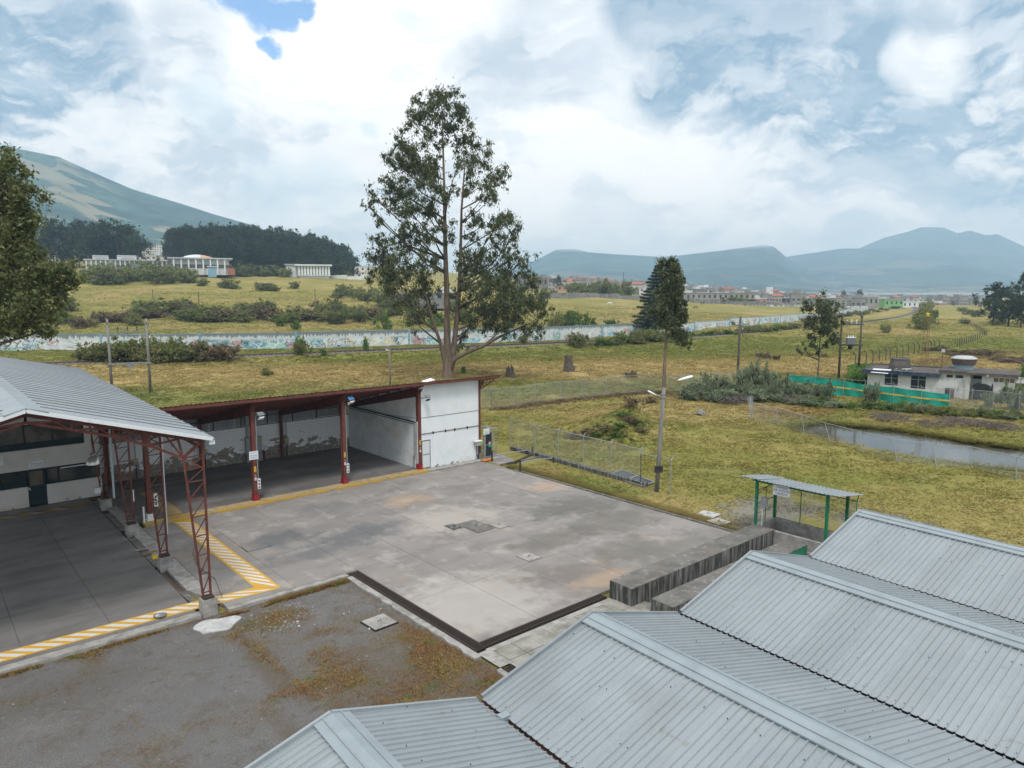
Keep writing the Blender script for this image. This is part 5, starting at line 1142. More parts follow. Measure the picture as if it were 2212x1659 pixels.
q = thing('sheet_scrap', 'torn white metal sheets heaped on the edge of the low roof', 'scrap', bA+ux*(xs_[1938]-1.2)+Vector((0, 0, h1+.25)), ang)
MB().add([(-1.7, -.9, -.3), (.2, -.9, -.35), (.4, .3, .1), (-1.6, .3, .1)], [(0, 1, 2, 3)]).build('sheet', M['factory_white'], q)
for i in range(9): MB().box(-.5, .5, -.07, .07, 0, .04).build('strip', M['factory_white' if i % 2 else 'window_dark'], q, loc=(.6+rnd.uniform(0, 1.8), -.7+rnd.uniform(-.2, .5), .05+i*.04), rot=(rnd.uniform(-.4, .4), rnd.uniform(-.3, .3), rnd.uniform(-.6, .6)))
pw = bA+ux*(xs_[2058]+.6)+Vector((-ux.y, ux.x, 0))*3.5
q = thing('water_tank', 'blue based round water tank with flared rusty body and pale lid', 'water tank', (pw.x, pw.y, 3.2)); q.scale = (.8, .8, .8); MB().lathe([(1.25, -.6), (1.25, .4), (1.45, .55)], 20).build('base', M['tank_blue'], q, True); MB().lathe([(1.45, .55), (1.62, 1.3), (1.66, 1.5)], 20).build('body', M['tank_rust'], q, True); MB().lathe([(1.72, 1.48), (1.7, 1.56), (1.1, 1.85), (0, 1.9)], 20).build('lid', M['roof_zinc'], q, True)
q = thing('round_tank', 'rusty dark drum lying against the old building recess', 'drum', bA+ux*(xr0+1.2)+Vector((ux.y, -ux.x, 0))*.1+Vector((0, 0, .95)), ang); MB().tube([(0, -.5, 0), (0, .7, 0)], .98, 20).build('drum_body', M['window_dark'], q, rot=(0, 0, R(20))); MB().tube([(.7, -.5, .4), (.95, -.5, .6), (1.0, -.5, 1.1)], [.2, .15, .03]).build('bent_plate', M['window_dark'], q)
q = thing('old_window_frame', 'dark old crate leaning at the end of the green net', 'crate', bA+ux*(xs_[2086]-1.4)+Vector((-.6, 0, 0)), ang); MB().box(-.45, .45, -.3, 0, 0, 1.2).build('frame', M['old_wood'], q)
for i in range(4): MB().box(-.44, .44, -.33, -.302, .1+i*.28, .27+i*.28).build('slat', M['old_wood'], q)
cpt = bA+ux*(x3+.35)
q = thing('gooseneck_pipe', 'dark curved vent pipe standing at the end of the white building', 'pipe', (cpt.x, cpt.y, 0)); MB().tube([(0, .0, 1.6), (0, -.35, 1.5), (.3, -.5, 1.9), (.3, -.5, 4.0), (.2, 0, 4.5), (0, .9, 4.75), (0, 1.7, 4.7)], .09, 8).build('pipe', M['tank_rust'], q)
mp_ = bA+ux*(x1+.1)+Vector((-ux.y, ux.x, 0))*1.
q = thing('roof_mast', 'thin dark mast with small box on the old building roof', 'mast', (mp_.x, mp_.y, 2.8)); MB().tube([(0, 0, 0), (.1, -.1, 2.6)], .035).build('pole', M['dark_pole'], q); MB().box(-.05, .25, -.2, .05, 2.4, 2.75).build('box', M['roof_zinc'], q)
g0 = GT(2048, 790); 
q = thing('lattice_mast', 'slim rusty lattice mast with a yellow lamp head behind the old building', 'mast', (102.5, 35.2, tzs(102.5, 35.2)))
mb = MB(); hh = 9.0; cr_ = [(-.42, -.35), (.42, -.35), (0, .42)]
for x, y in cr_: mb.bar((x, y, 0), (x*.6, y*.6, hh), .045)
for i in range(16):
    for j in range(3):
        a = cr_[j]; b = cr_[(j+1) % 3]; s0 = 1-.4*i/16; s1 = 1-.4*(i+1)/16
        mb.bar((a[0]*s0, a[1]*s0, hh*i/16), (b[0]*s1, b[1]*s1, hh*(i+1)/16), .02)
mb.build('lattice', M['rusty_lattice'], q); MB().lathe([(.0, 0), (.16, .0), (.2, .3), (.14, .42), (0, .45)], 10).build('lamp_head', M['sign_yellow'], q, loc=(0, 0, hh))
# ------------------------------------------------------------------ poles and lamps
def pole(x, y, h, r0_, r1_, label, mm='pole_concrete', name='utility_pole', cat='utility pole', lean=(0, 0), group=None):
    q = thing(name, label, cat, (x, y, tzs(x, y)-.1), group=group); MB().tube([(0, 0, 0), (lean[0]*.5, lean[1]*.5, h/2), (lean[0], lean[1], h)], [r0_, (r0_+r1_)/2, r1_], 10).build('pole', M[mm], q, True); return q
def lamp_head(q, a, b, sz, mm='lamp_white'):
    dd = (Vector(b)-Vector(a)).normalized(); rz = math.atan2(dd.y, dd.x); el = math.asin(dd.z)
    o = MB().lathe([(.02, -.5), (.10, -.42), (.15, -.1), (.17, .2), (.14, .42), (.02, .5)], 12).build('lamp_head', M[mm], q, True, loc=Vector(a)+dd*.5*sz, rot=(0, R(90)-el, rz)); o.scale = (.55*sz, 1.1*sz, sz)
    return o
rgt = Vector((rx, ry, 0)); fwd = Vector((fx, fy, 0))
q = pole(34.35, 26.25, 6.5, .145, .10, 'concrete lamp pole with two white heads beside the near chain link fence', name='street_lamp', cat='street lamp', lean=tuple((rgt*.28)[:2]))
b0 = rgt*.38+Vector((0, 0, 6.2)); b1 = rgt*.65+Vector((0, 0, 6.65)); b2 = rgt*1.15+Vector((0, 0, 6.95))
MB().tube([rgt*.36+Vector((0, 0, 5.7)), b0, b1, b2], .03).build('arm', M['wood'], q); lamp_head(q, b2-rgt*.05, b2+rgt*.5+Vector((0, 0, .16)), .95)
c0 = rgt*.2+Vector((0, 0, 5.95)); MB().tube([c0, c0-rgt*.4+Vector((0, 0, .12))], .03).build('arm', M['galvanised'], q); lamp_head(q, c0-rgt*.35+Vector((0, 0, .1)), c0-rgt*.85+Vector((0, 0, .35)), .62)
MB().lathe([(.14, 0), (.14, .05)], 12).lathe([(.14, .2), (.14, .25)], 12).build('clamp', M['galvanised'], q, loc=tuple(rgt*.26+Vector((0, 0, 5.9))))
s = thing('sign', 'small rusty brown plate strapped to the lamp pole', 'sign', tuple(Vector((34.35, 26.25, 1.42))+rgt*.06-fwd*.17), R(-40)); MB().box(-.26, .26, -.01, .01, -.2, .2).build('plate', M['rusty_steel'], s); MB().box(-.24, .24, -.014, -.01, -.02, .17).build('stain', M['window_dark'], s)
q = pole(*G(843, 832)[:2], 5.1, .10, .09, 'slim pole topped by a tilted solar lamp behind the shed roof', name='solar_lamp', cat='solar lamp'); MB().box(-.35, .35, -.28, .28, -.02, .02).build('panel', M['pale_cement'], q, loc=tuple(-rgt*.1+Vector((0, 0, 5.15))), rot=(R(-10), R(-38), R(-41))); MB().box(-.2, .15, -.12, .12, -.05, .05).build('lamp_head', M['lamp_white'], q, loc=tuple(-rgt*.25-fwd*.15+Vector((0, 0, 4.75))), rot=(0, R(25), 0))
def crossarm(q, z, w, n, dirv, mm='dark_pole', y=0):
    MB().bar(dirv*(-w/2)+Vector((0, 0, z)), dirv*(w/2)+Vector((0, 0, z)), .09, .11).build('crossarm', M[mm], q)
    for i in range(n):
        u = -w/2+.1+(w-.2)*i/max(1, n-1); MB().lathe([(.03, 0), (.06, .05), (.04, .1), (.06, .15), (.03, .22), (0, .23)], 8).build('insulator', M['sign_white'], q, loc=tuple(dirv*u+Vector((0, 0, z+.05))))
q = pole(*G(1592, 836)[:2], 9.3, .17, .12, 'dark utility pole with short crossarms standing in the weeds', 'dark_pole', lean=tuple((rgt*.1)[:2]))
crossarm(q, 8.2, 1.6, 2, (rgt*.7+fwd*.7).normalized()); crossarm(q, 7.6, 1.1, 2, rgt)
MB().tube([(0, 0, 8.7), tuple(rgt*.9+Vector((0, 0, 8.2)))], .04).build('strut', M['dark_pole'], q); MB().box(-.15, .15, -.15, .15, 0, .35).build('switch', M['tank_rust'], q, loc=tuple(-rgt*.75+Vector((0, 0, 8.25))))
def hframe(P1, P2, h, za, zb, label, trafo, mm='dark_pole', low=None):
    q = thing('twin_pole_frame', label, 'utility pole', (*P1, tzs(*P1)-.1)); D_ = Vector((P2[0]-P1[0], P2[1]-P1[1], 0)); dn = D_.normalized(); pr = Vector((-dn.y, dn.x, 0))
    MB().tube([(0, 0, 0), (0, 0, h)], [.17, .12], 10).build('pole', M[mm], q, True); MB().tube([D_, D_+Vector((0, 0, h))], [.17, .12], 10).build('pole', M[mm], q, True)
    MB().bar(-dn*.3+Vector((0, 0, za)), D_+dn*.3+Vector((0, 0, za)), .16, .18).build('crossarm', M[mm], q)
    for i in range(3):
        u = D_*(.25+.25*i); MB().lathe([(.05, -.4), (.05, .0), (.09, .1), (.05, .2), (.09, .3), (.04, .5), (0, .52)], 8).build('fuse', M['sign_white' if trafo else 'dark_pole'], q, loc=tuple(u+Vector((0, 0, za+.2))))
    for sd in (-1, 1): MB().bar(-dn*.25+pr*(.18*sd)+Vector((0, 0, zb)), D_+dn*.25+pr*(.18*sd)+Vector((0, 0, zb)), .12, .22).build('platform', M[mm], q)
    for e_ in (Vector((0, 0, 0)), D_): MB().bar(e_+Vector((0, 0, h-.5))-pr*.5, e_+Vector((0, 0, h-.35))+pr*.7, .07).box(e_.x-.12, e_.x+.12, e_.y-.12, e_.y+.12, h-.65, h-.35).build('top_arm', M[mm], q)
    c_ = D_*.5
    if trafo:
        tf = MB().box(-.55, .55, -.35, .35, .1, 1.0).build('transformer', M['grey_steel'], q, loc=tuple(c_+Vector((0, 0, zb))), rot=(0, 0, math.atan2(dn.y, dn.x)))
        MB().box(-.6, .6, -.4, .4, 1.0, 1.06).build('lid', M['lamp_white'], tf)
        for i in range(8): MB().box(-.5+i*.14, -.46+i*.14, -.45, -.355, .15, .95).build('fin', M['galvanised'], tf)
        for i in range(3): MB().lathe([(.05, 0), (.08, .08), (.05, .16), (.02, .3)], 8).build('bushing', M['lamp_white'], tf, loc=(-.3+.3*i, 0, 1.06))
        MB().box(-.25, .25, -.2, .2, -.6, -.05).build('cable_box', M['black_metal'], q, loc=tuple(c_+Vector((0, 0, zb))))
        MB().tube([c_+Vector((0, 0, zb-.3)), c_-dn*.7+Vector((0, 0, zb-.9)), -dn*.0+Vector((0, 0, zb-.3))], .05).build('cable', M['black_metal'], q)
    elif low: MB().box(-.3, .3, -.25, .25, -.6, -.05).build('box', M['grey_steel'], q, loc=tuple(c_+Vector((0, 0, zb))))
    return q
tpA, tpB = G(1805, 826), G(1841, 826)
s_ = Vector(tpB)-Vector(tpA)
hframe((99.0, 44.8), (100.8, 42.9), 9.3, 7.75, 4.9, 'twin dark poles carrying a grey transformer behind the green net', True)
hframe((18.9, 95.6), (22.8, 94.2), 9.2, 7.6, 3.8, 'twin concrete poles with low platform seen above the hall roof', False, 'pole_concrete', True)
# curved fence posts in the field beyond
cpx = [(812, 1270), (902, 1255), (957, 1245), (1010, 1225), (1065, 1222), (1100, 1215), (1155, 1200), (1205, 1193), (1250, 1185), (1300, 1170), (1340, 1168), (1388, 1160), (1440, 1150), (1470, 1145), (1510, 1140)]
for i, (a, b_) in enumerate(cpx):
    x, y, z = GT(1636+a*.2604, 460.8+b_*.2604)
    q = thing('curved_post', 'dark hooked concrete post in the row crossing the field', 'fence post', (x, y, z-.1), group='hooked concrete posts in the field behind the old building'); MB().tube([(0, 0, 0), (0, 0, 1.9), (-.25*rx, -.25*ry, 2.25), (-.5*rx, -.5*ry, 2.4)], .09, 5).build('post', M['dark_pole'], q)
rowpx = [((1695, 870), (1900, 1010), 20), ((1900, 1010), (1640, 1110), 14)]
for (a, b_, n) in rowpx:
    for i in range(n):
        u = i/n; px_, py_ = 1636+(a[0]+(b_[0]-a[0])*u)*.2604, 460.8+(a[1]+(b_[1]-a[1])*u)*.2604
        x, y, z = GT(px_, py_+2)
        MB().tube([(0, 0, 0), (rnd.uniform(-.1, .1), 0, rnd.uniform(1.3, 1.9))], .10, 5).build('wooden_post', M['dark_pole'], None, loc=(x, y, z-.1)); o = SC.collection.objects[-1]
        tag(o, 'dark wooden stake of the ragged paddock fence on far right', 'fence post', 'wooden paddock stakes')
# stumps
def stump(x, y, h, r, label, spl):
    q = thing('tree_stump', label, 'tree stump', (x, y, tzs(x, y)-.1)); n = 14; mb = MB(); ring = []
    for k_, z in enumerate((0, .25, .6, .85, 1.)):
        ring.append([(math.cos(2*math.pi*j/n)*r*(1.25-.35*min(1, z*1.6))*(1+.12*math.sin(j*2.3)), math.sin(2*math.pi*j/n)*r*(1.2-.35*min(1, z*1.6))*(1+.12*math.cos(j*1.7)), h*z*(1 if z < .7 else spl[j % len(spl)])) for j in range(n)])
    vs = [p_ for r_ in ring for p_ in r_]+[(0, 0, h*.55)]; fs = [(k_*n+j, k_*n+(j+1) % n, (k_+1)*n+(j+1) % n, (k_+1)*n+j) for k_ in range(4) for j in range(n)]+[(4*n+j, 4*n+(j+1) % n, 5*n) for j in range(n)]
    mb.add(vs, fs).build('stump_body', M['old_wood'], q); return q
stump(66.6, 77.6, 1.75, .62, 'shorter broken tree stump just right of the white room', (.8, 1.1, .75, .95, .7, .62, .9))
q = stump(78.3, 77.3, 2.5, .72, 'tall split tree stump with a notch standing in the grass', (1.05, .98, .9, 1., .6, .55, .98, 1.))
MB().tube([tuple(rgt*.7), tuple(rgt*.95+Vector((0, 0, .9)))], [.3, .15], 7).build('side_shoot', M['old_wood'], q)
# dark floor plates by fence
q = thing('steel_plate', 'dark double steel plate lying on the grass behind the near fence', 'plate', (0, 0, 0)); pz = [G(1318, 1026), G(1344, 1018), G(1376, 1030), G(1348, 1040)]; pz2 = [G(1349, 1040.5), G(1377, 1030.5), G(1412, 1044), G(1388, 1053)]
for P_ in (pz, pz2): MB().prism(P_[::-1], -.02, .07).build('plate', M['window_dark'], q)
for P_ in (pz, pz2):
    for a, b_ in zip(P_, P_[1:]+P_[:1]): MB().bar((*a, .08), (*b_, .08), .06).build('edge', M['galvanised'], q)
# rubble and stones
for i, (px, py, lb) in enumerate([(1513, 897, 'grey rock lying in the grass left of the leaning fence'), (1345, 958, None)]):
    if lb:
        x, y, z = GT(px, py); n = MB().lathe([(.0, 0), (.5, .05), (.45, .35), (.2, .55), (0, .58)], 7).build('rock', M['pole_concrete'], None, loc=(x, y, z), rot=(.3, .2, .5)); tag(n, lb, 'rock')
def stones(name, label, regs, n, s0, s1, mm, z=-.14, group=None):
    V = []; Fq = []
    for i in range(n):
        x0_, x1_, y0_, y1_ = regs[rnd.randrange(len(regs))]; x = rnd.uniform(x0_, x1_); y = rnd.uniform(y0_, y1_); s = rnd.uniform(s0, s1)*rnd.uniform(.4, 1); a = rnd.uniform(0, 6.28)
        zz = z if z is not None else tzs(x, y); b = len(V)
        for k_ in range(4): V.append((x+math.cos(a+k_*1.57)*s*rnd.uniform(.7, 1.2), y+math.sin(a+k_*1.57)*s*rnd.uniform(.7, 1.2), zz-.01))
        V.append((x+rnd.uniform(-.3, .3)*s, y+rnd.uniform(-.3, .3)*s, zz+s*rnd.uniform(.4, .8))); Fq += [(b+j, b+(j+1) % 4, b+4) for j in range(4)]
    o = inst(name, npmesh(name, np.array(V), np.array(Fq), M[mm])); tag(o, label, 'stones', kind='stuff')
stones('gravel_stones', 'small grey stones scattered over the gravel', [(-14, 13.5, 8, 26.6)], 9000, .02, .045, 'gravel')
stones('gravel_stones', 'pale pebbles scattered over the gravel', [(-14, 13.5, 8, 26.6), (8.5, 11.5, 24, 26)], 900, .02, .06, 'kerb_concrete')
stones('gravel_stones', 'pale chips beside the concrete patch on gravel', [(9.6, 10.9, 23.6, 25.4), (12, 13.6, 19, 24)], 26, .03, .10, 'pale_cement')
stones('gravel_stones', 'stones on the bare ground beyond the shelter', [(34, 42, 15, 22), (34, 42, 2, 12)], 2500, .03, .08, 'gravel', None)
# ------------------------------------------------------------------ railway
def resample(P, st):
    o = []; 
    for a, b in zip(P[:-1], P[1:]):
        L_ = math.hypot(b[0]-a[0], b[1]-a[1]); n = max(1, int(L_/st))
        o += [(a[0]+(b[0]-a[0])*i/n, a[1]+(b[1]-a[1])*i/n) for i in range(n)]
    return o+[P[-1]]
def smooth(P, k=3):
    for _ in range(k):
        Q = [P[0]]
        for a, b in zip(P[:-1], P[1:]): Q += [(a[0]*.75+b[0]*.25, a[1]*.75+b[1]*.25), (a[0]*.25+b[0]*.75, a[1]*.25+b[1]*.75)]
        P = Q+[P[-1]]
    return P
RS = smooth(RAIL, 3)
def offs(P, d_):
    o = []
    for i, p_ in enumerate(P):
        a = P[max(0, i-1)]; b = P[min(len(P)-1, i+1)]; L_ = math.hypot(b[0]-a[0], b[1]-a[1]); o.append((p_[0]-(b[1]-a[1])/L_*d_, p_[1]+(b[0]-a[0])/L_*d_))
    return o
RW = thing('railway', 'single railway track on dark ballast crossing the fields', 'railway track', kind='structure')
pp = resample(RS, 6); prof = [(-2.1, .55), (-1.4, .92), (1.4, .92), (2.1, .55)]; lines = [offs(pp, d_) for d_, _ in prof]
vs = [(lines[k_][i][0], lines[k_][i][1], prof[k_][1]) for i in range(len(pp)) for k_ in range(4)]
MB().add(vs, [(i*4+k_, i*4+k_+1, (i+1)*4+k_+1, (i+1)*4+k_) for i in range(len(pp)-1) for k_ in range(3)]).build('ballast', M['ballast'], RW)
for d_ in (-.55, .55): MB().tube([(x, y, 1.08) for x, y in offs(pp, d_)], .07, 4).build('rail', M['rail_steel'], RW)
sl_ = MB(); sp_ = resample(RS, .9); lA = offs(sp_, -1.1); lB = offs(sp_, 1.1)
for a, b in list(zip(lA, lB))[:420]: sl_.bar((*a, .97), (*b, .97), .24, .12)
sl_.build('sleepers', M['sleeper_wood'], RW)['kind'] = 'stuff'
stones('ballast_chips', 'white scraps lying along the railway ballast', [(x-2, x+2, y-2.6, y-1.2) for x, y in [(30+i*6, np.interp(30+i*6, [23.9, 100.4, 157.3], [133.8, 117.2, 109.3])) for i in range(16)]], 60, .12, .3, 'pale_cement', .62)
# ------------------------------------------------------------------ graffiti wall
wp = [(-70, 214), (15.8, 182.1)]+[GT(px, py)[:2] for px, py in [(640, 754), (1100, 739), (1300, 729), (1400, 723), (1500, 716), (1640, 701), (1760, 690), (1820, 681), (1875, 672)]]
wp = resample(wp, 17)
GW = thing('graffiti_wall', 'long white boundary wall covered in blue green graffiti behind the railway', 'wall', (0, 0, 0))
for i, (a, b) in enumerate(zip(wp[:-1], wp[1:])):
    L_ = math.hypot(b[0]-a[0], b[1]-a[1]); an = math.atan2(b[1]-a[1], b[0]-a[0]); z = min(tzs(*a), tzs(*b)); z = max(z, -.1)-.15; hh = 3.55+rnd.choice((0, 0, .12, -.12))
    if a[0] > 150: hh = 2.9
    MB().box(.0, L_, -.08, .08, 0, hh).build('wall_panel', M['graffiti'], GW, loc=(*a, z), rot=(0, 0, an))
    MB().box(0, L_, -.12, .12, hh, hh+.10).build('coping', M['blue_trim'], GW, loc=(*a, z), rot=(0, 0, an))
    MB().box(-.22, .22, -.16, .16, 0, hh+.16).build('pilaster', M['blue_trim' if i % 3 else 'house_blue'], GW, loc=(*a, z), rot=(0, 0, an))
    nx, ny = math.sin(an), -math.cos(an)
    if a[0] < 200:
        for tx, sz, u, mm in [] if i % 3 == 1 else rnd.sample([('TEKNEYO', 2.1, .5, 'sign_white'), ('ONER', 2.3, .5, 'pvc_pipe'), ('SKAB', 2.2, .3, 'tank_blue'), ('KEWLM', 1.0, .3, 'print_dark'), ('RIOS', 2.0, .7, 'house_pink'), ('MASK', 2.2, .6, 'shade_net'), ('UTE', 2.3, .4, 'sign_white')], 1):
            px_, py_ = a[0]+(b[0]-a[0])*u+nx*.095, a[1]+(b[1]-a[1])*u+ny*.095
            sz *= rnd.uniform(.5, .72); text(tx, sz*1.07, (px_, py_, z+1.15), (R(90), 0, an), M['print_dark'], GW, 'tag'); text(tx, sz, (px_+nx*.012, py_+ny*.012, z+1.17), (R(90), 0, an), M[mm], GW, 'tag')
# ------------------------------------------------------------------ foliage
def leaf_mesh(name, C, Rr, n, size, mm, droop=.3, aspect=2.2, shell=.45, sub=0):
    C = np.asarray(C, float); Rr = np.asarray(Rr, float)
    if Rr.ndim == 1: Rr = np.repeat(Rr[:, None], 3, 1)
    if sub:
        m_ = len(C); idx_ = np.repeat(np.arange(m_), sub); of = rng.normal(size=(m_*sub, 3)); of *= (.48+.25*rng.random((m_*sub, 1)))
        C = C[idx_]+of*Rr[idx_]; Rr = Rr[idx_]*(.36+.34*rng.random((m_*sub, 1))); Rr[:, 2] *= 1.15
    w = (Rr.prod(1))**(2/3); k = rng.choice(len(C), n, p=w/w.sum())
    dv = rng.normal(size=(n, 3)); dv /= np.linalg.norm(dv, axis=1)[:, None]; u = (shell+(1-shell)*rng.random(n)**.6) if shell else np.abs(rng.normal(size=n))*.62
    P = C[k]+dv*Rr[k]*u[:, None]
    L = rng.normal(size=(n, 3)); L /= np.linalg.norm(L, axis=1)[:, None]; L[:, 2] = L[:, 2]*(1-droop)-droop*1.3; L /= np.linalg.norm(L, axis=1)[:, None]
    Q = rng.normal(size=(n, 3)); W_ = np.cross(L, Q); W_ /= np.linalg.norm(W_, axis=1)[:, None]
    s = size*(.55+.9*rng.random(n)); ln = (s*aspect*.5)[:, None]; wd = (s*.5)[:, None]
    V = np.stack([P-L*ln, P-W_*wd-L*ln*.1, P+L*ln, P+W_*wd-L*ln*.1], 1).reshape(-1, 3); Fq = np.arange(n*4).reshape(n, 4)
    return npmesh(name, V, Fq, M[mm])
def branches(mb, stems, C, Rr, r=.05, n=5):
    """limbs from the nearest suitable stem point out into each leaf cluster"""
    pts = []
    for S_ in stems:
        for a, b in zip(S_[:-1], S_[1:]):
            for u in np.linspace(0, 1, 5): pts.append(((1-u)*np.array(a[0])+u*np.array(b[0]), (1-u)*a[1]+u*b[1]))
    P = np.array([p_[0] for p_ in pts]); rad = np.array([p_[1] for p_ in pts])
    for c, rr in zip(C, Rr):
        c = np.array(c); dh = np.hypot(P[:, 0]-c[0], P[:, 1]-c[1]); want = c[2]-.7*dh; cost = dh+np.abs(P[:, 2]-want)*1.2
        j = int(np.argmin(cost)); a = P[j]; m_ = (a+c)/2+np.array([0, 0, -.08*np.linalg.norm(c-a)])+rng.normal(size=3)*.03*np.linalg.norm(c-a); r0_ = min(rad[j]*.6, .02+.018*np.linalg.norm(c-a)+r)
        mb.tube([a, (a*.6+m_*.4), m_, (m_+c)/2+rng.normal(size=3)*.05*rr, c], [r0_, r0_*.8, r0_*.62, r0_*.4, r0_*.22], n, False)
        for _ in range(4):
            e = c+rng.normal(size=3)*rr*.55; mb.tube([(m_*.4+c*.6), (c+e)/2+rng.normal(size=3)*.1*rr, e], [r0_*.35, r0_*.22, .015], 4, False)
def photo_tree(name, base, clus, stems, label, cat, leafn, lsize, lm, droop, conv, bark='bark', group=None, depthk=.75, squash=1.12, shell=.4, aspect=2.2):
    """tree whose limbs and leaf clusters are laid out in metres about its foot, from sizes read off the photograph"""
    bx0, by0 = base; bz = tzs(bx0, by0); f = bx0*fx+by0*fy; s0 = bx0*rx+by0*ry
    def loc(cx, cy, dd=0.):
        px, py = conv(cx, cy); d_ = ray(px, py); k = (f+dd)/(d_.x*fx+d_.y*fy)
        return np.array([d_.x*k-bx0, d_.y*k-by0, HC+d_.z*k-bz])
    st = []
    for S_ in stems: st.append([(loc(*q[:2], q[3] if len(q) > 3 else 0), q[2]) for q in S_])
    sc = np.linalg.norm(loc(10, 0)-loc(0, 0))/10
    xs = np.array([c[0] for c in clus]); C = []; Rr = []; mx = np.median(xs)
    for c in clus:
        hw = depthk*max(60, max(abs(q[0]-mx) for q in clus if abs(q[1]-c[1]) < 90)); dd = rng.uniform(-1, 1)*math.sqrt(max(.05, 1-min(1, ((c[0]-mx)/(hw/depthk))**2)))*hw*sc*.8
        C.append(loc(c[0], c[1], dd)); Rr.append(c[2]*sc*squash)
    q = thing(name, label, cat, (bx0, by0, bz), group=group)
    mb = MB()
    for S_ in st: mb.tube([a for a, _ in S_], [r_ for _, r_ in S_], 9, False)
    mb.build('trunk', M[bark], q, True)
    mb = MB(); branches(mb, st, C, Rr); mb.build('branches', M['twig'], q)
    inst('crown', leaf_mesh('crown', C, [(r_, r_, r_*.95) for r_ in Rr], leafn, lsize, lm, droop, aspect, 0., 9), q)
    return q
big = [(480, 90, 62), (400, 110, 52), (550, 110, 45), (350, 170, 48), (470, 180, 70), (580, 185, 45), (325, 230, 44), (430, 260, 52), (530, 250, 60), (610, 235, 34), (300, 200, 25), (345, 100, 25),
 (250, 350, 45), (300, 390, 60), (380, 410, 70), (465, 340, 36), (560, 330, 34), (635, 340, 46), (690, 385, 48), (620, 420, 52), (190, 420, 45), (270, 470, 70), (360, 500, 70), (450, 470, 46), (560, 470, 46), (670, 470, 50), (770, 500, 46), (805, 545, 36),
 (95, 630, 36), (175, 560, 50), (230, 600, 70), (320, 620, 70), (410, 600, 56), (520, 620, 36), (620, 590, 46), (715, 600, 46), (70, 680, 28), (115, 750, 28), (200, 690, 44), (290, 710, 56), (380, 700, 56), (470, 760, 36), (760, 630, 34), (745, 560, 36),
 (840, 750, 50), (880, 830, 42), (780, 790, 50), (700, 780, 46), (610, 760, 46), (640, 850, 36), (260, 820, 46), (330, 830, 56), (420, 830, 44), (520, 850, 36), (840, 890, 36), (730, 850, 30), (900, 790, 28),
 (115, 870, 34), (190, 900, 40), (290, 900, 48), (370, 910, 48), (90, 970, 42), (160, 1000, 62), (230, 980, 52), (130, 1080, 52), (220, 1080, 72), (310, 1050, 72), (400, 1020, 56), (560, 1000, 46), (640, 950, 56), (700, 1000, 70), (620, 1040, 70), (780, 1000, 60), (850, 970, 46), (930, 965, 38), (930, 1040, 50), (985, 1120, 48), (860, 1070, 70), (780, 1120, 80), (690, 1120, 72),
 (240, 1160, 66), (330, 1180, 66), (400, 1130, 50), (330, 1270, 56), (280, 1220, 40), (420, 1240, 40), (540, 1150, 36), (700, 1230, 80), (790, 1240, 82), (880, 1190, 72), (960, 1200, 56), (660, 1300, 60), (760, 1320, 60), (850, 1310, 60), (940, 1290, 58), (1015, 1270, 46), (1040, 1240, 36), (1010, 1350, 40), (930, 1370, 38), (820, 1365, 40), (585, 1400, 32), (580, 1450, 24), (1000, 1200, 40), (600, 1220, 44)]
cB = lambda x, y: (768+x*.3935, 176.7+y*.3935)
photo_tree('eucalyptus_tree', (58.9, 82.2), big, [
    [(510, 1640, .95), (507, 1560, .78), (503, 1480, .52), (502, 1200, .40), (492, 900, .30), (487, 600, .19), (480, 350, .11), (476, 140, .04)],
    [(512, 1600, .6), (528, 1540, .5, .3), (546, 1400, .38, 1), (565, 1200, .30, 1.2), (575, 1000, .24, 1.), (582, 700, .16, .5), (600, 450, .08), (640, 360, .03)],
    [(505, 1600, .5), (490, 1540, .34, -.3), (468, 1440, .26, -1), (430, 1330, .20, -1.5), (395, 1200, .14, -1.6), (350, 1080, .07, -1)],
    [(515, 1600, .5), (540, 1525, .34, -.6), (600, 1490, .30, -1.5), (700, 1450, .24, -2), (790, 1400, .19, -2), (900, 1350, .12, -2), (1000, 1310, .05, -1.5)],
    [(560, 1360, .18, 1), (640, 1330, .12, 1.5), (720, 1300, .06, 2)], [(700, 1450, .16, -2), (760, 1400, .10, -2), (820, 1330, .05, -2)]],
    'very tall eucalyptus with several stems rising behind the rusty shed roof', 'tree', 90000, .13, 'leaf_eucalyptus', .72, cB, aspect=2.9)
# left tree, trunk outside the frame
lc = [(-10, 350, 34), (25, 350, 22), (35, 380, 22), (10, 400, 40), (45, 425, 18), (30, 450, 34), (-20, 450, 50), (55, 480, 26), (15, 500, 46), (60, 505, 22), (40, 540, 30), (0, 560, 52), (45, 575, 30), (-40, 540, 60), (-60, 640, 70), (10, 620, 50), (60, 610, 34), (95, 585, 26), (120, 590, 24),
      (90, 620, 34), (135, 610, 24), (155, 605, 20), (120, 630, 24), (40, 660, 38), (0, 680, 40), (75, 655, 28), (85, 690, 24), (110, 700, 18), (60, 700, 20), (15, 590, 40), (-20, 700, 40), (75, 560, 20), (145, 580, 16), (100, 665, 20), (100, 712, 12), (170, 608, 10)]
photo_tree('leafy_tree', (-30.4, 93), lc, [[(-60, 900, .6), (-60, 760, .5), (-55, 640, .4), (-40, 520, .28), (-20, 420, .15), (-10, 340, .05)], [(-60, 760, .3), (-10, 725, .2), (30, 700, .15), (75, 670, .1), (120, 620, .05)], [(-60, 790, .2), (0, 742, .12), (50, 728, .08), (90, 716, .04)], [(-55, 640, .25), (20, 560, .12), (50, 480, .06)]],
    'broad leafy tree reaching in at the left picture edge', 'tree', 52000, .125, 'leaf_left', .45, lambda x, y: (x, y), shell=.3, aspect=2.2)
cT = lambda x, y: (1113.7+x*.2604, 460.8+y*.2604)
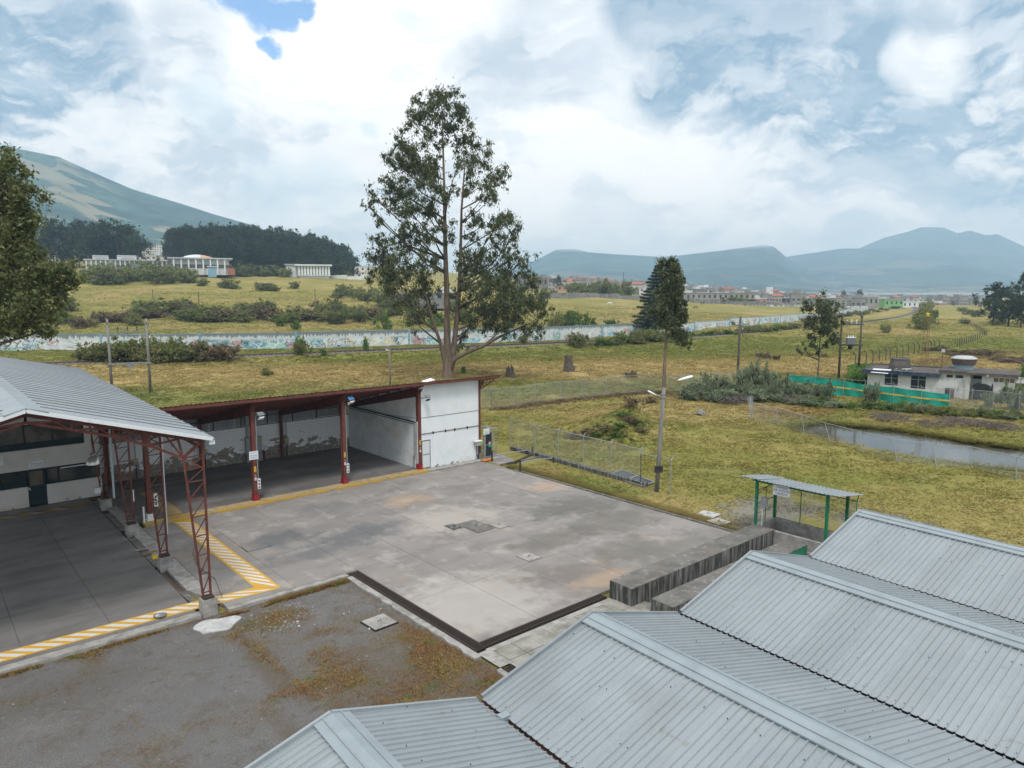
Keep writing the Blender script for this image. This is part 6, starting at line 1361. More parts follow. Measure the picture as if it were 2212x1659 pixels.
th = [(1285, 385, 32), (1275, 440, 48), (1310, 450, 40), (1265, 510, 55), (1320, 510, 42), (1275, 580, 62), (1330, 590, 45), (1375, 520, 26), (1385, 560, 24), (1240, 520, 30), (1260, 660, 66), (1330, 670, 56), (1230, 740, 62), (1290, 750, 66), (1350, 740, 50), (1395, 740, 26), (1240, 830, 60), (1300, 840, 60), (1350, 850, 50), (1400, 820, 26), (1250, 900, 46), (1320, 910, 50), (1370, 900, 34),
      (1340, 980, 36), (1380, 1000, 40), (1400, 1050, 42), (1420, 1080, 30), (1360, 1060, 30), (1300, 970, 24)]
photo_tree('slender_tree', (64.6, 48.8), th, [[(1222, 1585, .26), (1232, 1400, .20), (1243, 1150, .17), (1254, 900, .13), (1270, 650, .09), (1285, 380, .03)], [(1254, 900, .08), (1320, 930, .05), (1390, 1040, .03)]],
    'slender tree with long bare trunk standing behind the street lamp', 'tree', 24000, .12, 'leaf_eucalyptus', .6, cT, aspect=2.6)
# araucaria like conifer by the wall
q = thing('conifer_tree', 'dark layered conifer standing at the graffiti wall behind the slender tree', 'tree', (*GT(1416, 724)[:2], tzs(*GT(1416, 724)[:2])))
D_ = math.hypot(q.location.x, q.location.y); mpp = D_*.98/1534*.2604; H_ = (1000-430)*mpp; C = []; Rr = []; mb = MB(); mb.tube([(0, 0, 0), (0, 0, H_*.98)], [.45, .05], 8, False)
for lv in range(20):
    u = lv/19; z = H_*(.10+.88*u); rad = mpp*(150*(1-u)**.75+12)*(1 if u > .2 else .9); nb_ = 7
    for j in range(nb_):
        a = j*2*math.pi/nb_+lv*.8+rnd.uniform(-.3, .3); rad = mpp*(190*(1-u)**.8+14)*rnd.uniform(.65, 1.1); e = Vector((math.cos(a)*rad, math.sin(a)*rad, z+rnd.uniform(-.05, .18)*rad)); mb.tube([(0, 0, z-.1*rad), tuple(e*.5+Vector((0, 0, z*.5-.08*rad))), tuple(e)], [.08, .06, .02], 4, False)
        for k_ in range(4): w = .35+.21*k_; C.append((e.x*w, e.y*w, z+.1*rad*w)); Rr.append((.10*rad+.35, .10*rad+.35, .34))
mb.build('trunk', M['twig'], q); inst('crown', leaf_mesh('crown', C, Rr, 24000, .24, 'leaf_conifer', .1, 2.4, .2), q)
# small tree by the transformer and others described by clusters in metres
def simple_tree(name, base, h, clus, label, n, size, lm, droop=.5, tr=.15, bare=.3, group=None):
    x, y = base; z = tzs(x, y); q = thing(name, label, 'tree', (x, y, z-.1), group=group); C = [(c[0]*rx+c[3]*fx, c[0]*ry+c[3]*fy, c[1]) for c in clus]; Rr = [c[2] for c in clus]
    st = [[(np.array((0, 0, 0)), tr), (np.array((.1, 0, h*.5)), tr*.6), (np.array((0, 0, h*.95)), tr*.15)]]; mb = MB(); mb.tube([a for a, _ in st[0]], [r_ for _, r_ in st[0]], 7, False); mb.build('trunk', M['bark'], q, True)
    mb = MB(); branches(mb, st, C, Rr, .02, 4); mb.build('branches', M['twig'], q); inst('crown', leaf_mesh('crown', C, Rr, n, size, lm, droop, 2.3, 0., 6), q); return q
bb_ = GT(1766, 824)
simple_tree('young_eucalyptus', bb_[:2], 12, [(0, 11.2, .9, 0), (-.5, 10.4, 1.1, .4), (.6, 10, 1.1, -.4), (.1, 9.3, 1.5, 0), (-.9, 8.8, 1., .4), (1.2, 8.7, 1.1, .3), (.3, 8, 1.5, 0), (1.7, 8.1, .8, 0), (-.3, 7.2, 1.1, .2), (.9, 7.1, 1., 0), (-1.2, 5.8, .6, 0), (.8, 5.3, .5, 0), (-.8, 4.9, .5, 0), (1.8, 5.9, .6, 0), (2.4, 5.6, .4, 0), (-2.6, 4.2, .45, 0), (-1.9, 4.3, .3, 0), (-.1, 4.1, .4, 0)], 'young eucalyptus with a leaning crown left of the transformer poles', 9500, .14, 'leaf_eucalyptus', .5, .13)
# ------------------------------------------------------------------ generic trees and bushes (shared meshes)
def crown_variant(kind, i):
    C = []; Rr = []
    if kind == 'forest':
        for k_ in range(26):
            u = rng.random(); z = .22+.76*u; w = .24*(math.sin(math.pi*min(1, (u*.85+.15)))**.7); a = rng.random()*6.28; rr = w*rng.random()**.5
            C.append((math.cos(a)*rr, math.sin(a)*rr, z)); Rr.append((.075+.05*rng.random()*(1-u*.5),)*3)
        C.append((0, 0, .97)); Rr.append((.03, .03, .05)); return leaf_mesh('crown', C, Rr, 4200, .019, 'leaf_forest', .35, 1.9, .0, 4)
    if kind == 'round':
        for k_ in range(34):
            a = rng.random()*6.28; z = .25+.7*rng.random(); w = .42*math.sin(math.pi*min(.97, max(.12, (z-.12)/.95))); rr = w*rng.random()**.45
            C.append((math.cos(a)*rr, math.sin(a)*rr, z)); Rr.append((.09+.05*rng.random(),)*3)
        return leaf_mesh('crown', C, Rr, 5200, .022, 'leaf_forest', .3, 1.8, .0, 5)
    n = {'bush': 16, 'grey': 9, 'dry': 8, 'bright': 9}[kind]
    for k_ in range(n):
        a = rng.random()*6.28; rr = .36*rng.random()**.5; z = .12+.6*rng.random()*(1-rr*1.2)
        C.append((math.cos(a)*rr, math.sin(a)*rr, z)); Rr.append((.16+.08*rng.random(), .16+.08*rng.random(), .15+.07*rng.random()))
    return leaf_mesh('foliage', C, Rr, {'bush': 3400, 'grey': 2200, 'dry': 1200, 'bright': 1900}[kind], {'bush': .036, 'grey': .034, 'dry': .036, 'bright': .042}[kind], {'bush': 'leaf_bush', 'grey': 'leaf_grey', 'dry': 'leaf_dry', 'bright': 'leaf_bright'}[kind], {'bush': .05, 'grey': -.55, 'dry': -.3, 'bright': -.2}[kind], {'grey': 3.4, 'dry': 3.2}.get(kind, 2.), .0, 5)
CV = {k_: [crown_variant(k_, i) for i in range(4 if k_ in ('forest', 'bush') else 3)] for k_ in ('forest', 'round', 'bush', 'grey', 'dry', 'bright')}
TRK = MB().tube([(0, 0, -.03), (.005, 0, .4), (0, 0, .85)], [.022, .014, .004], 6, False).mesh('trunk', M['twig'])
STM = MB()
for a in range(7): STM.tube([(0, 0, -.03), (math.cos(a*.9)*.12, math.sin(a*.9)*.12, .25), (math.cos(a*.9)*.28, math.sin(a*.9)*.28, .55)], [.018, .012, .004], 4, False)
STM = STM.mesh('stems', M['twig'])
def gtree(kind, x, y, h, label, group, wx=1., z=None, cat='tree'):
    z = tzs(x, y) if z is None else z; q = thing('tree', label, cat, (x, y, z), rnd.uniform(0, 6.28), group)
    inst('trunk', TRK, q, sc=(h, h, h)); inst('crown', CV[kind][rnd.randrange(len(CV[kind]))], q, sc=(h*wx, h*wx, h)); return q
def bush(kind, x, y, w, h, label, group=None, name='bush'):
    q = thing(name, label, 'bush', (x, y, tzs(x, y)-.05), rnd.uniform(0, 6.28), group); inst('foliage', CV[kind][rnd.randrange(len(CV[kind]))], q, sc=(w, w, h*1.4)); inst('stems', STM, q, sc=(w, w, h*1.4)); return q
# forest belt on the left ridge
def at_az(px, r): 
    a = math.atan((px-1106)/1546); return r*(math.cos(a)*fx+math.sin(a)*rx), r*(math.cos(a)*fy+math.sin(a)*ry)
def h_for(px, py, r, x, y): return 12+(635-py)/1546*r*math.cos(math.atan((px-1106)/1546))-tzs(x, y)
top_x = [365, 400, 480, 560, 620, 680, 730, 765, 785]; top_y = [505, 497, 493, 500, 508, 518, 530, 552, 585]
k_ = 0
for row, (r_, dy) in enumerate([(640, -3), (600, 2), (560, 8), (535, 24)]):
    for px in np.arange(372+row*5, 776, 9.5 if row < 3 else 13):
        px = float(px+rnd.uniform(-3, 3)); r2 = r_+rnd.uniform(-10, 10); x, y = at_az(px, r2); py = float(np.interp(px, top_x, top_y))+dy+rnd.uniform(-8, 8)
        gtree('forest', x, y, max(8, h_for(px, py, r2, x, y)), 'tall dark eucalyptus in the dense belt on the left ridge', 'eucalyptus trees of the dense belt', rnd.uniform(.8, 1.1))
for px, py, w in [(122, 498, 1.), (138, 484, 1.1), (155, 490, 1.1), (176, 505, .8), (192, 488, 1.), (205, 500, 1.1), (222, 492, 1.2), (243, 482, 1.1), (262, 480, 1.2), (282, 492, 1.1), (295, 505, .8), (212, 520, 1.), (90, 520, .7), (102, 512, .6), (165, 515, .9), (240, 515, 1.), (275, 515, 1.)]:
    r2 = rnd.uniform(520, 560); x, y = at_az(px, r2); gtree('round', x, y, h_for(px, py, r2, x, y), 'dark spreading tree in the clump at the left of the ridge', 'trees of the left ridge clump', w)
for px, py, w, r2 in [(665, 560, .9, 500), (722, 548, 1.1, 500), (738, 560, 1., 500), (610, 572, .9, 495), (585, 575, .9, 495), (640, 572, .8, 495), (560, 578, .8, 492), (515, 572, .7, 485), (220, 575, .8, 455), (268, 572, .6, 455), (775, 585, .8, 500), (1200+5, 598, .8, 560), (1306, 608, 1., 620), (1300, 615, .8, 610)]:
    x, y = at_az(px, r2); gtree('round', x, y, max(4, h_for(px, py, r2, x, y)), 'lone rounded tree in front of the far buildings' if px < 900 else 'small dark tree among the far houses', 'scattered trees near the far buildings' if px < 900 else 'small trees in the far town', w)
# pines at right edge
for i, (px, py, pb, kd, w, lb) in enumerate([(2145, 612, 703, 'forest', 1.3, 'thin brownish tree at the left of the right edge group'), (2178, 612, 706, 'round', 1., 'dark full pine second in the group at the right edge'), (2205, 630, 708, 'round', .9, 'dark pine cut by the right picture edge'), (2160, 622, 700, 'forest', 1.4, 'tall pale backed tree behind the dark pine'), (2212, 590, 700, 'forest', .8, 'thin pointed conifer behind the right edge pines')]):
    x, y, z = GT(px, pb); r2 = math.hypot(x, y); gtree(kd, x, y, h_for(px, py, r2, x, y), lb, 'trees at the right picture edge', w)
for px, py, pb in [(1943, 640, 656), (1855, 626, 655), (1822, 628, 655), (2108, 640, 664), (2128, 645, 668), (2060, 650, 662), (2135, 650, 668), (2118, 652, 667), (1960, 650, 660)]:
    x, y, z = GT(px, pb); r2 = math.hypot(x, y); gtree('round', x, y, max(4, h_for(px, py, r2, x, y)), 'small distant tree near the far end of the railway', 'distant trees near the town', .7)
# bushes placed over the fields: (pixel x, base y, width m, height m, kind)
def bushes(L, label, group, kinds=('bush',)):
    for px, py, w, h in L:
        x, y, z = GT(px, py); bush(rnd.choice(kinds), x, y, w, h, label, group)
bushes([(185+i*24+rnd.uniform(-6, 6), 783-i*.4, rnd.uniform(4.5, 6.5), rnd.uniform(2.6, 3.9)) for i in range(14)], 'olive shrub in the thicket along the rails under the graffiti', 'shrubs in the thicket beside the rails', ('bush', 'bush', 'dry'))
bushes([(300+i*14+rnd.uniform(-8, 8), 690+rnd.uniform(-14, 9), rnd.uniform(7, 13), rnd.uniform(3.0, 5.4)) for i in range(40)], 'olive shrub in the broad belt across the middle field', 'shrubs of the middle field belt', ('bush', 'bush', 'bush', 'dry'))
bushes([(110+i*14, 698+rnd.uniform(-8, 12), rnd.uniform(4, 8), rnd.uniform(2, 4.)) for i in range(14)], 'scrubby bush behind the left leafy tree on the field', 'bushes behind the left tree', ('bush', 'dry'))
bushes([(200+i*9+rnd.uniform(-5, 5), 606+rnd.uniform(-10, 8), rnd.uniform(10, 18), rnd.uniform(5, 8.5)) for i in range(24)], 'dark green shrub in the thicket below the long factory', 'shrubs below the long factory', ('bush',))
bushes([(420+i*13+rnd.uniform(-4, 4), 597+rnd.uniform(-3, 2), rnd.uniform(7, 12), rnd.uniform(4, 7)) for i in range(27)], 'low shrub along the white wall at the top of the field', 'shrubs along the upper white wall', ('bush',))
bushes([(500, 624, 9, 5), (485, 622, 7, 4), (575, 627, 12, 4), (590, 630, 8, 3), (636, 623, 6, 4), (560, 622, 5, 3), (440, 618, 6, 4), (735, 644, 9, 6), (748, 640, 8, 6), (772, 642, 9, 5), (790, 650, 10, 5), (812, 652, 12, 6), (828, 660, 10, 6)], 'isolated round shrub on the upper yellow field', 'isolated shrubs on the upper field', ('bush',))
bushes([(390, 668, 5, 5), (403, 672, 6, 4), (148, 672, 8, 5), (610, 705, 5, 4), (640, 712, 4, 3), (700, 690, 7, 6), (755, 690, 6, 5), (830, 712, 6, 5), (900, 700, 8, 6), (940, 705, 8, 5), (990, 690, 8, 7), (1000, 700, 7, 5), (730, 700, 8, 5)], 'upright shrub standing in the field above the graffiti wall', 'upright shrubs above the graffiti wall', ('bush', 'bright'))
bushes([(1235, 712, 8, 8), (1222, 712, 6, 5), (1262, 712, 6, 4), (1320, 708, 5, 3.5), (1200, 716, 6, 5), (1280, 710, 4, 3)], 'leafy shrub behind the graffiti wall right of the tall tree', 'shrubs behind the wall right of the tall tree', ('bush', 'bright'))
bushes([(1240+i*14, 640+rnd.uniform(-2, 2), rnd.uniform(10, 17), rnd.uniform(6, 10)) for i in range(9)], 'dark shrub in the row before the far town walls', 'shrubs before the far town walls')
bushes([(1176, 646, 8, 6), (1196, 640, 6, 4), (1600, 657, 8, 5), (1585, 656, 9, 5), (1622, 658, 7, 4), (1560, 655, 6, 4), (1830, 676, 6, 3)], 'shrub at the foot of the far block walls', 'shrubs at the far block walls')
bushes([(1247, 748, 5, 3.2), (1293, 748, 3.5, 1.8), (1310, 745, 5, 2), (1335, 744, 5, 2.4), (1352, 742, 5, 2.2), (1372, 742, 5, 2.6), (1395, 738, 6, 3), (1418, 737, 7, 3), (1440, 734, 5, 2.5), (1468, 742, 4, 3)], 'green shrub between the rails and wall near the slender tree', 'shrubs between rails and wall', ('bright', 'bush'))
bushes([(1480+i*17, 728-i*1.3+rnd.uniform(-3, 3), rnd.uniform(3.5, 5.5), rnd.uniform(1.0, 2.1)) for i in range(15)], 'olive shrub along the rails below the right half of the wall', 'shrubs along the right half of the wall', ('bush', 'bush', 'bright'))
bushes([(1740+i*11+rnd.uniform(-3, 3), 700-i*1.9+rnd.uniform(-5, 2), rnd.uniform(4, 8), rnd.uniform(1.2, 2.4)) for i in range(22)], 'brownish scrub on the slope above the curving rails', 'scrub above the curving rails', ('bush', 'dry'))
bushes([(1990, 712, 6, 6), (1995, 706, 6, 7), (2003, 700, 7, 7), (1988, 700, 6, 5), (2008, 690, 7, 6), (1998, 684, 7, 5), (1996, 668, 9, 6), (2005, 660, 10, 6), (1985, 655, 10, 6), (1912, 718, 3.5, 3)], 'dark green shrub right of the far bend of the rails', 'shrubs right of the rail bend')
bushes([(2160, 700, 6, 5), (2166, 702, 5, 4), (2100, 680, 9, 3), (2115, 684, 9, 3), (2080, 672, 9, 3), (2085, 700, 5, 2)], 'grey green shrub in the paddock at far right', 'shrubs in the right paddock')
bushes([(2010+i*14+rnd.uniform(-5, 5), 752+i*2.0+rnd.uniform(-6, 8), rnd.uniform(3, 6), rnd.uniform(.5, 1.0)) for i in range(16)], 'low reddish brown scrub in the right hand field', 'low scrub in the right field', ('dry',))
bushes([(655, 766, 2.8, 3.8), (646, 768, 2.2, 3.), (790, 760, 1.5, 3.2), (700, 770, 1.6, 1.6), (575, 812, 2.2, 1.2), (1000, 806, 1., 1.1), (1105+25, 742, 3, 2.), (1246, 752, 2.6, 1.8)], 'lone leafy shrub by the rails in front of the graffiti', 'lone shrubs by the rails', ('bright', 'bush'))
bushes([(1370, 878, 2.2, 1.), (1400, 870, 2, .8)], 'dry weed patch at the foot of the long fence', 'dry weeds at the fence foot', ('dry',))
bushes([(1365, 816, 1.6, 1.1), (1356, 815, 1.4, .7), (1655, 775, 2.2, 1.2), (1640, 772, 2.2, .9), (1675, 778, 2.5, 1.1), (1780, 772, 1.8, .8), (1750, 770, 2, .8)], 'dry brown tuft standing in the straw coloured field', 'dry tufts in the straw field', ('dry',))
# grey green weeds along fence and net
wl_ = [(1478+i*6.5+rnd.uniform(-5, 5), 862-2.2*math.sin(i*.4)+rnd.uniform(-9, 9)-i*.12, rnd.uniform(1.3, 2.6), rnd.uniform(.7, 1.7)) for i in range(46)]
bushes(wl_, 'grey green weed clump along the fence left of the green net', 'grey weeds left of the green net', ('grey',))
bushes([(1603, 846, 2.4, 3.6), (1632, 846, 2.6, 4.0), (1662, 850, 2.4, 3.2), (1690, 858, 2.4, 2.4), (1560, 852, 2., 2.6), (1500, 858, 2., 2.2), (1530, 855, 2.2, 2.8)], 'tall pale shrub rising above the fence before the dark pole', 'tall pale shrubs at the fence', ('grey',))
bushes([(1700+i*9+rnd.uniform(-4, 4), 868+i*.60+rnd.uniform(-1, 8), rnd.uniform(1.2, 2.2), rnd.uniform(.4, .95)) for i in range(58)], 'weed clump in the row at the foot of the green net', 'weeds at the foot of the green net', ('grey', 'bush', 'bright'))
bushes([(1785, 868, 1.6, 2.2), (1880, 872, 1.6, 2.3), (1890, 874, 1.5, 2.0), (2180, 884, 2.2, 2.4), (2196, 886, 2.4, 2.6), (2140, 882, 1.8, 2.0)], 'taller weed standing against the green net or fence', 'taller weeds at the net', ('grey',))
bushes([(2195, 850, 3, 2.6), (2210, 856, 3, 3.0), (2216, 840, 3, 2.5)], 'bright green plant at the end of the old building', 'bright plants at the building end', ('bright',))
bushes([(1250, 945, 2.0, .5), (1275, 938, 2.2, .5), (1300, 930, 2.2, .6), (1330, 925, 2.2, .5), (1355, 912, 2.0, .5), (1372, 918, 1.8, .5), (1290, 948, 2., .4), (1330, 945, 2.2, .4), (1345, 900, 1.8, .5), (1385, 935, 1.6, .4)], 'low weedy clump on the grass mound left of the lamp', 'weed clumps on the grass mound', ('bright', 'dry'))
# dead brush heap
def brush(px, py, w, h, n, label):
    x, y, z = GT(px, py); mb = MB()
    for i in range(n):
        a = rnd.uniform(0, 6.28); r_ = w*.5*rnd.random()**.5; b_ = Vector((math.cos(a)*r_, math.sin(a)*r_, rnd.uniform(0, h*.5))); a2 = rnd.uniform(0, 6.28); L_ = rnd.uniform(.3, .9)
        e = b_+Vector((math.cos(a2)*L_, math.sin(a2)*L_, rnd.uniform(-.2, .5)))
        e.z = max(.02, e.z*(1-.5*r_/(w*.5))); mb.bar(b_, e, rnd.uniform(.02, .045))
    o = mb.build('brushwood_heap', M['dead_twig'], None, loc=(x, y, z)); tag(o, label, 'brushwood', kind='thing')
brush(1578, 868, 4.2, 1.5, 500, 'big purple grey heap of dead brushwood before the weeds'); brush(1700, 866, 3.6, .9, 260, 'low heap of dead brushwood left of the green net end')
for px, py, w, n, lb in [(1925, 906, 3.5, 160, 'tangle of dead twigs on the bank below the green net'), (2080, 915, 4, 220, 'tangle of dead twigs on the bank below the crate'), (2160, 925, 3.5, 160, 'tangle of dead twigs near the right picture edge'), (2020, 920, 3, 120, 'small tangle of dead twigs on the pond bank')]: brush(px, py, w, .7, n, lb)
# corn behind the building
V = []; Fq = []
for i in range(1500):
    if i % 6 < 5: px, py = rnd.uniform(1838, 1885), rnd.uniform(812, 838)
    else: px, py = rnd.uniform(2192, 2230), rnd.uniform(835, 862)
    x, y = G(px, py); z = tzs(x, y); hh = rnd.uniform(1., 1.9)
    for k_ in range(5):
        a = rnd.uniform(0, 6.28); L_ = rnd.uniform(.4, .8); b = len(V); z0 = z+hh*k_/5; dx, dy = math.cos(a), math.sin(a)
        V += [(x-dy*.04, y+dx*.04, z0), (x+dy*.04, y-dx*.04, z0), (x+dx*L_*.6, y+dy*L_*.6, z0+.45), (x+dx*L_, y+dy*L_, z0+.25)]; Fq.append((b, b+1, b+2, b+3))
o = inst('corn_patch', npmesh('corn_patch', np.array(V), np.array(Fq), M['corn_leaf'])); tag(o, 'bright green maize patch behind the transformer poles', 'maize', kind='stuff')
# ------------------------------------------------------------------ far buildings
def far_wall(pxs, h, label, mm='factory_white', name='boundary_wall', dark=False):
    pts = [GT(*q)[:2] for q in pxs]; g = thing(name, label, 'wall', (0, 0, 0))
    for a, b in zip(pts[:-1], pts[1:]):
        L_ = math.hypot(b[0]-a[0], b[1]-a[1]); n = max(1, int(L_/14))
        for i in range(n):
            p_ = (a[0]+(b[0]-a[0])*i/n, a[1]+(b[1]-a[1])*i/n); q = (a[0]+(b[0]-a[0])*(i+1)/n, a[1]+(b[1]-a[1])*(i+1)/n); z = min(tzs(*p_), tzs(*q))-.6
            an = math.atan2(q[1]-p_[1], q[0]-p_[0]); MB().box(0, L_/n-.25, -.1, .1, 0, h+.6).build('wall_panel', M[mm], g, loc=(*p_, z), rot=(0, 0, an)); MB().box(-.25, 0, -.16, .16, 0, h+.9).build('pier', M['house_blue' if mm == 'ruin_white' else 'block_grey'], g, loc=(*p_, z), rot=(0, 0, an))
far_wall([(545, 593), (565, 594), (600, 595), (640, 598), (700, 600), (750, 603), (790, 606)], 2.6, 'white boundary wall along the top of the upper field')
far_wall([(1160, 643), (1240, 644), (1340, 646), (1430, 650), (1500, 654), (1560, 657), (1640, 662), (1700, 663), (1780, 666), (1875, 671)], 3.2, 'long grey white wall between the far field and the town', 'ruin_white')
def slab_block(px0, px1, pyb, pyt, r_, depth, label, body, parts, name='factory', cat='factory', pts=None):
    """a long building seen from the front; parts(q, L, H) adds the details"""
    x0_, y0_ = at_az(px0, r_); x1_, y1_ = at_az(px1, r_ if not hasattr(depth, '__len__') else depth[1]); dp = depth if not hasattr(depth, '__len__') else depth[0]
    L_ = math.hypot(x1_-x0_, y1_-y0_); an = math.atan2(y1_-y0_, x1_-x0_); zb = HC+(635-pyb)/1546*r_*math.cos(math.atan((px0-1106)/1546)); H_ = (pyb-pyt)/1546*r_*math.cos(math.atan(((px0+px1)/2-1106)/1546))
    q = thing(name, label, cat, (x0_, y0_, zb), an); MB().box(0, L_, 0, dp, -4, H_).build('wall', M[body], q); parts(q, L_, H_, dp); return q
def row_windows(q, L_, z0, z1, n, w, mm='window_dark', y=-.12, x0=0.):
    for i in range(n):
        x = x0+(L_-2*x0)*(i+.5)/n; MB().box(x-w/2, x+w/2, y, y+.1, z0, z1).build('window', M[mm], q)
def p1_(q, L_, H_, dp):
    MB().box(-1, L_+1, -2.5, dp, H_, H_+.6).build('roof', M['factory_roof'], q)
    n = 18
    for i in range(n): MB().box(L_*i/n, L_*i/n+.6, -2.2, -1.7, -4, H_).build('pillar', M['factory_white'], q)
    MB().box(0, L_, -.2, -.05, .2, H_*.35).build('window_band', M['block_dark'], q)
slab_block(190, 372, 577, 563, 470, 24, 'long pale factory wing with repeated pillars left of the orange roof', 'factory_white', p1_)
def p2_(q, L_, H_, dp):
    MB().box(-2, L_+2, -3, dp, H_, H_+.8).build('roof', M['factory_roof'], q)
    for i in range(8): MB().box(L_*i/8+1, L_*i/8+1.8, -2.6, -2, -4, H_).build('pillar', M['factory_white'], q)
    MB().box(0, L_, -.2, -.05, 0, H_*.4).build('window_band', M['block_dark'], q); MB().box(L_-1, L_+3, -3, 6, -4, 0).build('brick_annex', M['brick_red'], q)
slab_block(374, 498, 579, 560, 466, 26, 'taller factory wing with flat white front beside the orange roof', 'factory_white', p2_)
def dome(px0, px1, pyb, pyt, r_, mats, label):
    x0_, y0_ = at_az(px0, r_); x1_, y1_ = at_az(px1, r_); L_ = math.hypot(x1_-x0_, y1_-y0_); an = math.atan2(y1_-y0_, x1_-x0_); c_ = math.cos(math.atan((px0-1106)/1546))
    zb = HC+(635-pyb)/1546*r_*c_; H_ = (pyb-pyt)/1546*r_*c_; q = thing('vaulted_roof', label, 'hall roof', (x0_, y0_, zb), an); n = 12; secs = [(0, 2, mats[0]), (2, 7, mats[1]), (7, 12, mats[2])]
    for a, b, mm in secs:
        vs = []; 
        for i in range(a, b+1): u = i/n; z = H_*math.sin(math.pi*u)**.8+.0; vs += [(L_*u, 0, 0), (L_*u, 2, z), (L_*u, 30, z+1), (L_*u, 34, -8)]
        k = b-a; MB().add(vs, [(i*4+j, i*4+j+1, (i+1)*4+j+1, (i+1)*4+j) for i in range(k) for j in range(3)]).build('roof_panel', M[mm], q)
    MB().box(1, L_-1, 1, 30, -12, .3).build('wall', M['factory_white'], q)
dome(388, 472, 560, 550, 500, ('blue_sheet', 'factory_white', 'orange_roof'), 'vaulted hall roof in blue white and orange behind the factory')
for px0, px1, yb, yt in [(258, 300, 563, 556), (205, 240, 562, 556)]: slab_block(px0, px1, yb+2, yt, 500, 20, 'low rounded white roof behind the long factory', 'factory_white', lambda q, L_, H_, dp: MB().prism([(0, -2), (L_, -2), (L_*.8, -1), (L_*.2, -1)], H_, H_+1).build('roof', M['factory_roof'], q), 'far_shed', 'shed')['group'] = 'low white roofs behind the factory'
def p3_(q, L_, H_, dp):
    MB().box(-2.5, L_+2, -2.5, dp+2, H_, H_+.9).build('roof', M['factory_white'], q); n = 10
    for i in range(n): MB().box(L_*(i+.5)/n-.8, L_*(i+.5)/n+.8, -.5, -.1, -.5, H_-.3).build('window', M['window_dark'], q)
    for i in range(n+1): MB().box(L_*i/n-.7, L_*i/n+.7, -1.2, -.1, -1, H_).build('pillar', M['factory_white'], q)
slab_block(648, 712, 593, 575, 480, 14, 'white pavilion with tall dark windows between white pillars below the forest', 'factory_white', p3_, 'pavilion', 'building')
slab_block(620, 646, 590, 573, 490, 6, 'small open canopy left of the white pavilion', 'factory_white', lambda q, L_, H_, dp: MB().box(-1, L_+1, -1, dp, H_, H_+.6).build('roof', M['factory_roof'], q), 'canopy', 'canopy')
slab_block(452, 470, 584, 577, 455, 5, 'small pale blue hut in front of the factory', 'house_blue', lambda q, L_, H_, dp: MB().box(-.5, L_+.5, -.5, dp, H_, H_+.4).build('roof', M['factory_white'], q), 'hut', 'hut')
slab_block(288, 308, 580, 574, 455, 5, 'small white hut before the long factory wing', 'factory_white', lambda q, L_, H_, dp: MB().box(-.5, L_+.5, -.5, dp, H_, H_+.4).build('roof', M['house_blue'], q), 'hut', 'hut')
def apt(nf, nw):
    def f(q, L_, H_, dp):
        fh = H_/nf
        for k_ in range(nf): row_windows(q, L_, fh*k_+fh*.3, fh*k_+fh*.8, nw, L_/nw*.5)
        MB().box(-.5, L_+.5, -.5, dp+.5, H_, H_+.8).build('roof', M['roof_slab'], q)
    return f
slab_block(299, 344, 552, 532, 900, 25, 'long grey apartment block showing between the dark tree groups', 'house_white', apt(4, 9), 'apartment_block', 'apartment block')
slab_block(344, 360, 552, 529, 880, 20, 'bright white taller apartment block beside the grey one', 'factory_white', apt(5, 3), 'apartment_block', 'apartment block')
slab_block(300, 338, 560, 555, 700, 20, 'pale long roof below the apartment blocks', 'factory_white', lambda q, L_, H_, dp: MB().box(-1, L_+1, -2, dp, H_, H_+1).build('roof', M['roof_zinc'], q), 'far_shed', 'shed')
# ruined house behind the tall tree
def ruin(q, L_, H_, dp):
    for i in range(7): MB().box(L_*(i+.5)/7-.7, L_*(i+.5)/7+.6, -.12, -.02, .6, H_*.75).build('opening', M['window_dark'], q)
    MB().add([(L_*.72, 0, H_), (L_, 0, H_), (L_*.86, 0, H_+2.5), (L_*.72, dp, H_), (L_, dp, H_), (L_*.86, dp, H_+2.5)], [(0, 1, 2), (3, 5, 4), (0, 2, 5, 3), (1, 4, 5, 2)]).build('gable', M['factory_white'], q)
slab_block(816, 985, 646, 632, 300, 8, 'long ruined white farmhouse standing behind the tall eucalyptus', 'ruin_white', ruin, 'ruined_house', 'house')
# unfinished concrete building
def unf(q, L_, H_, dp):
    for k_ in range(2):
        for i in range(8): MB().box(L_*(i+.5)/8-L_/8*.30, L_*(i+.5)/8+L_/8*.30, -.12, -.02, H_*(.14+.46*k_), H_*(.14+.46*k_)+H_*.28).build('window', M['window_dark'], q)
    for k_ in range(3): MB().box(-.2, L_+.2, -.35, -.03, H_*(.0+.47*k_), H_*(.0+.47*k_)+.35).build('slab', M['block_grey'], q)
    for i in range(12): MB().bar((L_*i/11, 1, H_), (L_*i/11, 1, H_+2.4), .2).build('rebar_column', M['block_dark'], q)
slab_block(1606, 1684, 662, 641, 640, 18, 'unfinished grey concrete building with two rows of empty windows', 'block_grey', unf, 'unfinished_building', 'building')
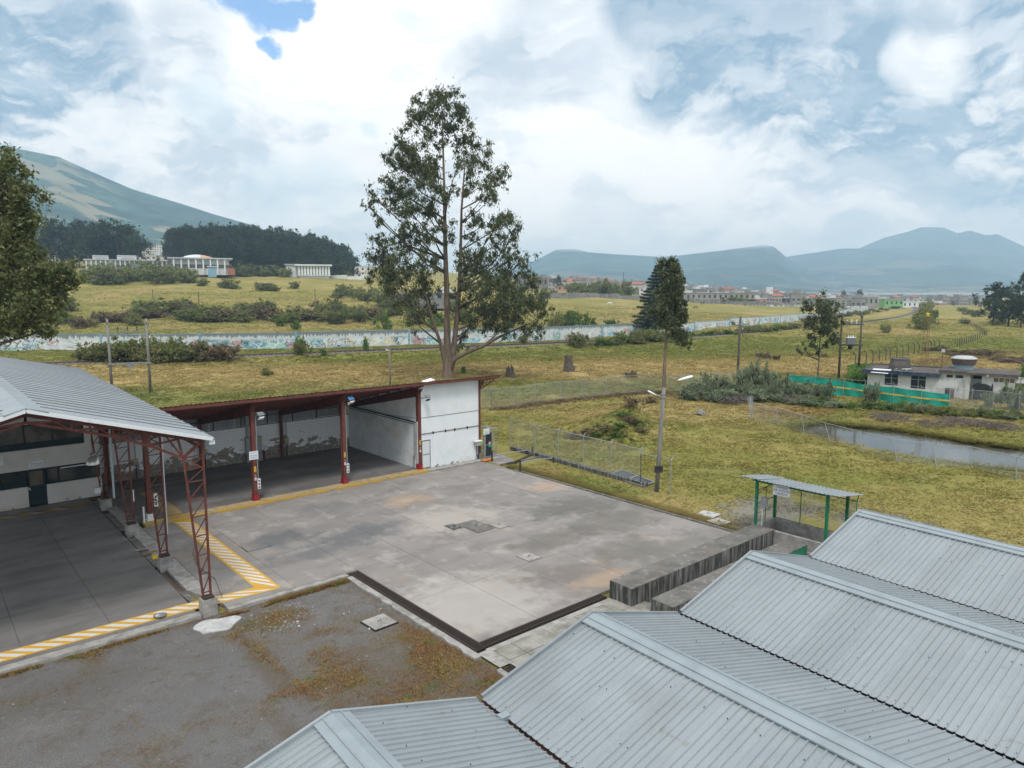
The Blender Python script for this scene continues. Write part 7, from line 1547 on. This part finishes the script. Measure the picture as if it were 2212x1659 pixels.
# ------------------------------------------------------------------ town houses, shared meshes by type
walls_ = ['block_grey', 'block_dark', 'block_grey', 'house_white', 'house_cream', 'block_grey', 'house_pink', 'block_grey', 'block_dark', 'house_white', 'block_grey', 'house_cream']
names_ = ['grey', 'dark grey', 'grey', 'white', 'cream', 'grey', 'pink', 'grey', 'dark grey', 'white', 'grey', 'cream']
roofs_ = [('roof_slab', 'flat slab roof'), ('roof_zinc', 'pale metal roof'), ('roof_tile', 'red tiled roof')]
HT = []
for i, (wm, wn) in enumerate(zip(walls_, names_)):
    w, d_, h = rnd.uniform(8, 13), rnd.uniform(8, 12), rnd.choice((3.2, 5.8, 5.8, 8.2)); fl = max(1, int(h/2.8)); ri = 2 if i in (5,) else rnd.choice((0, 0, 1)); mb = MB()
    mb.box(-w/2, w/2, -d_/2, d_/2, -4, h); mb.mat(1); nwn = rnd.choice((2, 3, 3))
    for k_ in range(fl):
        for j in range(nwn):
            x = -w/2+w*(j+.5)/nwn; mb.box(x-.7, x+.7, -d_/2-.06, -d_/2+.02, k_*2.8+1.0, k_*2.8+2.2)
        for j in range(2):
            y = -d_/2+d_*(j+.5)/2; mb.box(-w/2-.06, -w/2+.02, y-.6, y+.6, k_*2.8+1.0, k_*2.8+2.2)
    mb.mat(2)
    if ri == 2: mb.add([(-w/2-.5, -d_/2-.5, h), (w/2+.5, -d_/2-.5, h), (w/2+.5, d_/2+.5, h), (-w/2-.5, d_/2+.5, h), (-w/2, 0, h+1.8), (w/2, 0, h+1.8)], [(0, 1, 5, 4), (2, 3, 4, 5), (0, 4, 3), (1, 2, 5)])
    else:
        mb.box(-w/2-.3, w/2+.3, -d_/2-.3, d_/2+.3, h, h+.35)
        if rnd.random() < .6: mb.box(-w/4, w/5, -d_/4, d_/3, h+.35, h+2.4)
        for cx_, cy_ in ((-1, -1), (1, 1), (1, -1)): mb.box(cx_*w*.45-.12, cx_*w*.45+.12, cy_*d_*.45-.12, cy_*d_*.45+.12, h+.35, h+1.3)
    HT.append((mb.mesh('house', [M[wm], M['window_dark'], M[roofs_[ri][0]]]), f'{wn} {"one" if fl == 1 else "two" if fl == 2 else "three"} storey house with {roofs_[ri][1]} in the far town'))
nh = 0
lab = {}
for i in range(4000):
    if nh >= 285: break
    px = rnd.uniform(1120, 2150); r_ = 575+rnd.random()**1.3*700
    if px < 1180 and r_ < 600: continue
    if 1925 < px < 1990 and r_ < 900: continue
    if px > 1870 and r_ < 850: continue
    x, y = at_az(px, r_)
    if any((x-a)**2+(y-b)**2 < 110 for a, b in lab.get('p', [])): continue
    lab.setdefault('p', []).append((x, y)); me, lb = HT[rnd.randrange(len(HT))]; sc_ = rnd.uniform(.85, 1.2)
    o = inst('house', me, None, (x, y, tzs(x, y)-.4), (0, 0, AZ-R(90)+rnd.choice((0, R(90)))*0+rnd.uniform(-.5, .5)), sc_); tag(o, lb, 'house', 'houses of the far town'); nh += 1
for px, r_, a in [(785, 560, .2), (778, 600, .1), (792, 640, 0), (70, 700, .1), (88, 640, 0), (98, 720, .2), (112, 650, 0), (352, 760, .1), (330, 640, .2), (312, 650, .3), (360, 640, 0), (100, 800, .2), (120, 900, 0)]:
    x, y = at_az(px, r_); me, lb = HT[rnd.choice((3, 4, 6, 9))]; o = inst('house', me, None, (x, y, tzs(x, y)+.5), (0, 0, AZ-R(90)+a), 1.1); tag(o, lb.replace('far town', 'town on the left ridge'), 'house', 'houses on the left ridge')
def special(px, r_, w, d_, h, body, roof, label, z=0):
    x, y = at_az(px, r_); q = thing('house', label, 'house', (x, y, tzs(x, y)+z), AZ-R(90)); MB().box(-w/2, w/2, -d_/2, d_/2, -2, h).build('wall', M[body], q); MB().box(-w/2-.4, w/2+.4, -d_/2-.4, d_/2+.4, h, h+.5).build('roof', M[roof], q)
    for i in range(max(2, int(w/4))): x_ = -w/2+w*(i+.5)/max(2, int(w/4)); MB().box(x_-.7, x_+.7, -d_/2-.1, -d_/2, h*.45, h*.8).build('window', M['window_dark'], q)
special(1926, 700, 16, 10, 7, 'house_green', 'roof_slab', 'bright lime green house in the far town'); special(1955, 720, 34, 10, 6, 'factory_white', 'roof_zinc', 'long white workshop right of the lime green house')
special(1740, 600, 34, 12, 6, 'block_grey', 'roof_slab', 'wide blank grey block building beside the unfinished building'); special(1540, 560, 60, 12, 6, 'block_grey', 'roof_slab', 'very long blank grey block wall building left of the unfinished building')
special(1870, 660, 16, 12, 10, 'block_grey', 'factory_white', 'tall grey building under a wide white canopy roof'); special(1150, 560, 24, 12, 9, 'block_dark', 'roof_slab', 'dark grey tall building at the left end of the far town')
special(1365, 640, 18, 10, 6, 'house_white', 'roof_slab', 'clean white house left of the conifer in the far town'); special(1214, 560, 8, 6, 4, 'house_pink', 'roof_slab', 'small pink house against a grey block wall')
special(1290, 620, 40, 10, 7, 'block_grey', 'roof_slab', 'wide grey block building above the dark shrub row'); special(1200, 590, 50, 12, 6, 'block_dark', 'roof_slab', 'wide dark block building near the small pink house')
# water tower box, bus, antenna
x, y = at_az(1662, 650); q = thing('water_tower', 'small white tank tower on top of the far town', 'water tower', (x, y, 12)); MB().box(-2, 2, -2, 2, 0, 6).build('tank', M['factory_white'], q); MB().box(-1, 1, -2.1, -2, 2, 4).build('mark', M['orange_roof'], q); MB().box(-1.5, 1.5, -1.5, 1.5, -12, 0).build('legs', M['block_grey'], q)
x, y = at_az(2045, 1000); q = thing('bus', 'blue bus parked in front of the far town', 'bus', (x, y, tzs(x, y)+.5), AZ-R(90)); MB().box(-14, 14, -1.5, 1.5, .6, 5).build('body', M['bus_blue'], q); MB().box(-13, 13, -1.6, -1.5, 2.6, 4).build('window', M['window_dark'], q)
for sx in (-8, 8): MB().tube([(sx, -1.6, .6), (sx, 1.6, .6)], .7, 10).build('wheel', M['black_metal'], q)
x, y = at_az(1346, 700); q = thing('antenna_mast', 'thin radio mast rising from the far town left of the conifer', 'mast', (x, y, 8)); MB().bar((0, 0, 0), (0, 0, 25), .35).bar((-1, 0, 22), (1, 0, 22), .25).build('mast', M['dark_pole'], q)
for px, py, h in [(430, 668, 6.5), (681, 655, 6), (867, 640, 7), (331, 652, 5), (985, 660, 6), (756, 597, 9), (774, 598, 9), (316, 575, 8), (325, 578, 8)]:
    x, y, z = GT(px, py); q = thing('field_pole', 'thin wooden pole standing in the left hand fields', 'utility pole', (x, y, z-.2), group='thin poles in the left fields'); MB().tube([(0, 0, 0), (0, 0, h)], .14, 6).build('pole', M['dark_pole'], q)
# animals grazing: one continuous skinned body each
def animal(px, py, s, mm, label, cat, name, heading):
    x, y, z = GT(px, py); me = bpy.data.meshes.new(name)
    # body, neck, head lowered to graze, tail, legs with knee and hock
    V = [(0, 0, 1.15), (.55, 0, 1.12), (-.55, 0, 1.2), (.85, 0, 1.15), (1.2, 0, .8), (1.5, 0, .38), (-.85, 0, 1.15), (-1.0, 0, .7)]
    E_ = [(0, 1), (0, 2), (1, 3), (3, 4), (4, 5), (2, 6), (6, 7)]; Rd = [.36, .34, .33, .24, .17, .13, .12, .05]
    for sx, root in ((.55, 1), (-.55, 2)):
        for sy in (-.2, .2):
            b = len(V); kx = .05 if sx > 0 else .12
            V += [(sx, sy, .85), (sx+(.03 if sx > 0 else .1), sy, .5), (sx-(0 if sx > 0 else .08), sy, .42), (sx-(.02 if sx > 0 else .04), sy, .05)]; E_ += [(root, b), (b, b+1), (b+1, b+2), (b+2, b+3)]; Rd += [.16, .09, .07, .06]
    me.from_pydata(V, E_, []); o = bpy.data.objects.new(name, me); SC.collection.objects.link(o); o.modifiers.new('s', 'SKIN')
    sv = me.skin_vertices[0].data
    for i, r_ in enumerate(Rd): sv[i].radius = (r_, r_*.85)
    sv[0].use_root = True; o.modifiers.new('b', 'SUBSURF').levels = 1
    m2 = bpy.data.meshes.new_from_object(o.evaluated_get(bpy.context.evaluated_depsgraph_get())); bpy.data.objects.remove(o); m2.materials.clear(); m2.materials.append(M[mm])
    q = thing(name, label, cat, (x, y, z), heading); inst('body', m2, q, sc=s); MB().tube([(-.9, 0, 1.1), (-1.05, 0, .6)], [.06, .03], 5).build('tail', M[mm], q)
animal(1316, 661, 1.35, 'animal_white', 'white cow grazing on the far field left of the conifer', 'cow', 'cow', R(-60)); animal(1503, 668, 1.2, 'animal_brown', 'brown horse grazing right of the slender tree', 'horse', 'horse', R(120)); animal(1517, 659, 1.2, 'animal_dark', 'dark grey horse grazing below the block wall', 'horse', 'horse', R(-50))
# ------------------------------------------------------------------ grass tufts and weeds
def tufts(name, label, n, gen, mm, h0, h1, blades=3, w=.05, spread=.12):
    X, Y, S = gen(n); n = len(X); Z = np.maximum(tz(X, Y), -.137 if mm == 'weed' else -9)
    V = []; 
    for b in range(blades):
        a = rng.random(n)*6.283; L_ = (h0+(h1-h0)*rng.random(n))*S; ox = (rng.random(n)-.5)*spread*2*S; oy = (rng.random(n)-.5)*spread*2*S; ww = w*S*(.6+.8*rng.random(n)); ln = (1.8+2.6*rng.random(n)) if mm == 'grass_tuft' else (.7+1.5*rng.random(n))
        p0 = np.stack([X+ox-np.sin(a)*ww, Y+oy+np.cos(a)*ww, Z-.02], -1); p1_ = np.stack([X+ox+np.sin(a)*ww, Y+oy-np.cos(a)*ww, Z-.02], -1); p2_ = np.stack([X+ox+np.cos(a)*L_*ln, Y+oy+np.sin(a)*L_*ln, Z+L_], -1)
        V.append(np.stack([p0, p1_, p2_], 1))
    V = np.concatenate(V, 0).reshape(-1, 3); Fq = np.arange(len(V)).reshape(-1, 3)
    o = inst(name, npmesh(name, V, Fq, M[mm])); tag(o, label, 'grass', kind='stuff')
def gen_field(n):
    r_ = 33*(380/33)**(rng.random(n)**.8); a = np.radians(-38+77*rng.random(n)); X = r_*(np.cos(a)*fx+np.sin(a)*rx); Y = r_*(np.cos(a)*fy+np.sin(a)*ry)
    od = np.maximum(X-31.45, Y-51.); ok = (od > 0) & ~inpoly(X, Y, POND) & (polydist(X, Y, POND+[POND[0]]) > .7) & (polydist(X, Y, RAIL) > 2.3) & ~((X < 36) & (Y > 36.5) & (Y < 52)) & ~((X < 33.7) & (Y < 18.6)) & ~((X > 35) & (X < 40) & (Y < 21) & (fbm(X, Y, 2, 3, 3) < .55))
    ok &= ~((X < 33.5) & (Y > 39) & (Y < 52))
    ok &= fbm(X, Y, 1.6, 31, 3) > .30
    return X[ok], Y[ok], np.clip((r_[ok]/55), .55, 2.6)*(.6+.9*fbm(X[ok], Y[ok], 2.5, 77, 3))
tufts('grass', 'rough yellow green grass growing all over the fields', 260000, gen_field, 'grass_tuft', .03, .09, 3, .05, .2)
# weeds over the gravel in patches
mat('weed', (.30, .215, .085), .8, [('n', .7, 4, .42, .58, (.27, .155, .075), .9), ('n', 1.3, 4, .57, .66, (.17, .22, .05), .9)], island=.3)
def gen_weed(n):
    X = rng.uniform(-14, 13.8, n); Y = rng.uniform(6, 26.9, n); d1 = np.exp(-((X-11.5)**2/9+(Y-17)**2/30)); edge = np.exp(-(26.9-Y)/.5)*.35+np.exp(-np.abs(X-13.3)/.35)*.30*(Y < 24)
    ln_ = np.exp(-np.abs(X-(8.4+.2*(23-Y)*.35))/.45)*.22*(Y < 25)
    sp = np.exp(-((X-9.7)**2/1.5+(Y-25.4)**2/.9))*.3
    f_ = fbm(X, Y, 1.5, 51, 6)+.30*d1+edge+ln_*1.3+sp-.02*(X < 3); ok = f_ > .54+.12*rng.random(n); return X[ok], Y[ok], np.clip((f_[ok]-.5)*2.2, .4, 1.1)
tufts('weeds', 'brown and green weeds growing in patches on the gravel', 260000, gen_weed, 'weed', .015, .055, 4, .026, .08)
def gen_cr(n):
    X = np.concatenate([rng.uniform(8.1, 13.9, n), rng.uniform(-14, 8, n//2)]); Y = np.concatenate([26.72+rng.normal(0, .10, n)-.12, 26.85+rng.normal(0, .08, n//2)]); ok = fbm(X, Y, 1.1, 91, 3) > .42; return X[ok], Y[ok], np.full(ok.sum(), .9)
tufts('weeds', 'green moss and grass in the crack along the slab edge', 12000, gen_cr, 'weed', .03, .10, 3, .02, .05)
def gen_e(n):
    Y = rng.uniform(18.5, 37, n); X = 31.5+np.abs(rng.normal(0, .35, n)); return X, Y, np.full(n, .7)
tufts('weeds', 'green grass growing against the east kerb of the yard', 9000, gen_e, 'grass_tuft', .06, .2, 3, .03, .08)
def gen_bank(n):
    i = rng.integers(0, len(POND), n); u = rng.random(n); P_ = np.array(POND+[POND[0]]); X = P_[i, 0]*(1-u)+P_[i+1, 0]*u+rng.normal(0, .35, n); Y = P_[i, 1]*(1-u)+P_[i+1, 1]*u+rng.normal(0, .35, n); ok = (~inpoly(X, Y, POND) | (rng.random(n) < .05)) & ((X-Y*.2) > 52.5+rng.random(n)*3); return X[ok], Y[ok], np.full(ok.sum(), 1.2)
tufts('weeds', 'reedy grass fringe along the edge of the pond', 3500, gen_bank, 'grass_tuft', .12, .34, 3, .03, .12)
def gen_fl(n):
    i = rng.integers(0, len(fa)-1, n); u = rng.random(n); P_ = np.array(fa); X = P_[i, 0]*(1-u)+P_[i+1, 0]*u+rng.normal(0, .45, n); Y = P_[i, 1]*(1-u)+P_[i+1, 1]*u+rng.normal(0, .45, n)-.3; return X, Y, np.full(n, 1.4)
tufts('weeds', 'dry brown weeds along the foot of the long fence', 5000, gen_fl, 'leaf_dry', .05, .20, 3, .03, .14)
# ------------------------------------------------------------------ labels: number the members of small rows from the left
def ordw(i):
    w_ = ['first', 'second', 'third', 'fourth', 'fifth', 'sixth', 'seventh', 'eighth', 'ninth', 'tenth', 'eleventh', 'twelfth', 'thirteenth', 'fourteenth', 'fifteenth', 'sixteenth', 'seventeenth', 'eighteenth', 'nineteenth', 'twentieth']
    return w_[i]
from collections import defaultdict
gl = defaultdict(list)
for o in SC.objects:
    if o.parent is None and o.get('label') and o.get('category'): gl[o['label']].append(o)
for lb, L in gl.items():
    if len(L) > 20 and 'house' not in lb:
        L.sort(key=lambda o: (o.location.x*rx+o.location.y*ry)/max(1e-3, o.location.x*fx+o.location.y*fy)); n3 = len(L)/3.
        for i, o in enumerate(L): o['label'] = lb+(', towards its left end', ', near its middle', ', towards its right end')[min(2, int(i/n3))]
    if 1 < len(L) <= 20 and len(lb.split()) <= 12 and 'house' not in lb:
        def pxk(o):
            x, y = o.location.x, o.location.y; return (x*rx+y*ry)/max(1e-3, x*fx+y*fy)
        L.sort(key=pxk)
        for i, o in enumerate(L): o['label'] = lb+', '+ordw(i)+' from the left'
